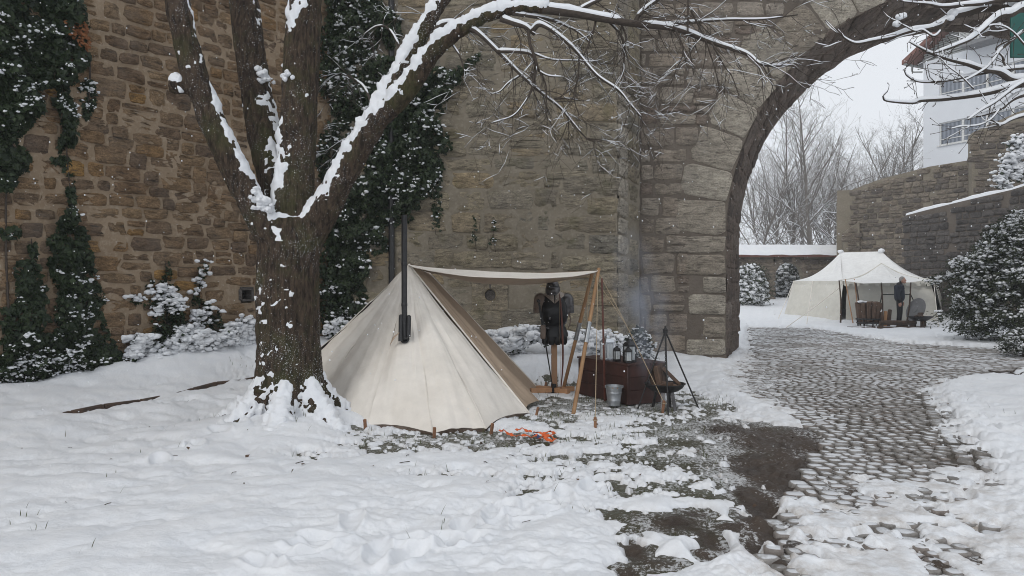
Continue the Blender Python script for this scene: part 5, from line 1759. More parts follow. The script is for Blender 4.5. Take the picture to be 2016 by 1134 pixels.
def clamp(p, u_, v_): 
    o = np.array(c0); q = np.array(p[:2]) - o
    a = np.clip(q @ du, .07, 1.05); b = np.clip(q @ dv, .06, .5)
    q = o + du * a + dv * b; return q[0], q[1], p[2]
lantern('tall silver lantern with glass sides, left end of the chest', *clamp(lid(1181, 709), 0, 0), .145, .335, SILVER, .5)
lantern('smallest black lantern, right beside the silver lantern', *clamp(lid(1199, 712), 0, 0), .085, .19, IRON, .2)
lantern('taller black lantern near the front corner of the chest', *clamp(lid(1240, 713), 0, 0), .135, .31, IRON, .4)
lantern('short black lantern left of the taller black one', *clamp(lid(1228, 717), 0, 0), .09, .20, IRON, .1)
bx, by = gpx(1209, 801)
bk = thing('zinc_bucket', 'galvanised metal bucket standing against the dark chest', 'bucket', (bx, by, gz(bx, by)))
g = gz(bx, by) - .01
mb = MB(); lathe(mb, [(.0, .012), (.074, .012), (.076, 0), (.080, .0), (.086, .06), (.089, .062), (.089, .072), (.088, .075), (.100, .165), (.103, .167), (.103, .175), (.101, .178), (.111, .25), (.116, .252), (.116, .26), (.110, .258), (.098, .16), (.074, .018), (0, .016)], (bx, by, g), 32); part('body', mb, GALV, bk)
mb = MB(); t = np.linspace(0, math.pi, 17); tube(mb, np.c_[bx - .113 * np.cos(t), by - .10 * np.sin(t), g + .245 - .012 * np.sin(t)], .004, 6); part('handle', mb, GALV, bk)
mb = MB(); cyl(mb, (bx - .035, by - .098, g + .239), (bx + .035, by - .098, g + .239), .010, n=8); part('grip', mb, WOOD_PALE, bk)
for s in (-1, 1):
    mb = MB(); box(mb, (bx + s * .114, by, g + .245), (.012, .03, .035), bev=.003); part('ear', mb, GALV, bk)

# ------------------------------------------------------------------ fire bowl under its tripod
fx, fy = gpx(1309, 806); fg = gz(fx, fy)
fb = thing('fire_bowl', 'black steel fire bowl on flat legs with logs and smoke rising', 'fire bowl', (fx, fy, fg))
mb = MB(); lathe(mb, [(0, .205), (.10, .212), (.17, .235), (.22, .27), (.245, .305), (.262, .308), (.262, .298), (.25, .292), (.225, .25), (.17, .212), (.10, .19), (0, .182)], (fx, fy, fg), 36); part('bowl', mb, IRON, fb)
for a in (250, 300, 60, 130):
    c, s = math.cos(math.radians(a)), math.sin(math.radians(a))
    mb = MB(); beam(mb, (fx + c * .13, fy + s * .13, fg + .235), (fx + c * .20, fy + s * .20, fg - .05), .055, .010, up=(c, s, 0), bev=.002); part('leg', mb, STEEL_DARK, fb)
mb = MB()
lr = np.random.default_rng(9)
for k, (a, b, r) in enumerate((((-.05, .02, .26), (-.10, .06, .52), .045), ((.02, .05, .25), (-.02, .10, .55), .04), ((.20, .02, .28), (-.02, .02, .50), .03), ((-.16, .0, .25), (.1, -.05, .30), .04), ((.15, -.1, .26), (-.08, .1, .32), .035), ((-.13, .04, .27), (-.17, .10, .47), .035))):
    mb = MB(); beam(mb, np.array([fx, fy, fg]) + a, np.array([fx, fy, fg]) + b, r * 2, r * 1.5, bev=.008)
    solo('firewood_log', mb, CHAR if k % 2 else WOOD_OLD, ('brown split log standing highest in the fire bowl', 'second upright log leaning beside the highest one', 'thin stick slanting down towards the right rim of the bowl', 'charred log lying across the front of the bowl', 'charred log lying across the back of the bowl', 'short brown log leaning at the left rim of the bowl')[k], 'log', 'logs in the fire bowl', loc=tuple(np.array([fx, fy, fg]) + a))
tp = thing('iron_tripod', 'thin black iron cooking tripod standing over the fire bowl', 'tripod', (fx, fy, fg))
tap = at(1310, 652, fy + .05)
for px, py in ((1255, 806), (1378, 808), (1316, 820)):
    x, y = gpx(px, py)
    mb = MB(); tube(mb, [tap, (x, y, gz(x, y) - .04)], [.011, .010], 8); part('leg', mb, IRON, tp)
mb = MB(); lathe(mb, [(.001, -.03), (.03, -.025), (.032, .02), (.02, .035), (.012, .05), (.014, .06), (.001, .07)], tap, 14); part('top_joint', mb, IRON, tp)
mb = MB()
for k in range(16):
    c = tap + np.array([0, -.01, -.05 - k * .026])
    t = np.linspace(0, 2 * math.pi, 9); u_ = (np.array([1.0, 0, 0]) if k % 2 else np.array([0, 1.0, 0]))
    tube(mb, c + np.cos(t)[:, None] * u_ * .008 + np.sin(t)[:, None] * np.array([0, 0, .017]), .003, 4, cap=False)
part('chain', mb, IRON, tp)
mb = MB(); P, R = smooth_path([tap + (0, -.01, -.46), tap + (0, -.01, -.56), tap + (.03, -.01, -.60), tap + (.045, -.01, -.56)], [.005] * 4, 5); tube(mb, P, R, 6); part('hook', mb, IRON, tp)

# orange straps dropped in the snow
def strap(label, pts, w, mat, cat='strap'):
    P = np.array([[*gpx(x, y), 0] for x, y in pts]); P[:, 2] = [gz(a, b) + .02 for a, b, _ in P]
    P, R = smooth_path(P, [w] * len(P), 6)
    q = np.arange(len(P)); P[:, 2] += .008 + .008 * np.sin(q * 1.3) * np.sin(q * .37)
    T = np.gradient(P, axis=0); T /= np.linalg.norm(T, axis=1)[:, None]
    side = np.cross(T, [0, 0, 1.0]); side /= np.linalg.norm(side, axis=1)[:, None]
    tw = 0.6 * np.sin(q * .55 + pts[0][0])
    nrm = np.cross(side, T)
    s2 = side * np.cos(tw)[:, None] + nrm * np.sin(tw)[:, None]; n2 = np.cross(s2, T)
    L = []
    for a, b in ((-1, -1), (1, -1), (1, 1), (-1, 1)):
        L.append(P + s2 * a * w / 2 + n2 * b * .0018)
    V = np.stack(L, 1).reshape(-1, 3)
    f = [[i * 4 + j, i * 4 + (j + 1) % 4, i * 4 + 4 + (j + 1) % 4, i * 4 + 4 + j] for i in range(len(P) - 1) for j in range(4)]
    V[:, 2] = np.maximum(V[:, 2], [gz(a, b) + .012 for a, b in V[:, :2]])
    mb = MB(); mb.add(V, f)
    return solo('lashing_strap', mb, mat, label, cat, 'straps in the snow', loc=tuple(P[0]))
strap('loose end of orange strap nearest the tent corner', [(984, 860), (992, 858), (1003, 866), (1015, 870), (1030, 868), (1046, 872), (1060, 868)], .032, ORANGE)
strap('orange strap looped along the back of the tangle', [(1016, 858), (1028, 854), (1040, 860), (1055, 862), (1070, 864), (1085, 860), (1092, 866)], .030, ORANGE)
strap('bunched orange strap at the right end of the tangle', [(1062, 875), (1072, 868), (1084, 871), (1093, 876), (1084, 879), (1072, 873), (1090, 866)], .034, ORANGE)
strap('short blue strap end among the orange straps', [(1049, 866), (1056, 868), (1062, 874)], .034, BLUE)

# ------------------------------------------------------------------ ivy and shrubs on the left wall and the corner
vr = np.random.default_rng(31)
def plant(name, label, cat, zones, plane, n_per, leaf=0.075, depth=(0.03, 0.16), snow=0.10, clump=0.28, group=None, mat=None, stems=None, snow_r=0.035, thr=0.15, seed=1, snow_n=1.0, droop=0.6):
    """climbing or low plant: zones are (px, py, rx, ry) on the photo, carried onto the plane they grow on"""
    P, Nn = [], []
    for z in zones:
        px, py, rx, ry = z[:4]
        k = int(n_per * rx * ry / 1000.0)
        a = vr.uniform(0, 2 * math.pi, k); r = np.sqrt(vr.random(k)) * (1 + 0.22 * noise2(a * 2.2, np.full(k, px * .1), seed))
        P.append(np.stack([px + rx * r * np.cos(a), py + ry * r * np.sin(a), r], 1))
    P = np.vstack(P)
    W, nn = plane(P[:, 0], P[:, 1])
    lump = fbm3(W[:, 0], W[:, 1], W[:, 2], clump, 3, seed)
    keep = lump > -0.70 + vr.uniform(-.2, .2, len(W))
    P, W, nn, lump = P[keep], W[keep], nn[keep], lump[keep]
    dep = depth[0] + (depth[1] - depth[0]) * np.clip(0.45 + 0.8 * lump, 0, 1.3) * vr.random(len(W)) ** 0.5 * np.clip(1.25 - P[:, 2] ** 2 * 0.7, .2, 1)
    W = W + nn * dep[:, None]
    g = hz(W[:, 0], W[:, 1]) + 0.02
    W[:, 2] = np.maximum(W[:, 2], g)
    root = thing(name, label, cat, (W[:, 0].mean(), W[:, 1].mean(), max(0, W[:, 2].min() - .05)), group)
    mb = MB(); leaves(mb, W, nn + np.array([0, 0, .35]), leaf * vr.uniform(.6, 1.25, len(W)), vr, droop)
    part('foliage', mb, mat or IVY, root, smooth=False, kind='stuff')
    # snow caught on the leaves, in clusters
    q = fbm3(W[:, 0], W[:, 1], W[:, 2] * 1.4, 0.30, 3, seed + 7) + 0.35 * (dep - depth[0]) / (depth[1] - depth[0] + 1e-6)
    on = (q > thr) & (vr.random(len(W)) < snow)
    C = W[on] + np.array([0, 0, leaf * .22]) + nn[on] * leaf * .15
    if len(C):
        mb = MB()
        r = snow_r * vr.uniform(.3, 1.1, len(C)) * snow_n
        C = np.repeat(C, 3, 0) + vr.normal(0, 1, (len(C) * 3, 3)) * np.repeat(r, 3)[:, None] * np.array([.9, .9, .35]); r = np.repeat(r, 3) * vr.uniform(.35, .8, len(C))
        blobs(mb, C, np.stack([r * vr.uniform(.8, 1.5, len(C)), r * vr.uniform(.8, 1.5, len(C)), r * .72], 1), sub=0 if leaf < .1 and snow_r < .06 else 1, amp=.5, seed=seed)
        part('snow', mb, SNOW, root, kind='stuff')
    mb = MB()
    for s in (stems or []):
        pp = np.array(s, float); Q, n_ = plane(pp[:, 0], pp[:, 1]); Q = Q + n_ * .03
        Q, R = smooth_path(Q, np.linspace(.016, .006, len(Q)) * (.35 if name == 'wall_plant' else 1), 5); tube(mb, Q, R, 6)
    if stems: part('stem', mb, TWIG, root)
    return root

def on_left(px, py):
    px, py = np.asarray(px, float), np.asarray(py, float)
    d = np.stack([(px - 1008) / F, np.ones_like(px), -(py - 560) / F], -1); o = np.array([0, 0, EYE])
    t = ((lo - o) @ ln) / (d @ ln)
    return o + d * t[:, None], np.repeat(ln[None], len(px), 0)
def on_front(px, py):
    px, py = np.asarray(px, float), np.asarray(py, float)
    return np.stack([(px - 1008) / F * BUT_Y, np.full_like(px, BUT_Y), EYE - (py - 560) / F * BUT_Y], -1), np.repeat(np.array([[0, -1.0, 0]]), len(px), 0)
def on_corner(px, py):
    A, n1 = on_left(px, py); B, n2 = on_front(px, py)
    m = (A[:, 1] < BUT_Y)[:, None]
    return np.where(m, A, B), np.where(m, n1, n2)
def on_depth(d):
    def f(px, py):
        px, py = np.asarray(px, float), np.asarray(py, float)
        return np.stack([(px - 1008) / F * d, np.full_like(px, d), EYE - (py - 560) / F * d], -1), np.repeat(np.array([[0, -0.9, 0.45]]), len(px), 0)
    return f

G_IVY = 'ivy climbing the left wall'
plant('ivy', 'thick ivy mass filling the upper left corner of the brown wall', 'ivy', [(40, 40, 75, 75), (110, 60, 55, 60), (20, 130, 70, 60), (80, 140, 60, 45), (150, 110, 22, 35), (10, 210, 45, 60), (30, 200, 40, 30), (5, 300, 35, 50), (30, 320, 30, 25), (0, 360, 25, 20), (135, 30, 30, 30), (45, 215, 30, 40)], on_left, 270, .085, (.03, .34), .09, thr=.30, seed=3, stems=[[(20, 700), (10, 500), (15, 300), (40, 120), (90, 40)]])
plant('ivy', 'dead rusty brown ivy leaves at the edge of the upper ivy mass', 'ivy', [(138, 70, 16, 20), (148, 92, 13, 14), (128, 52, 14, 8)], on_left, 190, .06, (.22, .36), 0.0, mat=DRYLEAF, seed=5)
plant('ivy', 'long narrow ivy strand hanging down the middle of the brown wall', 'ivy', [(122, 170, 12, 40), (128, 225, 16, 35), (122, 205, 24, 14), (138, 235, 12, 20), (128, 290, 14, 40), (140, 270, 10, 18), (118, 318, 22, 10), (136, 340, 10, 45), (139, 395, 7, 45)], on_left, 330, .07, (.02, .14), .07, thr=.2, seed=7, stems=[[(118, 140), (126, 220), (130, 300), (140, 420)]])
plant('ivy', 'short ivy tuft hanging just right of the long narrow strand', 'ivy', [(170, 172, 16, 14), (178, 190, 10, 28), (166, 205, 12, 14), (170, 225, 8, 10)], on_left, 330, .07, (.02, .12), .2, thr=.1, seed=9, stems=[[(175, 120), (176, 160), (172, 225)]])
plant('ivy', 'broad dark ivy column growing up from the ground left of the snowy shrubs', 'ivy', [(128, 440, 16, 30), (133, 480, 38, 36), (140, 540, 46, 50), (150, 600, 50, 50), (155, 660, 55, 50), (175, 700, 60, 40), (200, 730, 40, 26), (130, 700, 50, 40)], on_left, 290, .08, (.03, .26), .09, thr=.25, seed=11, stems=[[(165, 760), (150, 640), (135, 520), (140, 400)]])
plant('ivy', 'low sparse ivy at the far left edge of the brown wall', 'ivy', [(50, 540, 28, 26), (58, 580, 32, 34), (40, 635, 50, 40), (60, 690, 60, 40), (15, 460, 20, 12), (60, 500, 8, 22), (20, 730, 50, 40)], on_left, 190, .08, (.03, .20), .05, thr=.3, seed=13, stems=[[(40, 760), (58, 600), (60, 470)], [(28, 790), (26, 690), (30, 640)]])
def bank(zones):
    def f(px, py):
        A, n = on_left(px, py)
        return A, n * 0.6 + np.array([0, 0, .6])
    return f
plant('ground_ivy', 'snow dusted ground ivy spreading along the foot of the wall at far left', 'ground cover', [(20, 765, 70, 34), (90, 765, 60, 30), (160, 752, 60, 24), (225, 738, 40, 18), (40, 740, 60, 30), (140, 735, 60, 22)], bank(0), 210, .07, (.05, .62), .32, thr=-.25, snow_r=.034, seed=15)
G_SH = 'snow covered shrubs at the wall foot'
plant('snowy_shrub', 'tallest pointed snow covered shrub against the brown wall', 'shrub', [(325, 552, 9, 22), (322, 590, 22, 26), (325, 635, 30, 34), (318, 690, 42, 30), (345, 660, 26, 36), (292, 598, 18, 10), (272, 594, 20, 9), (293, 572, 7, 14)], bank(0), 330, .06, (.04, .42), .32, thr=-.0, snow_r=.065, seed=17, group=G_SH, stems=[[(325, 700), (328, 600), (325, 520)]])
plant('snowy_shrub', 'narrow pointed snow covered shrub right of the tallest one', 'shrub', [(391, 558, 9, 22), (393, 605, 20, 30), (394, 655, 28, 32), (420, 650, 12, 26), (400, 685, 36, 18)], bank(0), 330, .06, (.04, .36), .40, thr=-.05, snow_r=.06, seed=19, group=G_SH, stems=[[(395, 700), (392, 620), (391, 530)]])
plant('snowy_shrub', 'rounded snow mound of a shrub just left of the tree trunk', 'shrub', [(470, 672, 34, 18), (450, 690, 44, 20), (490, 685, 28, 18)], bank(0), 330, .06, (.1, .6), .7, thr=-.5, snow_r=.075, seed=21, group=G_SH)
plant('snowy_shrub', 'low snow capped shrub between the two pointed shrubs and the bed edge', 'shrub', [(300, 715, 50, 18), (360, 700, 40, 16), (270, 700, 24, 18), (410, 700, 30, 10)], bank(0), 260, .06, (.2, .75), .7, thr=-.45, snow_r=.07, seed=23, group=G_SH)
plant('snowy_shrub', 'small snow topped shrub seen between the trunk and the tent', 'shrub', [(632, 642, 22, 14), (645, 655, 18, 12), (650, 640, 16, 10)], on_corner, 330, .06, (.3, .7), .6, thr=-.35, snow_r=.06, seed=25, group=G_SH)
plant('ivy', 'huge dark ivy mass filling the corner behind the tree and stove pipe', 'ivy', [(690, 20, 62, 70), (665, 90, 45, 60), (720, 70, 40, 50), (690, 170, 62, 70), (640, 160, 20, 40), (760, 170, 60, 60), (800, 215, 70, 60), (850, 180, 45, 40), (868, 165, 26, 26), (740, 260, 90, 70), (830, 265, 50, 45), (700, 340, 85, 70), (790, 330, 75, 62), (838, 320, 30, 40), (690, 430, 75, 60), (750, 410, 62, 45), (800, 385, 40, 32), (670, 510, 55, 55), (700, 520, 36, 50), (655, 590, 42, 60), (690, 590, 32, 40), (662, 640, 40, 26), (645, 300, 24, 60), (872, 290, 20, 14), (770, 60, 22, 40), (745, 480, 22, 22)], on_corner, 430, .075, (.03, .44), .06, thr=.27, snow_r=.05, seed=27, stems=[[(690, 650), (690, 500), (700, 300), (690, 60)], [(700, 460), (760, 360), (830, 240), (880, 160)]])
plant('ivy', 'thin ivy strand hanging on the grey buttress right of the ivy mass', 'ivy', [(858, 370, 12, 40), (862, 410, 10, 30), (860, 445, 7, 20), (855, 340, 16, 20)], on_front, 300, .07, (.02, .12), .08, seed=29, stems=[[(862, 300), (860, 380), (858, 462)]])
plant('ivy', 'ivy shoot creeping up the buttress under the drooping branch', 'ivy', [(895, 150, 16, 12), (912, 138, 14, 10), (928, 125, 12, 10), (942, 114, 8, 8), (905, 165, 10, 8)], on_front, 330, .07, (.02, .12), .25, thr=0, seed=35, stems=[[(870, 180), (905, 145), (950, 108)]])
for k, (x, y, lab) in enumerate(((934, 455, 'tiny snowy plant sprig growing from the left joint of the buttress'), (972, 460, 'tiny snowy plant sprig growing from the right joint of the buttress'))):
    plant('wall_plant', lab, 'plant', [(x, y - 20, 4, 16), (x, y + 8, 5, 10), (x - 6, y + 18, 4, 5), (x + 4, y - 6, 5, 5)], on_front, 260, .05, (.02, .08), .35, thr=-.4, snow_r=.025, seed=36 + k, stems=[[(x + 4, y + 40), (x, y), (x + 2, y - 30)]])
# snowy growth on the bank at the buttress foot and behind the chest
plant('snowy_shrub', 'snow buried shrub with dark twigs behind the silver lantern', 'shrub', [(1175, 662, 42, 16), (1205, 675, 22, 20), (1190, 690, 24, 14), (1150, 672, 20, 14)], on_depth(12.1), 260, .06, (-.1, .35), .75, thr=-.6, snow_r=.085, seed=41, group='snowy shrubs by the buttress', mat=YEW)
plant('snowy_shrub', 'small frosted conifer shrub behind the right end of the chest', 'shrub', [(1252, 666, 18, 15), (1264, 684, 26, 22), (1276, 705, 22, 20), (1250, 700, 20, 18)], on_depth(11.2), 420, .07, (-.15, .2), .45, thr=-.35, snow_r=.035, seed=43, group='snowy shrubs by the buttress', mat=YEW, droop=-.3, stems=[[(1262, 735), (1262, 700), (1255, 660)]])
for k, (x, y, rx, ry, lab) in enumerate(((985, 668, 26, 12, 'lumpy snow covered plant nearest the tent on the bank'), (1030, 668, 24, 16, 'lumpy snow covered plant left of the armour'), (1072, 664, 20, 16, 'lumpy snow covered plant just behind the armour'), (1008, 690, 22, 9, 'low lumpy snow covered plant below the other bank plants'))):
    plant('snowy_plant', lab, 'plant', [(x, y, rx, ry)], on_depth(12.6), 330, .06, (-.1, .3), .75, thr=-.75, snow_r=.085, seed=45 + k, group='snowy plants on the bank')
mb = MB(); q0 = on_left(np.array([771.]), np.array([480.]))[0][0]
px_, py_ = at(771, 0, BUT_Y - .06)[0], BUT_Y - .06
tube(mb, [(px_, py_, .6), (px_, py_, 8.6)], .055, 14)
dp = thing('downpipe', 'dark rainwater downpipe half hidden by ivy behind the stove pipe', 'pipe', (px_, py_, .6)); part('pipe', mb, PIPE, dp)
for z in (1.9, 4.2, 6.6):
    mb = MB(); lathe(mb, [(.056, -.02), (.064, -.018), (.064, .018), (.056, .02)], (px_, py_, z), 14); box(mb, (px_, py_ + .08, z), (.03, .08, .03)); part('bracket', mb, PIPE, dp)

# ------------------------------------------------------------------ the yew and the small things at the right
def conifer(label, cx, cy, rx, ry, h, n, seed, group=None, leaf=.13, snowy=0.0):
    r = np.random.default_rng(seed)
    g = float(hz(cx, cy))
    root = thing('conifer', label, 'tree', (cx, cy, g), group)
    mb = MB(); P, R = smooth_path([(cx, cy, g - .1), (cx + .05, cy, g + h * .45), (cx - .05, cy, g + h * .9)], [.14 * rx, .09 * rx, .02], 4); tube(mb, P, R, 8); part('trunk', mb, TWIG, root)
    # boughs: each a spray that leans out and up
    m = n
    a = r.uniform(0, 2 * math.pi, m); t = r.random(m) ** 0.85
    zz = t * h
    prof = np.interp(t, [0, .08, .25, .45, .65, .85, 1], [.70, .92, 1.0, .95, .74, .42, .08])
    lump = 1 + .46 * fbm3(np.cos(a) * 2.1, np.sin(a) * 2.1, zz * 1.5, 0.75, 3, seed)
    rr = prof * lump * (0.62 + 0.38 * r.random(m) ** .5)
    C = np.stack([cx + rx * rr * np.cos(a), cy + ry * rr * np.sin(a), g + .08 + zz + .12 * h * (lump - 1)], 1)
    out = np.stack([np.cos(a) * ry, np.sin(a) * rx, .55 + 0 * a], 1); out /= np.linalg.norm(out, axis=1)[:, None]
    K = 16
    off = r.normal(0, 1, (m, K, 3)) * np.array([leaf * .95, leaf * .95, leaf * .45])
    W = (C[:, None] + off + out[:, None] * r.uniform(-.6, 1.0, (m, K, 1)) * leaf * 1.3).reshape(-1, 3)
    W[:, 2] = np.maximum(W[:, 2], hz(W[:, 0], W[:, 1]) + .02)
    nn = np.repeat(out, K, 0) * .4 + np.array([0, 0, .8])
    mb = MB(); leaves(mb, W, nn, leaf * r.uniform(.5, 1.1, len(W)), r, -.25, .38); part('foliage', mb, YEW, root, smooth=False, kind='stuff')
    sh = prof * lump
    top = (rr / sh > .80) & (r.random(m) < np.clip(.30 + snowy + .75 * t + .35 * (lump - 1), .12, .98))
    Cs = np.repeat(C[top], 5, 0) + r.normal(0, 1, (top.sum() * 5, 3)) * leaf * np.array([.62, .62, .30]) + np.array([0, 0, leaf * .42])
    rad = leaf * r.uniform(.12, .46, len(Cs)) * (1 + snowy)
    mb = MB(); blobs(mb, Cs, np.stack([rad * r.uniform(.8, 1.6, len(Cs)), rad * r.uniform(.8, 1.6, len(Cs)), rad * .72], 1), sub=0, amp=.5, seed=seed); part('snow', mb, SNOW, root, kind='stuff')
    return root
c = at(2022, 560, 20.2)
conifer('large round snow dusted yew at the right edge of the picture', c[0], c[1], 1.9, 1.7, 3.3, 2900, 51)
c = ground_at(2016, 703)
conifer('small snow capped conifer in the snow in front of the large yew', c[0], c[1], .55, .45, .52, 260, 53, leaf=.075)
mb = MB()
for pts in ([(1948, 739), (1962, 742), (1975, 747), (1990, 743), (2004, 748), (2016, 742), (2040, 738)], [(1962, 742), (1980, 741), (1995, 739)], [(1990, 743), (1998, 738), (2003, 733)], [(1975, 747), (1985, 752), (1996, 752)]):
    P = [np.array([*gpx(*p), gz(*gpx(*p)) + .05]) for p in pts]
    P, R = smooth_path(P, np.linspace(.018, .008, len(P)), 4); tube(mb, P, R, 6)
solo('fallen_branch', mb, TWIG, 'bare brown branch lying on the snow beside the path at right', 'branch', loc=(*gpx(1975, 747), gz(*gpx(1975, 747))))
# dark green board hanging at the top right corner
gb = thing('green_board', 'dark green board hanging in the top right corner behind snowy branches', 'board', at(2003, 112, 9.0))
mb = MB(); box(mb, at(2012, 68, 9.0), (.30, .03, .575), bev=.006); part('board', mb, GREEN, gb)
mb = MB(); beam(mb, at(2012, 22, 9.03), at(2120, 10, 9.03), .04, .04); part('hanger', mb, IRON, gb)
mb = MB(); tube(mb, [at(2120, -400, 9.03), at(2120, 700, 9.03)], .045, 12); part('mast', mb, IRON, gb)

# ------------------------------------------------------------------ behind the arch: gate wall, terrace walls, white house
def block_wall(name, label, pts, h_top, base, thick, mat_stone, mat_m, hmin, hmax, wmin, wmax, seed, single=0, cap=None, cat='wall', rough=.05):
    """a wall along plan points with given top heights, built of coursed stones in relief"""
    pts = [np.array(p, float) for p in pts]
    root = thing(name, label, cat, (*pts[0], base))
    r = np.random.default_rng(seed)
    core = MB(); stones_mb = MB(); cnt = 0
    pr = protos(mat_stone, 700 + seed, 8, rough, .36)
    raw = [stone_proto(700 + seed + i, rough=rough, sq=.36) for i in range(8)]
    for k in range(len(pts) - 1):
        a, b = pts[k], pts[k + 1]; L = np.linalg.norm(b - a); u = np.append((b - a) / L, 0)
        n = np.array([u[1], -u[0], 0])
        if n[1] > 0: n = -n
        o = np.array([a[0], a[1], base])
        ha, hb = h_top[k] - base, h_top[k + 1] - base
        A = [o, o + u * L, o + u * L + [0, 0, hb], o + [0, 0, ha]]
        B = [p - n * thick for p in A]
        core.add(np.array(A + B), [[0, 1, 2, 3], [7, 6, 5, 4], [3, 2, 6, 7], [1, 5, 6, 2], [0, 3, 7, 4]])
        cs = courses(0, L, 0, max(ha, hb), hmin, hmax, wmin, wmax, r, .02)
        for uu, vv, w, h in cs:
            if uu - w / 2 < -w * .4 or uu + w / 2 > L + w * .4: continue
            if vv + h / 2 > ha + (hb - ha) * np.clip(uu / L, 0, 1): continue
            P = o + u * uu + np.array([0, 0, vv]) + n * r.uniform(-.05, 0.0)
            P = P + n * .02
            if cnt < single:
                put_stone('stone', pr[r.integers(8)], root, P, u, (0, 0, 1), n, w - .02, h - .02, .14); cnt += 1
            else:
                v_, f_ = raw[r.integers(8)]
                stones_mb.add(P + v_[:, :1] * (w - .03) * u + v_[:, 1:2] * (h - .03) * np.array([0, 0, 1]) + v_[:, 2:] * .14 * n, f_)
    part('wall_core', core, mat_m, root, smooth=False)
    if stones_mb.n: part('small_stones', stones_mb, mat_stone, root, kind='stuff')
    if cap:
        mb = MB()
        for k in range(len(pts) - 1):
            a, b = pts[k], pts[k + 1]; L = np.linalg.norm(b - a); u = (b - a) / L; n = np.array([u[1], -u[0]])
            if n[1] > 0: n = -n
            m = max(4, int(L / .3)); t = np.linspace(0, 1, m)
            P = np.stack([a[0] + (b[0] - a[0]) * t, a[1] + (b[1] - a[1]) * t, h_top[k] + (h_top[k + 1] - h_top[k]) * t], 1)
            P[:, :2] -= n * thick * .4
            tube(mb, P + np.array([0, 0, .02]), cap * (1 + .4 * fbm2(t * L, t * 0, 1.0, 3, seed)), 8)
        part('snow_cap', mb, SNOW, root, kind='stuff')
    return root

D1 = 47.0
def X_(px, d): return (px - 1008) / F * d
def Z_(py, d): return EYE - (py - 560) / F * d
bg = float(hz(17, D1))
gw = block_wall('gate_wall', 'low sandstone wall with arched gateway and snow covered coping roof', [(X_(1380, D1), D1), (X_(1523, D1), D1)], [Z_(506, D1)] * 2, bg - .3, .6, STONE_R, MORTAR_B, .26, .36, .4, .75, 61, 90)
def gate_part(px0, px1, z0, z1, seed):
    r = np.random.default_rng(seed)
    a, b = X_(px0, D1), X_(px1, D1)
    mb = MB(); box(mb, ((a + b) / 2, D1 + .35, (z0 + z1) / 2), (b - a, .6, z1 - z0)); part('wall_core', mb, MORTAR_B, gw)
    for u, v, w, h in courses(a, b, z0, z1, .26, .36, .4, .75, r, .01):
        if a < u < b and v < z1 - .1: put_stone('stone', GP[r.integers(8)], gw, (u, D1 + .04, v), XU, (0, 0, 1), YN, w - .03, h - .03, .14)
GP = protos(STONE_R, 780, 8, .05, .36)
dz = bg; gx0, gx1 = X_(1527, D1), X_(1581, D1); gcx, gr = (gx0 + gx1) / 2, (gx1 - gx0) / 2; gz1 = Z_(516, D1) - gr
gate_part(1583, 1690, bg - .3, Z_(506, D1), 62)
mb = MB()
th = np.linspace(math.pi, 0, 17)
pts = [(gcx + (gr) * math.cos(t), gz1 + gr * math.sin(t)) for t in th]
zt = Z_(506, D1)
for k in range(16):
    (xa, za), (xb, zb) = pts[k], pts[k + 1]
    V = [[xa, D1 + .05, za], [xb, D1 + .05, zb], [xb, D1 + .05, zt], [xa, D1 + .05, zt], [xa, D1 + .65, za], [xb, D1 + .65, zb], [xb, D1 + .65, zt], [xa, D1 + .65, zt]]
    mb.add(V, [[0, 1, 2, 3], [4, 7, 6, 5], [0, 4, 5, 1], [3, 2, 6, 7]])
part('arch_head', mb, MORTAR_B, gw, smooth=False)
for t in np.linspace(math.pi * .97, math.pi * .03, 11):
    put_stone('voussoir', GP[int(t * 7) % 8], gw, (gcx + (gr + .2) * math.cos(t), D1 + .02, gz1 + (gr + .2) * math.sin(t)), (math.cos(t), 0, math.sin(t)), (-math.sin(t), 0, math.cos(t)), YN, .40, .42, .16)
for s in (-1, 1):
    z = bg - .1
    k = 0
    while z < gz1 + .1:
        put_stone('quoin', GP[(k * 3) % 8], gw, (gcx + s * (gr + (.32 if k % 2 else .2)), D1 + .02, z + .16), XU, (0, 0, 1), YN, .62 if k % 2 else .4, .29, .17); z += .32; k += 1
mb = MB()
xa, xb = X_(1360, D1), X_(1664, D1)
prof = [(-.55, 0), (-.55, .10), (.3, .68), (1.15, .10), (1.15, 0)]
V = [[x, D1 + .05 + p[0], zt + p[1]] for x in (xa, xb) for p in prof]
mb.add(V, [[k, (k + 1) % 5, 5 + (k + 1) % 5, 5 + k] for k in range(5)] + [[0, 1, 2, 3, 4], [9, 8, 7, 6, 5]]); part('coping_roof', mb, ROOFRED, gw, smooth=False)
U, Vv = np.meshgrid(np.linspace(xa, xb, 120), np.linspace(0, 1, 13))
yy = -.60 + 1.8 * Vv; zz = np.interp(yy, [-.62, -.56, .3, 1.2], [.08, .18, .80, .16]) + .03 * fbm2(U, yy, .8, 3, 5)
Pm = np.stack([U, D1 + .05 + yy, zt + zz], -1)
i, j = np.meshgrid(np.arange(12), np.arange(119), indexing='ij'); k = i * 120 + j
part('roof_snow', (Pm.reshape(-1, 3), [np.stack([k, k + 1, k + 121, k + 120], -1).reshape(-1, 4)]), SNOW, gw, kind='stuff')

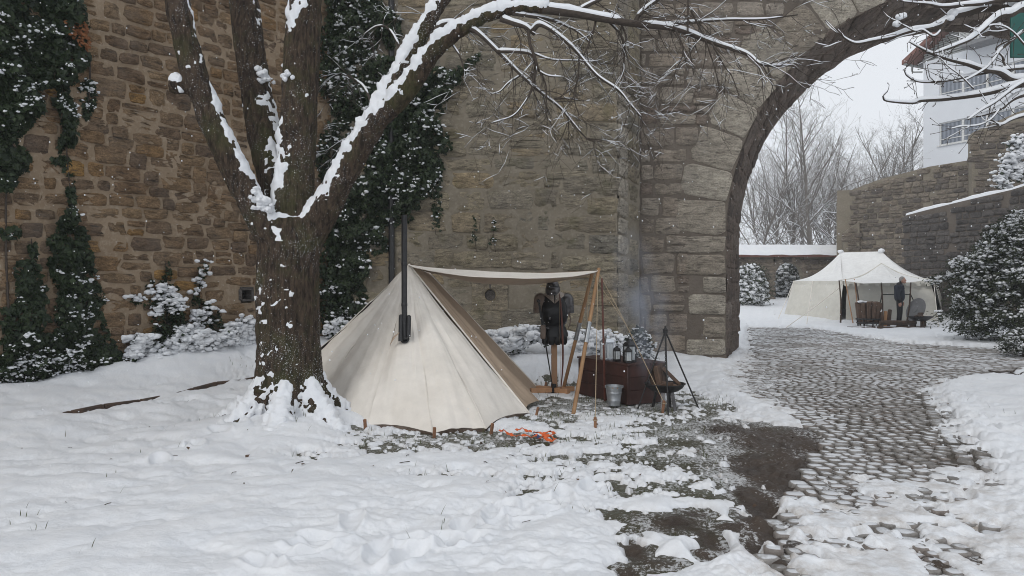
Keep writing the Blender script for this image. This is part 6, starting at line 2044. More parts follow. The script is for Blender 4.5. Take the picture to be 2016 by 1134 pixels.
# terrace walls right of the gate: far bastion, the taller wall above it, the near sloping wall
D2 = 44.0
bpts = [(X_(1672, 50), 50.0), (X_(1676, D2), D2), (X_(1735, 42.5), 42.5), (X_(1830, 40), 40.0), (X_(1930, 37.5), 37.5), (X_(2120, 34), 34.0)]
btop = [Z_(405, 50), Z_(374, D2), Z_(352, 42.5), Z_(328, 40), Z_(312, 37.5), Z_(290, 34)]
block_wall('bastion_wall', 'brown rubble bastion wall rising behind the far white tent', bpts, btop, .2, .8, STONE_R, MORTAR_B, .22, .36, .35, .8, 63, 60)
block_wall('upper_terrace_wall', 'tall brown terrace wall standing below the right part of the white house', [(X_(1913, 37.2), 37.2), (X_(2000, 36.5), 36.5), (X_(2200, 34), 34.0)], [Z_(262, 37.2), Z_(222, 36.5), Z_(150, 34)], 5.0, 1.0, STONE_R, MORTAR_B, .22, .36, .35, .8, 64, 40, None)
npts = [(X_(1780, 36.4), 36.4), (X_(1870, 33.5), 33.5), (X_(1990, 30.5), 30.5), (X_(2200, 26), 26.0)]
block_wall('sloping_wall', 'dark wet wall with a snow topped sloping coping behind the yew', npts, [Z_(425, 36.4), Z_(402, 33.5), Z_(374, 30.5), Z_(310, 26)], .1, .5, STONE_D, MORTAR_A, .22, .36, .35, .8, 65, 60, .13)
block_wall('wall_pier', 'stepped brown pier at the left end of the bastion wall', [(X_(1662, 43.6), 43.6), (X_(1692, 43.4), 43.4)], [Z_(458, 43.6), Z_(436, 43.4)], .2, .9, STONE_R, MORTAR_B, .22, .36, .35, .8, 66, 30, None, 'pier')
mb = MB(); box(mb, at(1716, 386, 41.9), (1.0, .5, .22), bev=.05); solo('stone_spout', mb, STONE_R, 'small stone water spout projecting from the bastion wall', 'spout', loc=tuple(at(1716, 386, 42.3)))
plant('snowy_climber', 'snow covered climber hanging down the terrace wall at right', 'climber', [(2000, 300, 26, 26), (1985, 335, 24, 26), (2010, 335, 26, 30), (1968, 362, 16, 16), (2030, 300, 30, 40)], on_depth(33.2), 200, .18, (.0, .7), .75, thr=-.6, snow_r=.14, seed=71)

# white house
hu = np.array([.425, -.905, 0]); HD = 60.0
hn = np.array([-.905, -.425, 0])
h0 = np.array([X_(1817, HD), HD, 0])
def on_house(px, py):
    d = np.array([(px - 1008) / F, 1.0, -(py - 560) / F]); o = np.array([0, 0, EYE])
    t = ((h0 - o) @ hn) / (d @ hn); p = o + d * t
    return (p - h0) @ hu, p[2]
house = thing('white_house', 'white rendered apartment house with red roof, louvred gable and balcony', 'house', tuple(h0 + np.array([0, 0, 9.0])))
HA = np.array([hu, -hn, [0, 0, 1]])
def hbox(name, u0, u1, z0, z1, d0, d1, mat, parent=None, bev=0.0, kind=None):
    """box on the house front: d is the distance behind the face"""
    mb = MB(); box(mb, h0 + hu * (u0 + u1) / 2 - hn * (d0 + d1) / 2 + np.array([0, 0, (z0 + z1) / 2]), (u1 - u0, abs(d1 - d0), z1 - z0), HA, bev)
    return part(name, mb, mat, parent or house, smooth=False, kind=kind)
_, zb = on_house(1817, 331); _, ze = on_house(1817, 124)
W_ = 22.0
# the face is built round its windows, in strips, so the panes sit in real openings
_, w1t = on_house(1848, 243); _, w1b = on_house(1848, 287)
_, w2t = on_house(1848, 160); _, w2b = on_house(1848, 197)
wu0, _ = on_house(1848, 270)
wu1 = 12.5
hbox('wall', 0, W_, zb, w1b, 0, 11, WHITEWALL)
hbox('wall', 0, wu0, w1b, w1t, 0, 11, WHITEWALL); hbox('wall', wu1, W_, w1b, w1t, 0, 11, WHITEWALL); hbox('wall', wu0, wu1, w1b, w1t, .45, 11, CONCRETE)
hbox('wall', 0, W_, w1t, w2b, 0, 11, WHITEWALL)
hbox('wall', 0, wu0, w2b, w2t, 0, 11, WHITEWALL); hbox('wall', wu1, W_, w2b, w2t, 0, 11, WHITEWALL); hbox('wall', wu0, wu1, w2b, w2t, .45, 11, CONCRETE)
hbox('wall', 0, W_, w2t, ze, 0, 11, WHITEWALL)
hbox('plinth', .5, W_, zb - 3.5, zb - .002, .4, 10.5, WHITEWALL)
for zb_, zt_ in ((w1b, w1t), (w2b, w2t)):
    step = (wu1 - wu0) / 6
    for k in range(6):
        u0, u1 = wu0 + k * step, wu0 + (k + 1) * step
        mb = MB()
        f = .09
        for a, b, c, d in ((u0, u0 + f, zb_, zt_), (u1 - f, u1, zb_, zt_), (u0 + f, u1 - f, zb_, zb_ + f), (u0 + f, u1 - f, zt_ - f, zt_), (u0 + f, u1 - f, zb_ + .42, zb_ + .48)):
            box(mb, h0 + hu * (a + b) / 2 - hn * .16 + np.array([0, 0, (c + d) / 2]), (b - a, .1, d - c), HA)
        w = part('window', mb, WINFRAME, house, smooth=False)
        mb = MB(); box(mb, h0 + hu * (u0 + u1) / 2 - hn * .18 + np.array([0, 0, (zb_ + zt_) / 2]), (u1 - u0 - 2 * f, .03, zt_ - zb_ - 2 * f), HA); part('pane', mb, PANE, w, smooth=False)
    hbox('window_sill', wu0 - .1, wu1 + .1, zb_ - .10, zb_ - .003, -.12, .3, WINFRAME)
# gable: roof verge climbs to the right, louvres fill the triangle
ue, zv = on_house(1792, 132); u2, z2 = on_house(1880, 52)
sl = (z2 - zv) / (u2 - ue); ur = W_ / 2
zr = zv + sl * (ur - ue)
mb = MB()
V = []
for d in (-1.1, 12):
    for u, z in ((ue, zv), (ur, zr), (2 * ur - ue, zv), (2 * ur - ue, zv + .35), (ur, zr + .4), (ue, zv + .35)):
        V.append(h0 + hu * u - hn * d + np.array([0, 0, z]))
mb.add(np.array(V), [[0, 1, 4, 5], [1, 2, 3, 4], [6, 11, 10, 7], [7, 10, 9, 8], [0, 6, 7, 1], [1, 7, 8, 2], [5, 4, 10, 11], [4, 3, 9, 10], [0, 5, 11, 6], [2, 8, 9, 3]])
roof = part('roof', mb, ROOFRED, house, smooth=False)
mb = MB(); mb.add(np.array([h0 + hu * u - hn * .3 + np.array([0, 0, z]) for u, z in ((ue + .3, ze), (W_ - ue - .3, ze), (ur, zr - .1))] + [h0 + hu * u - hn * 11 + np.array([0, 0, z]) for u, z in ((ue + .3, ze), (W_ - ue - .3, ze), (ur, zr - .1))]), [[0, 1, 2], [5, 4, 3], [0, 3, 4, 1], [1, 4, 5, 2], [2, 5, 3, 0]]); part('gable', mb, CONCRETE, house, smooth=False)
ul1, _ = on_house(1897, 90)
z = ze + .02
while z < ze + 5.0:
    u_a = max(.0, (z - zv) / sl + ue + .15)
    if u_a < ul1 - .2: hbox('louvre_slat', u_a, ul1, z, z + .10, .02, .2, LOUVRE)
    z += .17
hbox('balcony_door', ul1 + .2, ul1 + 7.0, ze + .05, ze + 2.3, .1, .28, PANE)
for k in range(6): hbox('door_frame', ul1 + .1 + k * 1.35, ul1 + .22 + k * 1.35, ze + .05, ze + 2.4, .0, .25, WINFRAME)
bu0, bz0 = on_house(1912, 118)
hbox('balcony_slab', bu0, bu0 + 7, ze - .15, ze + .12, -1.5, -.003, CONCRETE)
bal = MB()
for k in range(10):
    zz = ze + .2 + k * .11
    r_ = .05 if k == 9 else .018
    pts = [h0 + hu * bu0 - hn * -.05 * 0 + hn * 0.05 + np.array([0, 0, zz]), h0 + hu * bu0 + hn * 1.45 + np.array([0, 0, zz]), h0 + hu * (bu0 + 7) + hn * 1.45 + np.array([0, 0, zz])]
    for a, b in zip(pts[:-1], pts[1:]): beam(bal, a, b, r_ * 2, r_ * 2)
for k in range(6):
    p = h0 + hu * (bu0 + k * 1.4) + hn * 1.45; beam(bal, p + np.array([0, 0, ze - .1]), p + np.array([0, 0, ze + 1.2]), .06, .06)
part('balcony_railing', bal, WINFRAME, house, smooth=False)
mb = MB(); g0 = h0 + hu * (ue + .1)
tube(mb, [g0 - hn * -1.0 + np.array([0, 0, zv + .1]), g0 - hn * 12 + np.array([0, 0, zv + .1])], .11, 10)
P, R = smooth_path([g0 - hn * .0 + np.array([0, 0, zv]), g0 + hu * .05 + np.array([0, 0, zv - .45]), g0 + hu * .5 + np.array([0, 0, zv - .6]), h0 + hu * -.12 + hn * .0 + np.array([0, 0, zv - .7])], [.07] * 4, 4); tube(mb, P, R, 8)
part('gutter', mb, LOUVRE, house)

# ------------------------------------------------------------------ the far tent and its yard
def gp(px, d):
    x = X_(px, d); return np.array([x, d, float(hz(x, d)) + .03])
E = {'fl': (1563, 33.2), 'fm': (1660, 30.4), 'fr': (1838, 30.0), 'br': (1845, 36.0), 'bl': (1600, 38.0)}
EV = {k: np.array([X_(p, d), d, Z_(553 if k != 'fr' else 552, d)]) for k, (p, d) in E.items()}
ctr = np.mean(list(EV.values()), 0)
BS = {}
for k, e in EV.items():
    o = e - ctr; o[2] = 0; o /= np.linalg.norm(o)
    b = e + o * .45; b[2] = float(hz(b[0], b[1])) + .03; BS[k] = b
R1, R2 = at(1655, 497, 34.6), at(1735, 495, 33.0)
ft = thing('marquee_tent', 'large weathered white two peaked tent beyond the arch beside the bastion wall', 'tent', (ctr[0], ctr[1], float(hz(ctr[0], ctr[1]))))
def patch(c00, c10, c11, c01, nu=16, nv=16, sag=0.0, wr=.03, seed=1):
    u, v = np.meshgrid(np.linspace(0, 1, nu + 1), np.linspace(0, 1, nv + 1))
    u_, v_ = u[..., None], v[..., None]
    P = (1 - u_) * (1 - v_) * c00 + u_ * (1 - v_) * c10 + u_ * v_ * c11 + (1 - u_) * v_ * c01
    n = np.cross(c10 - c00, c01 - c00); n = n / (np.linalg.norm(n) + 1e-9)
    P = P + n * (wr * fbm2(u * 5 + seed, v * 1.5, 1.0, 3, seed) * np.sin(np.pi * v))[..., None]
    P[..., 2] -= sag * np.sin(np.pi * v)
    i, j = np.meshgrid(np.arange(nv), np.arange(nu), indexing='ij'); k = i * (nu + 1) + j
    return P.reshape(-1, 3), [np.stack([k, k + 1, k + nu + 2, k + nu + 1], -1).reshape(-1, 4)]
for k, (a, b, c, d) in enumerate(((EV['fl'], EV['fm'], R1, R1), (EV['fm'], EV['fr'], R2, R1), (EV['fr'], EV['br'], R2, R2), (EV['br'], EV['bl'], R1, R2), (EV['bl'], EV['fl'], R1, R1))):
    V, f = patch(a, b, c, d, 18, 18, .30, .05, 90 + k); part('roof_panel', (V, f), CANVAS_W, ft)
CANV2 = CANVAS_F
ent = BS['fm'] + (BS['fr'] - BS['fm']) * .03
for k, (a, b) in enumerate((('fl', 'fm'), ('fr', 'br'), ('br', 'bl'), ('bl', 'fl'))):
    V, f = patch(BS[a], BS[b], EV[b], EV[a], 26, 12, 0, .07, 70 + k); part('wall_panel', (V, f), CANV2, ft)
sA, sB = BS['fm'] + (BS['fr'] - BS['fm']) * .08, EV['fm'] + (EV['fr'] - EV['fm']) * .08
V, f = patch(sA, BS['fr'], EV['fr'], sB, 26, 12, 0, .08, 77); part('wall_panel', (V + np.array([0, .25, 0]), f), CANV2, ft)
mb = MB()
for a, b in (('fl', 'fm'), ('fm', 'fr'), ('fr', 'br')):
    t = np.linspace(0, 1, 60); P = EV[a] + (EV[b] - EV[a]) * t[:, None]
    nn_ = np.cross(EV[b] - EV[a], [0, 0, 1.0]); nn_ /= np.linalg.norm(nn_)
    lo_ = P - np.array([0, 0, 1.0]) * (.17 + .05 * np.sign(np.sin(t * 55)))[:, None] + nn_ * .05
    m = 60; mb.add(np.vstack([P + nn_ * .05, lo_]), [np.array([[i, i + 1, m + i + 1, m + i] for i in range(m - 1)])])
part('valance', mb, CANVAS_F, ft)
for p in (R1, R2):
    mb = MB(); blobs(mb, [p + np.array([0, 0, .03])], np.array([[.14, .14, .10]]), sub=2, amp=.15); part('snow_cap', mb, SNOW, ft)
# canopy in front of its entrance
cf = [np.array([X_(p, d), d, Z_(y, d)]) for p, y, d in ((1655, 552, 29.3), (1700, 558, 27.3), (1792, 556, 27.3), (1832, 550, 29.2))]
cpk = at(1735, 519, 30.6)
cn = thing('canopy', 'small white pointed canopy stretched before the far tent entrance', 'canopy', (cpk[0], 28.5, float(hz(cpk[0], 28.5))))
for k in range(3):
    V, f = patch(cf[k], cf[k + 1], cpk, cpk, 14, 14, .16, .02, 40 + k); part('canvas_panel', (V, f), CANVAS_W, cn)
mb = MB()
for a, b in ((cf[0], cpk), (cf[3], cpk)):
    t = np.linspace(0, 1, 15); P = a + (b - a) * t[:, None]; P[:, 2] -= .16 * np.sin(np.pi * t); tube(mb, P, .03, 6)
part('edge_rope', mb, CANVAS_F, cn)
FP = 'poles of the far canopy'
for (p, y, d, q, lab) in ((1652, 552, 29.2, 1655, 'leftmost dark pole of the far canopy, leaning'), (1685, 557, 27.4, 1694, 'second dark pole of the far canopy, beside the log pile'), (1735, 556, 27.5, 1736, 'middle dark pole of the far canopy'), (1793, 556, 27.4, 1784, 'dark pole of the far canopy right of the man')):
    b = gp(q, d - .2); t = np.array([X_(p, d), d, Z_(y, d)]); mb = MB()
    P, R = smooth_path([b, (b + t) / 2 + np.array([.04, 0, 0]), t], [.033, .028, .025], 4); tube(mb, P, R, 7)
    solo('canopy_pole', mb, CHAR, lab, 'pole', FP, loc=tuple(b))
G2 = 'guy ropes of the far tent'
for p0, p1, d1, lab in ((EV['fl'], 1532, 31.0, 'guy rope at the left corner of the far tent'), (EV['fl'] + (EV['fm'] - EV['fl']) * .4, 1588, 28.0, 'white guy rope in front of the far tent left wall'), (cf[0] + np.array([0, 0, -.25]), 1548, 27.0, 'long guy rope from the canopy towards the path'), (EV['fr'], 1848, 26.6, 'guy rope at the right corner of the far tent')):
    e = gp(p1, d1); mb = MB(); tube(mb, [p0, (p0 + e) / 2 - np.array([0, 0, .04]), e], .014, 5); solo('guy_rope', mb, CANVAS, lab, 'rope', G2, loc=tuple(e))
# log pile and barrel of billets
def log_at(p, d, L, r, ax, mat): 
    mb = MB(); a = np.asarray(p); e = np.asarray(ax, float); e /= np.linalg.norm(e)
    beam(mb, a - e * L / 2, a + e * L / 2, r * 1.8, r * 1.5, bev=r * .35, up=(0.1, .9, .2)); return mb
lr = np.random.default_rng(15)
wb = thing('log_basket', 'basket of split brown logs under the far canopy', 'basket', tuple(gp(1710, 27.2)))
g_ = gp(1710, 27.2)
for k in range(13):
    a = k / 13 * math.pi * 2
    part('log', log_at(g_ + np.array([.36 * math.cos(a), .30 * math.sin(a), .50 + lr.uniform(-.05, .08)]), 0, .75, .075, (math.cos(a) * .12, math.sin(a) * .1, 1), WOOD_OLD), WOOD_OLD, wb)
for k in range(5): part('log', log_at(g_ + np.array([lr.uniform(-.2, .2), lr.uniform(-.2, .2), .55]), 0, .8, .08, (lr.normal(0, .1), lr.normal(0, .1), 1), WOOD_OLD), WOOD_OLD, wb)
mb = MB()
for z, r in ((.16, .40), (.30, .43)):
    t = np.linspace(0, 2 * math.pi, 25); tube(mb, g_ + np.c_[r * np.cos(t), r * .85 * np.sin(t), np.full(25, z)], .03, 6)
for a in np.linspace(0, 2 * math.pi, 9)[:-1]: tube(mb, [g_ + np.array([.38 * math.cos(a), .32 * math.sin(a), 0]), g_ + np.array([.43 * math.cos(a), .36 * math.sin(a), .34])], .025, 5)
part('iron_hoop', mb, IRON, wb)
mb = MB(); blobs(mb, [g_ + np.array([-.3, -.05, .93]), g_ + np.array([-.15, -.1, .92])], np.array([[.14, .1, .06], [.1, .08, .04]]), sub=1); part('snow', mb, SNOW, wb)
g_ = gp(1742, 27.0)
for k, (dx, h, lab) in enumerate(((-.12, .62, 'left upright billet beside the log basket'), (.03, .60, 'middle pale upright billet beside the log basket'), (.18, .66, 'right upright billet beside the log basket'))):
    solo('wood_billet', log_at(g_ + np.array([dx, .02 * k, h / 2]), 0, h, .065, (.05 * k, 0, 1), WOOD_OLD), WOOD_PALE if k == 1 else WOOD_OLD, lab, 'log', 'billets by the log basket', loc=tuple(g_ + np.array([dx, 0, 0])))
b0 = gp(1765, 26.6); bench = thing('log_bench', 'low dark log bench lying before the man', 'bench', tuple(b0))
mb = MB(); P = np.array([[-.6, 0, .19], [-.3, 0, .20], [.2, 0, .19], [.7, 0, .20]]) + b0; tube(mb, P, [.075, .085, .085, .07], 12); part('seat_log', mb, CHAR, bench)
for s in (-.55, .55):
    mb = MB(); tube(mb, [b0 + np.array([s, 0, -.05]), b0 + np.array([s, 0, .14])], [.08, .075], 10); part('leg', mb, CHAR, bench)
mb = MB(); P = [gp(1668, 26.3), gp(1700, 26.2), gp(1750, 26.2), gp(1820, 26.3)]; tube(mb, np.array(P) + np.array([0, 0, .02]), .055, 8); solo('timber_edging', mb, CHAR, 'long dark timber lying on the snow along the far yard', 'timber', loc=tuple(P[0]))
# iron frame with round bellows shield at its right
rk = thing('iron_rack', 'thin iron frame standing behind the man under the canopy', 'rack', tuple(gp(1760, 27.9)))
g1, g2 = gp(1736, 27.9), gp(1793, 27.9); mb = MB()
tube(mb, [g1 + (-.2, 0, 0), g1 + (0, 0, 1.18)], .018, 6); tube(mb, [g2 + (-.1, 0, 0), g2 + (0, 0, 1.18)], .018, 6); tube(mb, [g2 + (.55, 0, 0), g2 + (0, 0, 1.18)], .018, 6); tube(mb, [g1 + (0, 0, 1.18), g2 + (0, 0, 1.18)], .02, 6); part('bar', mb, IRON, rk)
sh = thing('round_shield', 'dark grey round shield leaning against the iron frame', 'shield', tuple(gp(1804, 27.6)))
mb = MB(); g_ = gp(1803, 27.6); lathe(mb, [(0, .05), (.10, .045), (.12, .02), (.42, .01), (.46, .015), (.46, -.01), (0, -.01)], g_ + np.array([0, 0, .62]), 28, (-.93, -.20, .34)); part('board', mb, CONCRETE, sh)
f2 = gp(1812, 26.6); fb2 = thing('fire_pit', 'small dark fire bowl on stub legs right of the far bench', 'fire bowl', tuple(f2))
mb = MB(); lathe(mb, [(0, .30), (.22, .33), (.40, .42), (.44, .43), (.42, .40), (.22, .27), (0, .25)], f2, 24); part('bowl', mb, IRON, fb2)
for a in (20, 140, 260):
    mb = MB(); c, s = math.cos(math.radians(a)) * .2, math.sin(math.radians(a)) * .2; beam(mb, f2 + np.array([c, s, -.05]), f2 + np.array([c * .9, s * .9, .32]), .11, .11, bev=.02); part('leg', mb, CHAR, fb2)
mb = MB()
for k in range(4): tube(mb, [f2 + np.array([-.25 + .1 * k, -.1, .40]), f2 + np.array([.15 - .05 * k, .12, .52])], [.05, .045], 7)
solo('charred_log', mb, CHAR, 'charred logs heaped as one in the far fire bowl', 'logs', loc=tuple(f2 + np.array([0, 0, .4])))
for k, (p, lab) in enumerate(((1677, 'left bare wooden stick leaning at the far tent entrance'), (1690, 'right bare wooden stick leaning beside the log basket'))):
    b = gp(p + 3, 28.6); mb = MB(); tube(mb, [b, b + np.array([-.18 + .1 * k, .3, 1.75])], [.022, .018], 6); solo('wooden_stick', mb, WOOD_PALE, lab, 'stick', 'sticks by the far tent', loc=tuple(b))

# ------------------------------------------------------------------ the man
def skin_mesh(name, V, Ed, rad, mat, parent, root=0, sub=2):
    me = bpy.data.meshes.new(name); me.from_pydata([tuple(v) for v in V], Ed, [])
    me.materials.append(mat)
    o = link(name, me, parent)
    m = o.modifiers.new('skin', 'SKIN'); m.use_smooth_shade = True
    for i, r in enumerate(rad):
        d = me.skin_vertices[0].data[i]; d.radius = (r, r) if not isinstance(r, tuple) else r; d.use_root = (i == root)
    s = o.modifiers.new('sub', 'SUBSURF'); s.levels = s.render_levels = sub
    dg = bpy.context.evaluated_depsgraph_get(); dg.update()
    ev = o.evaluated_get(dg)
    nm = bpy.data.meshes.new_from_object(ev, depsgraph=dg)
    o.modifiers.clear(); o.data = nm
    return o
mg = gp(1771, 26.95)
man = thing('person', 'grey haired person in a dark navy jacket standing with head bowed under the far canopy', 'person', tuple(mg))
# x right, y away; the man faces right and a little towards us, looking down
fwd = np.array([.80, -.60, 0]); lft = np.array([-.60, -.80, 0]) * -1
def mp(f, l, z): return fwd * f + lft * l + np.array([0, 0, z])
J = [mp(0, 0, .95), mp(.0, 0, 1.14), mp(-.01, 0, 1.32), mp(.0, 0, 1.44), mp(.03, 0, 1.52), mp(.06, 0, 1.60), mp(.075, 0, 1.68),
     mp(-.01, .19, 1.40), mp(-.02, .245, 1.14), mp(.04, .255, .90), mp(-.01, -.19, 1.40), mp(-.02, -.245, 1.14), mp(.04, -.255, .90),
     mp(0, .10, .90), mp(.02, .115, .50), mp(-.02, .12, .08), mp(.13, .135, .035), mp(0, -.10, .90), mp(.0, -.115, .50), mp(-.04, -.12, .08), mp(.11, -.135, .035)]
Ed = [(0, 1), (1, 2), (2, 3), (3, 4), (4, 5), (5, 6), (3, 7), (7, 8), (8, 9), (3, 10), (10, 11), (11, 12), (0, 13), (13, 14), (14, 15), (15, 16), (0, 17), (17, 18), (18, 19), (19, 20)]
rad = [.135, .13, .14, .10, .055, .075, .06, .075, .052, .038, .075, .052, .038, .09, .062, .045, .04, .09, .062, .045, .04]
skin_mesh('body', J, Ed, rad, TROUSER, man)
jk = [0, 1, 2, 3, 7, 8, 9, 10, 11, 12]
jmap = {v: i for i, v in enumerate(jk)}
JV = [J[v] if v != 0 else mp(0, 0, .84) for v in jk]
for i in (6, 9): JV[i] = JV[i - 1] + (JV[i] - JV[i - 1]) * .92
skin_mesh('jacket', JV, [(jmap[a], jmap[b]) for a, b in Ed if a in jmap and b in jmap], [.185, .165, .17, .115, .10, .075, .062, .10, .075, .062], NAVY, man)
mb = MB(); hc = mg + mp(.095, 0, 1.60)
blobs(mb, [hc], np.array([[.078, .088, .112]]), sub=2, amp=.03)
blobs(mb, [hc + mp(.088, 0, -.02)], np.array([[.018, .018, .024]]), sub=1, amp=0)                 # nose
blobs(mb, [hc + mp(.05, 0, -.075)], np.array([[.045, .045, .04]]), sub=2, amp=.03)                 # jaw
for s in (-1, 1): blobs(mb, [hc + mp(-.005, s * .082, -.01)], np.array([[.022, .016, .032]]), sub=1, amp=0)
part('head', mb, SKIN, man)
mb = MB()
for s in (-1, 1): blobs(mb, [hc + mp(.076, s * .032, .005)], np.array([.011]), 1, 1, 0)
part('eyes', mb, CHAR, man)
mb = MB(); blobs(mb, [hc + mp(-.022, 0, .028)], np.array([[.088, .092, .10]]), sub=2, amp=.10); part('hair', mb, HAIR, man)
for s in (1, -1):
    h = mg + mp(.045, s * .258, .865); V, Ee, Rr = [np.zeros(3)], [], [.036]
    V += [mp(.005, 0, -.06)]; Ee.append((0, 1)); Rr.append(.034)
    for k, (o, L) in enumerate(((-.03, .07), (-.01, .08), (.01, .075), (.03, .06))):
        a = mp(.005 + o, 0, -.08); b = a + mp(.004, -s * .006, -L * .5); c = b + mp(.006, -s * .02, -L * .5)
        n0 = len(V); V += [a, b, c]; Ee += [(1, n0), (n0, n0 + 1), (n0 + 1, n0 + 2)]; Rr += [.010, .0095, .008]
    n0 = len(V); V += [mp(.045, -s * .012, -.055), mp(.055, -s * .02, -.09)]; Ee += [(0, n0), (n0, n0 + 1)]; Rr += [.011, .009]
    skin_mesh('hand', [v + h - mg for v in V], Ee, Rr, SKIN, man, sub=1)
for a, s in ((16, 1), (20, -1)):
    f = mg + J[a]; mb = MB(); box(mb, f + mp(-.04, 0, .01), (.30, .11, .09), np.array([fwd, lft, [0, 0, 1]]), .03); part('shoe', mb, CHAR, man)

man.scale = (1.12, 1.12, 1.08)

# ------------------------------------------------------------------ bare wood behind, shrubs at the gate
ar_ = np.random.default_rng(61)
def tree_proto(h, seed, lean=.03, spreadk=.55):
    r = np.random.default_rng(seed)
    tr, tw, sn = MB(), MB(), MB()
    segs = []
    n = 12; P = [np.zeros(3)]; d = np.array([r.normal(0, lean), r.normal(0, lean), 1.0])
    for k in range(n):
        d = d + np.append(r.normal(0, .05, 2), 0); P.append(P[-1] + d * h / n)
    P = np.array(P); R = np.linspace(h * .0105, .02, n + 1); tube(tr, P, R, 7)
    for k in range(26):
        t = r.uniform(.22, .97); i = t * n; b = P[int(i)] + (P[min(int(i) + 1, n)] - P[int(i)]) * (i % 1)
        a = r.uniform(0, 2 * math.pi); dd = np.array([math.cos(a) * spreadk, math.sin(a) * spreadk, r.uniform(.6, 1.2)])
        grow(b, dd, h * (1 - t) * r.uniform(.38, .62) + .9, h * .0042 * (1.1 - t) + .012, 2, r, segs, -.035, .6, (4, 6), .0065, .55)
    for Pq, Rq, lv in segs:
        if lv == 2: tube(tr, Pq, Rq, 5, cap=False)
        else: tube(tw, Pq, Rq * 0.85, 3, cap=False)
        if r.random() < (.8 if lv else .45): branch_snow(sn, Pq, Rq * 1.2, r, 4, 1.0, .25)
    return tr, tw, sn
TREES = []
for k, (h, sp_) in enumerate(((19, .5), (17, .42), (15, .6), (20, .38))):
    tr, tw, sn = tree_proto(h, 300 + k, .03, sp_)
    TREES.append([make_mesh('trunk', *tr.arrays(), FARBARK), make_mesh('twigs', *tw.arrays(), FARBARK), make_mesh('snow', *sn.arrays(), SNOW)])
spec = [(1485, 58, 1, .75), (1500, 72, 0, .9), (1520, 62, 2, .85), (1545, 80, 3, .88), (1562, 64, 1, .98), (1580, 74, 0, 1.03), (1597, 60, 0, .96), (1618, 84, 3, 1.0), (1634, 66, 2, 1.0), (1652, 76, 1, .95), (1668, 62, 3, .72), (1690, 80, 2, .95), (1708, 68, 3, .93), (1728, 88, 1, 1.08), (1750, 74, 2, .98), (1772, 70, 0, .90), (1795, 82, 3, 1.02), (1812, 72, 1, .98), (1605, 96, 2, 1.2), (1680, 98, 0, 1.02), (1536, 98, 0, 1.05), (1810, 90, 0, 1.0)]
ORD = 'first second third fourth fifth sixth seventh eighth ninth tenth eleventh twelfth thirteenth fourteenth fifteenth sixteenth seventeenth eighteenth nineteenth twentieth twenty-first twenty-second twenty-third twenty-fourth twenty-fifth'.split()
for k, (px, d, p, sc) in enumerate(sorted(spec)):
    x = X_(px, d); z = float(hz(x, d)) - .1
    r = thing('bare_tree', '%s bare frosted tree from the left in the wood beyond the gate wall' % ORD[k], 'tree', (x, d, z), 'bare trees beyond the gate wall')
    r.scale = (sc, sc, sc * .90); r.rotation_euler = (0, 0, ar_.uniform(0, 6.28))
    for me, nm, kd in zip(TREES[p], ('trunk', 'twigs', 'snow'), (None, 'stuff', 'stuff')):
        o = bpy.data.objects.new(nm, me); COL.objects.link(o); o.parent = r
        if kd: o['kind'] = kd
# undergrowth that reads as one frosted mass
tw, sn = MB(), MB(); segs = []
for k in range(240):
    d = ar_.uniform(55, 88); x = X_(ar_.uniform(1420, 1860), d); z = float(hz(x, d))
    for _ in range(2): grow((x, d, z), (ar_.normal(0, .35), ar_.normal(0, .35), 1), ar_.uniform(1.6, 5.0), .028, 2, ar_, segs, .02, .7, (3, 5), .010, .7)
for Pq, Rq, lv in segs:
    tube(tw, Pq, Rq, 3, cap=False)
    if ar_.random() < .8: branch_snow(sn, Pq, Rq * 1.5, ar_, 4, 1.35, .2)
solo('undergrowth', tw, FARBARK, 'frosted undergrowth of the far wood', kind='stuff')
solo('undergrowth_snow', sn, SNOW, 'snow lying on the undergrowth of the far wood', kind='stuff')
for k, (px, d, rx, h, lab, seed) in enumerate(((1540, 51, 1.3, 3.2, 'snow covered bush seen through the left half of the gate arch', 81), (1572, 54, 1.5, 3.0, 'snow covered bush seen through the right half of the gate arch', 82), (1476, 41, .75, 2.0, 'snow covered bush beside the arch pier in front of the gate wall', 83))):
    conifer(lab, X_(px, d), d, rx, rx * .9, h, 520, seed, 'snow covered bushes at the gate', .22, .55)
plant('hedge_bush', 'dark green bush growing against the gate wall by the arch pier', 'bush', [(1476, 545, 12, 18), (1485, 550, 8, 14)], on_depth(46.6), 900, .2, (.0, .5), .1, thr=.3, seed=84, snow_r=.1)

# ------------------------------------------------------------------ grass, falling snow, smoke
gr_ = np.random.default_rng(71)
N_ = 5200
x = gr_.uniform(-4.5, 6.2, N_ * 6); y = gr_.uniform(4.1, 11.5, N_ * 6)
thin = spots(x, y, THIN); mudv = spots(x, y, MUD)
cl_ = fbm2(x, y, .35, 3, 91)
w = np.clip(thin - .12, 0, 1) * .9 + .06 * (fbm2(x, y, .8, 2, 92) > .35)
ok = (gr_.random(len(x)) < w * np.clip(.25 + 1.4 * cl_, 0, 1)) & (mudv < .45) & (poly_dist(x, y, PATH_POLY) < -.05)
x, y = x[ok][:N_], y[ok][:N_]
zt_, _, T_ = snow_height(x, y)
z = np.maximum(hz(x, y), zt_)
L = gr_.uniform(.03, .085, len(x)); a = gr_.uniform(0, 6.28, len(x)); ln_ = gr_.uniform(.2, .9, len(x))
B = np.stack([x, y, z - .02], 1); wv = np.stack([-np.sin(a), np.cos(a), 0 * a], 1) * .0028
tip = B + np.stack([np.cos(a) * L * ln_, np.sin(a) * L * ln_, L * .85 + .02], 1); md = (B + tip) / 2 + np.array([0, 0, .008])
V = np.stack([B - wv, B + wv, md + wv * .8, md - wv * .8, tip], 1).reshape(-1, 3); k = np.arange(len(x)) * 5
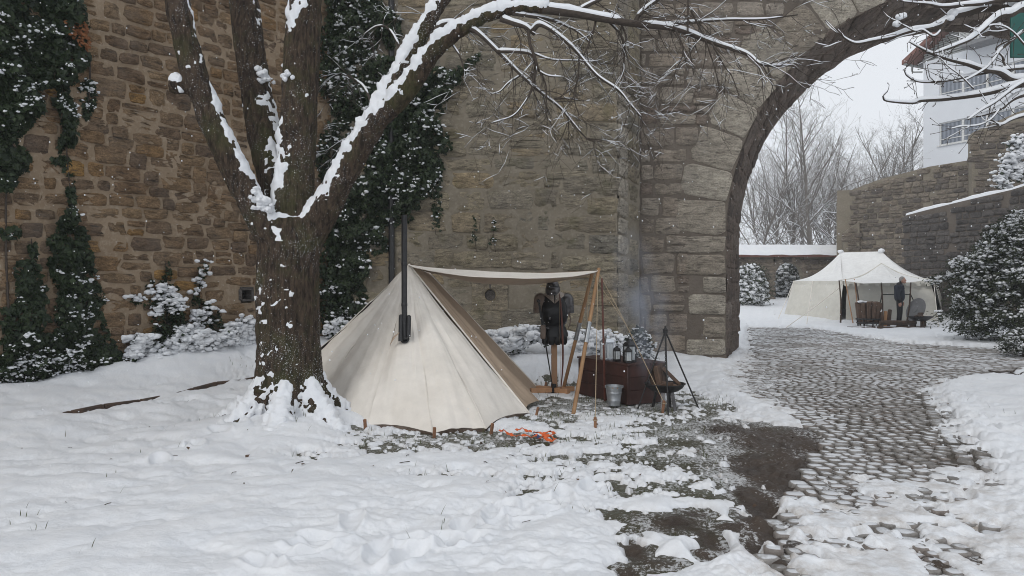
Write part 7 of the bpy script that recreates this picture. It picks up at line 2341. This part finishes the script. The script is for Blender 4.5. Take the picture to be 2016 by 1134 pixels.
mb = MB(); mb.add(V, [np.stack([k, k + 1, k + 2, k + 3], 1), np.stack([k + 3, k + 2, k + 4], 1)])
solo('grass', mb, GRASS, 'grass blades poking through the thin snow', kind='stuff')
# fallen twigs and leaf scraps on the snow
x = gr_.uniform(-4.5, 3.4, 420); y = gr_.uniform(4.6, 10.5, 420)
k = (gr_.random(420) < .10 + .8 * np.exp(-((x - .6) / 1.8) ** 2 - ((y - 7.6) / 2.2) ** 2)) & (np.hypot(x + 1.4, y - 9.8) > 2.5)
x, y = x[k], y[k]
z = np.maximum(snow_height(x, y)[0], hz(x, y)) + .004
mb, ml = MB(), MB()
for i in range(len(x)):
    if i % 3:
        a = gr_.uniform(0, 6.28); L = gr_.uniform(.02, .10)
        P = np.array([[x[i], y[i], z[i]], [x[i] + L * .5 * math.cos(a), y[i] + L * .5 * math.sin(a), z[i] + .006], [x[i] + L * math.cos(a + .3), y[i] + L * math.sin(a + .3), z[i] + .003]])
        tube(mb, P, gr_.uniform(.0015, .004), 4, cap=False)
P = np.stack([x, y, z + .006], 1)[::3]
leaves(ml, P, np.repeat([[0, 0, 1.0]], len(P), 0), gr_.uniform(.02, .05, len(P)), gr_, 0)
solo('twig_litter', mb, TWIG, 'small fallen twigs scattered over the snow', kind='stuff')
solo('leaf_litter', ml, WOOD_OLD, 'brown leaf scraps scattered over the snow', kind='stuff', smooth=False)
n_ = 3000
d = 1.6 + 15 * gr_.random(n_) ** .55
P = np.stack([gr_.uniform(-.78, .78, n_) * d, d, EYE + gr_.uniform(-.42, .44, n_) * d], 1)
P = P[P[:, 2] > hz(P[:, 0], P[:, 1]) + .1]
U0, F0 = ICO[0]
r = gr_.uniform(.0024, .0075, len(P)) * np.clip(P[:, 1] / 7, .40, 1)
V = (P[:, None] + U0[None] * r[:, None, None] * np.array([1, 1, 1.25])).reshape(-1, 3)
mb = MB(); mb.add(V, [(F0[None] + (np.arange(len(P)) * 12)[:, None, None]).reshape(-1, 3)])
solo('falling_snow', mb, SNOW, 'snowflakes falling through the air', kind='stuff')

m, nt, b = new_mat('smoke')
nt.nodes.remove(b)
oc = nd(nt, 'TexCoord').outputs['Object']
ln2 = nd(nt, 'VectorMath', operation='LENGTH', n0=oc).outputs['Value']
fall = ramp(nt, ln2, [(0.0, 1.0), (0.55, .45), (.98, 0.0)])
ns = ramp(nt, nd(nt, 'TexNoise', Vector=pos(nt, False, (1, 1, .55)), Scale=4.5, Detail=4.0, Distortion=.6).outputs[0], [(.42, 0), (.68, 1)])
pv = nd(nt, 'VolumePrincipled', Color=(.62, .68, .80, 1), Density=math_(nt, 'MULTIPLY', math_(nt, 'MULTIPLY', fall, ns), 3.0), Anisotropy=.2)
nt.links.new(pv.outputs[0], [n for n in nt.nodes if n.type == 'OUTPUT_MATERIAL'][0].inputs['Volume'])
U2, F2 = ICO[2]
sm = link('smoke', make_mesh('smoke', U2, [F2], m), None, (fx - .22, fy + .25, fg + 1.25), 'thin blue grey smoke rising from the fire bowl', 'smoke', kind='stuff')
sm.scale = (.42, .40, 1.25); sm.rotation_euler = (math.radians(-8), math.radians(-12), 0)

# ------------------------------------------------------------------ the snowy air
hm, nt, b = new_mat('haze')
nt.nodes.remove(b)
hv = nd(nt, 'VolumePrincipled', Color=(.93, .95, .98, 1), Density=.0011, Anisotropy=.0)
nt.links.new(hv.outputs[0], [n for n in nt.nodes if n.type == 'OUTPUT_MATERIAL'][0].inputs['Volume'])
mb = MB(); box(mb, (0, 0, 17), (600, 600, 42)); solo('haze', mb, hm, 'pale snowy air', kind='stuff', smooth=False)
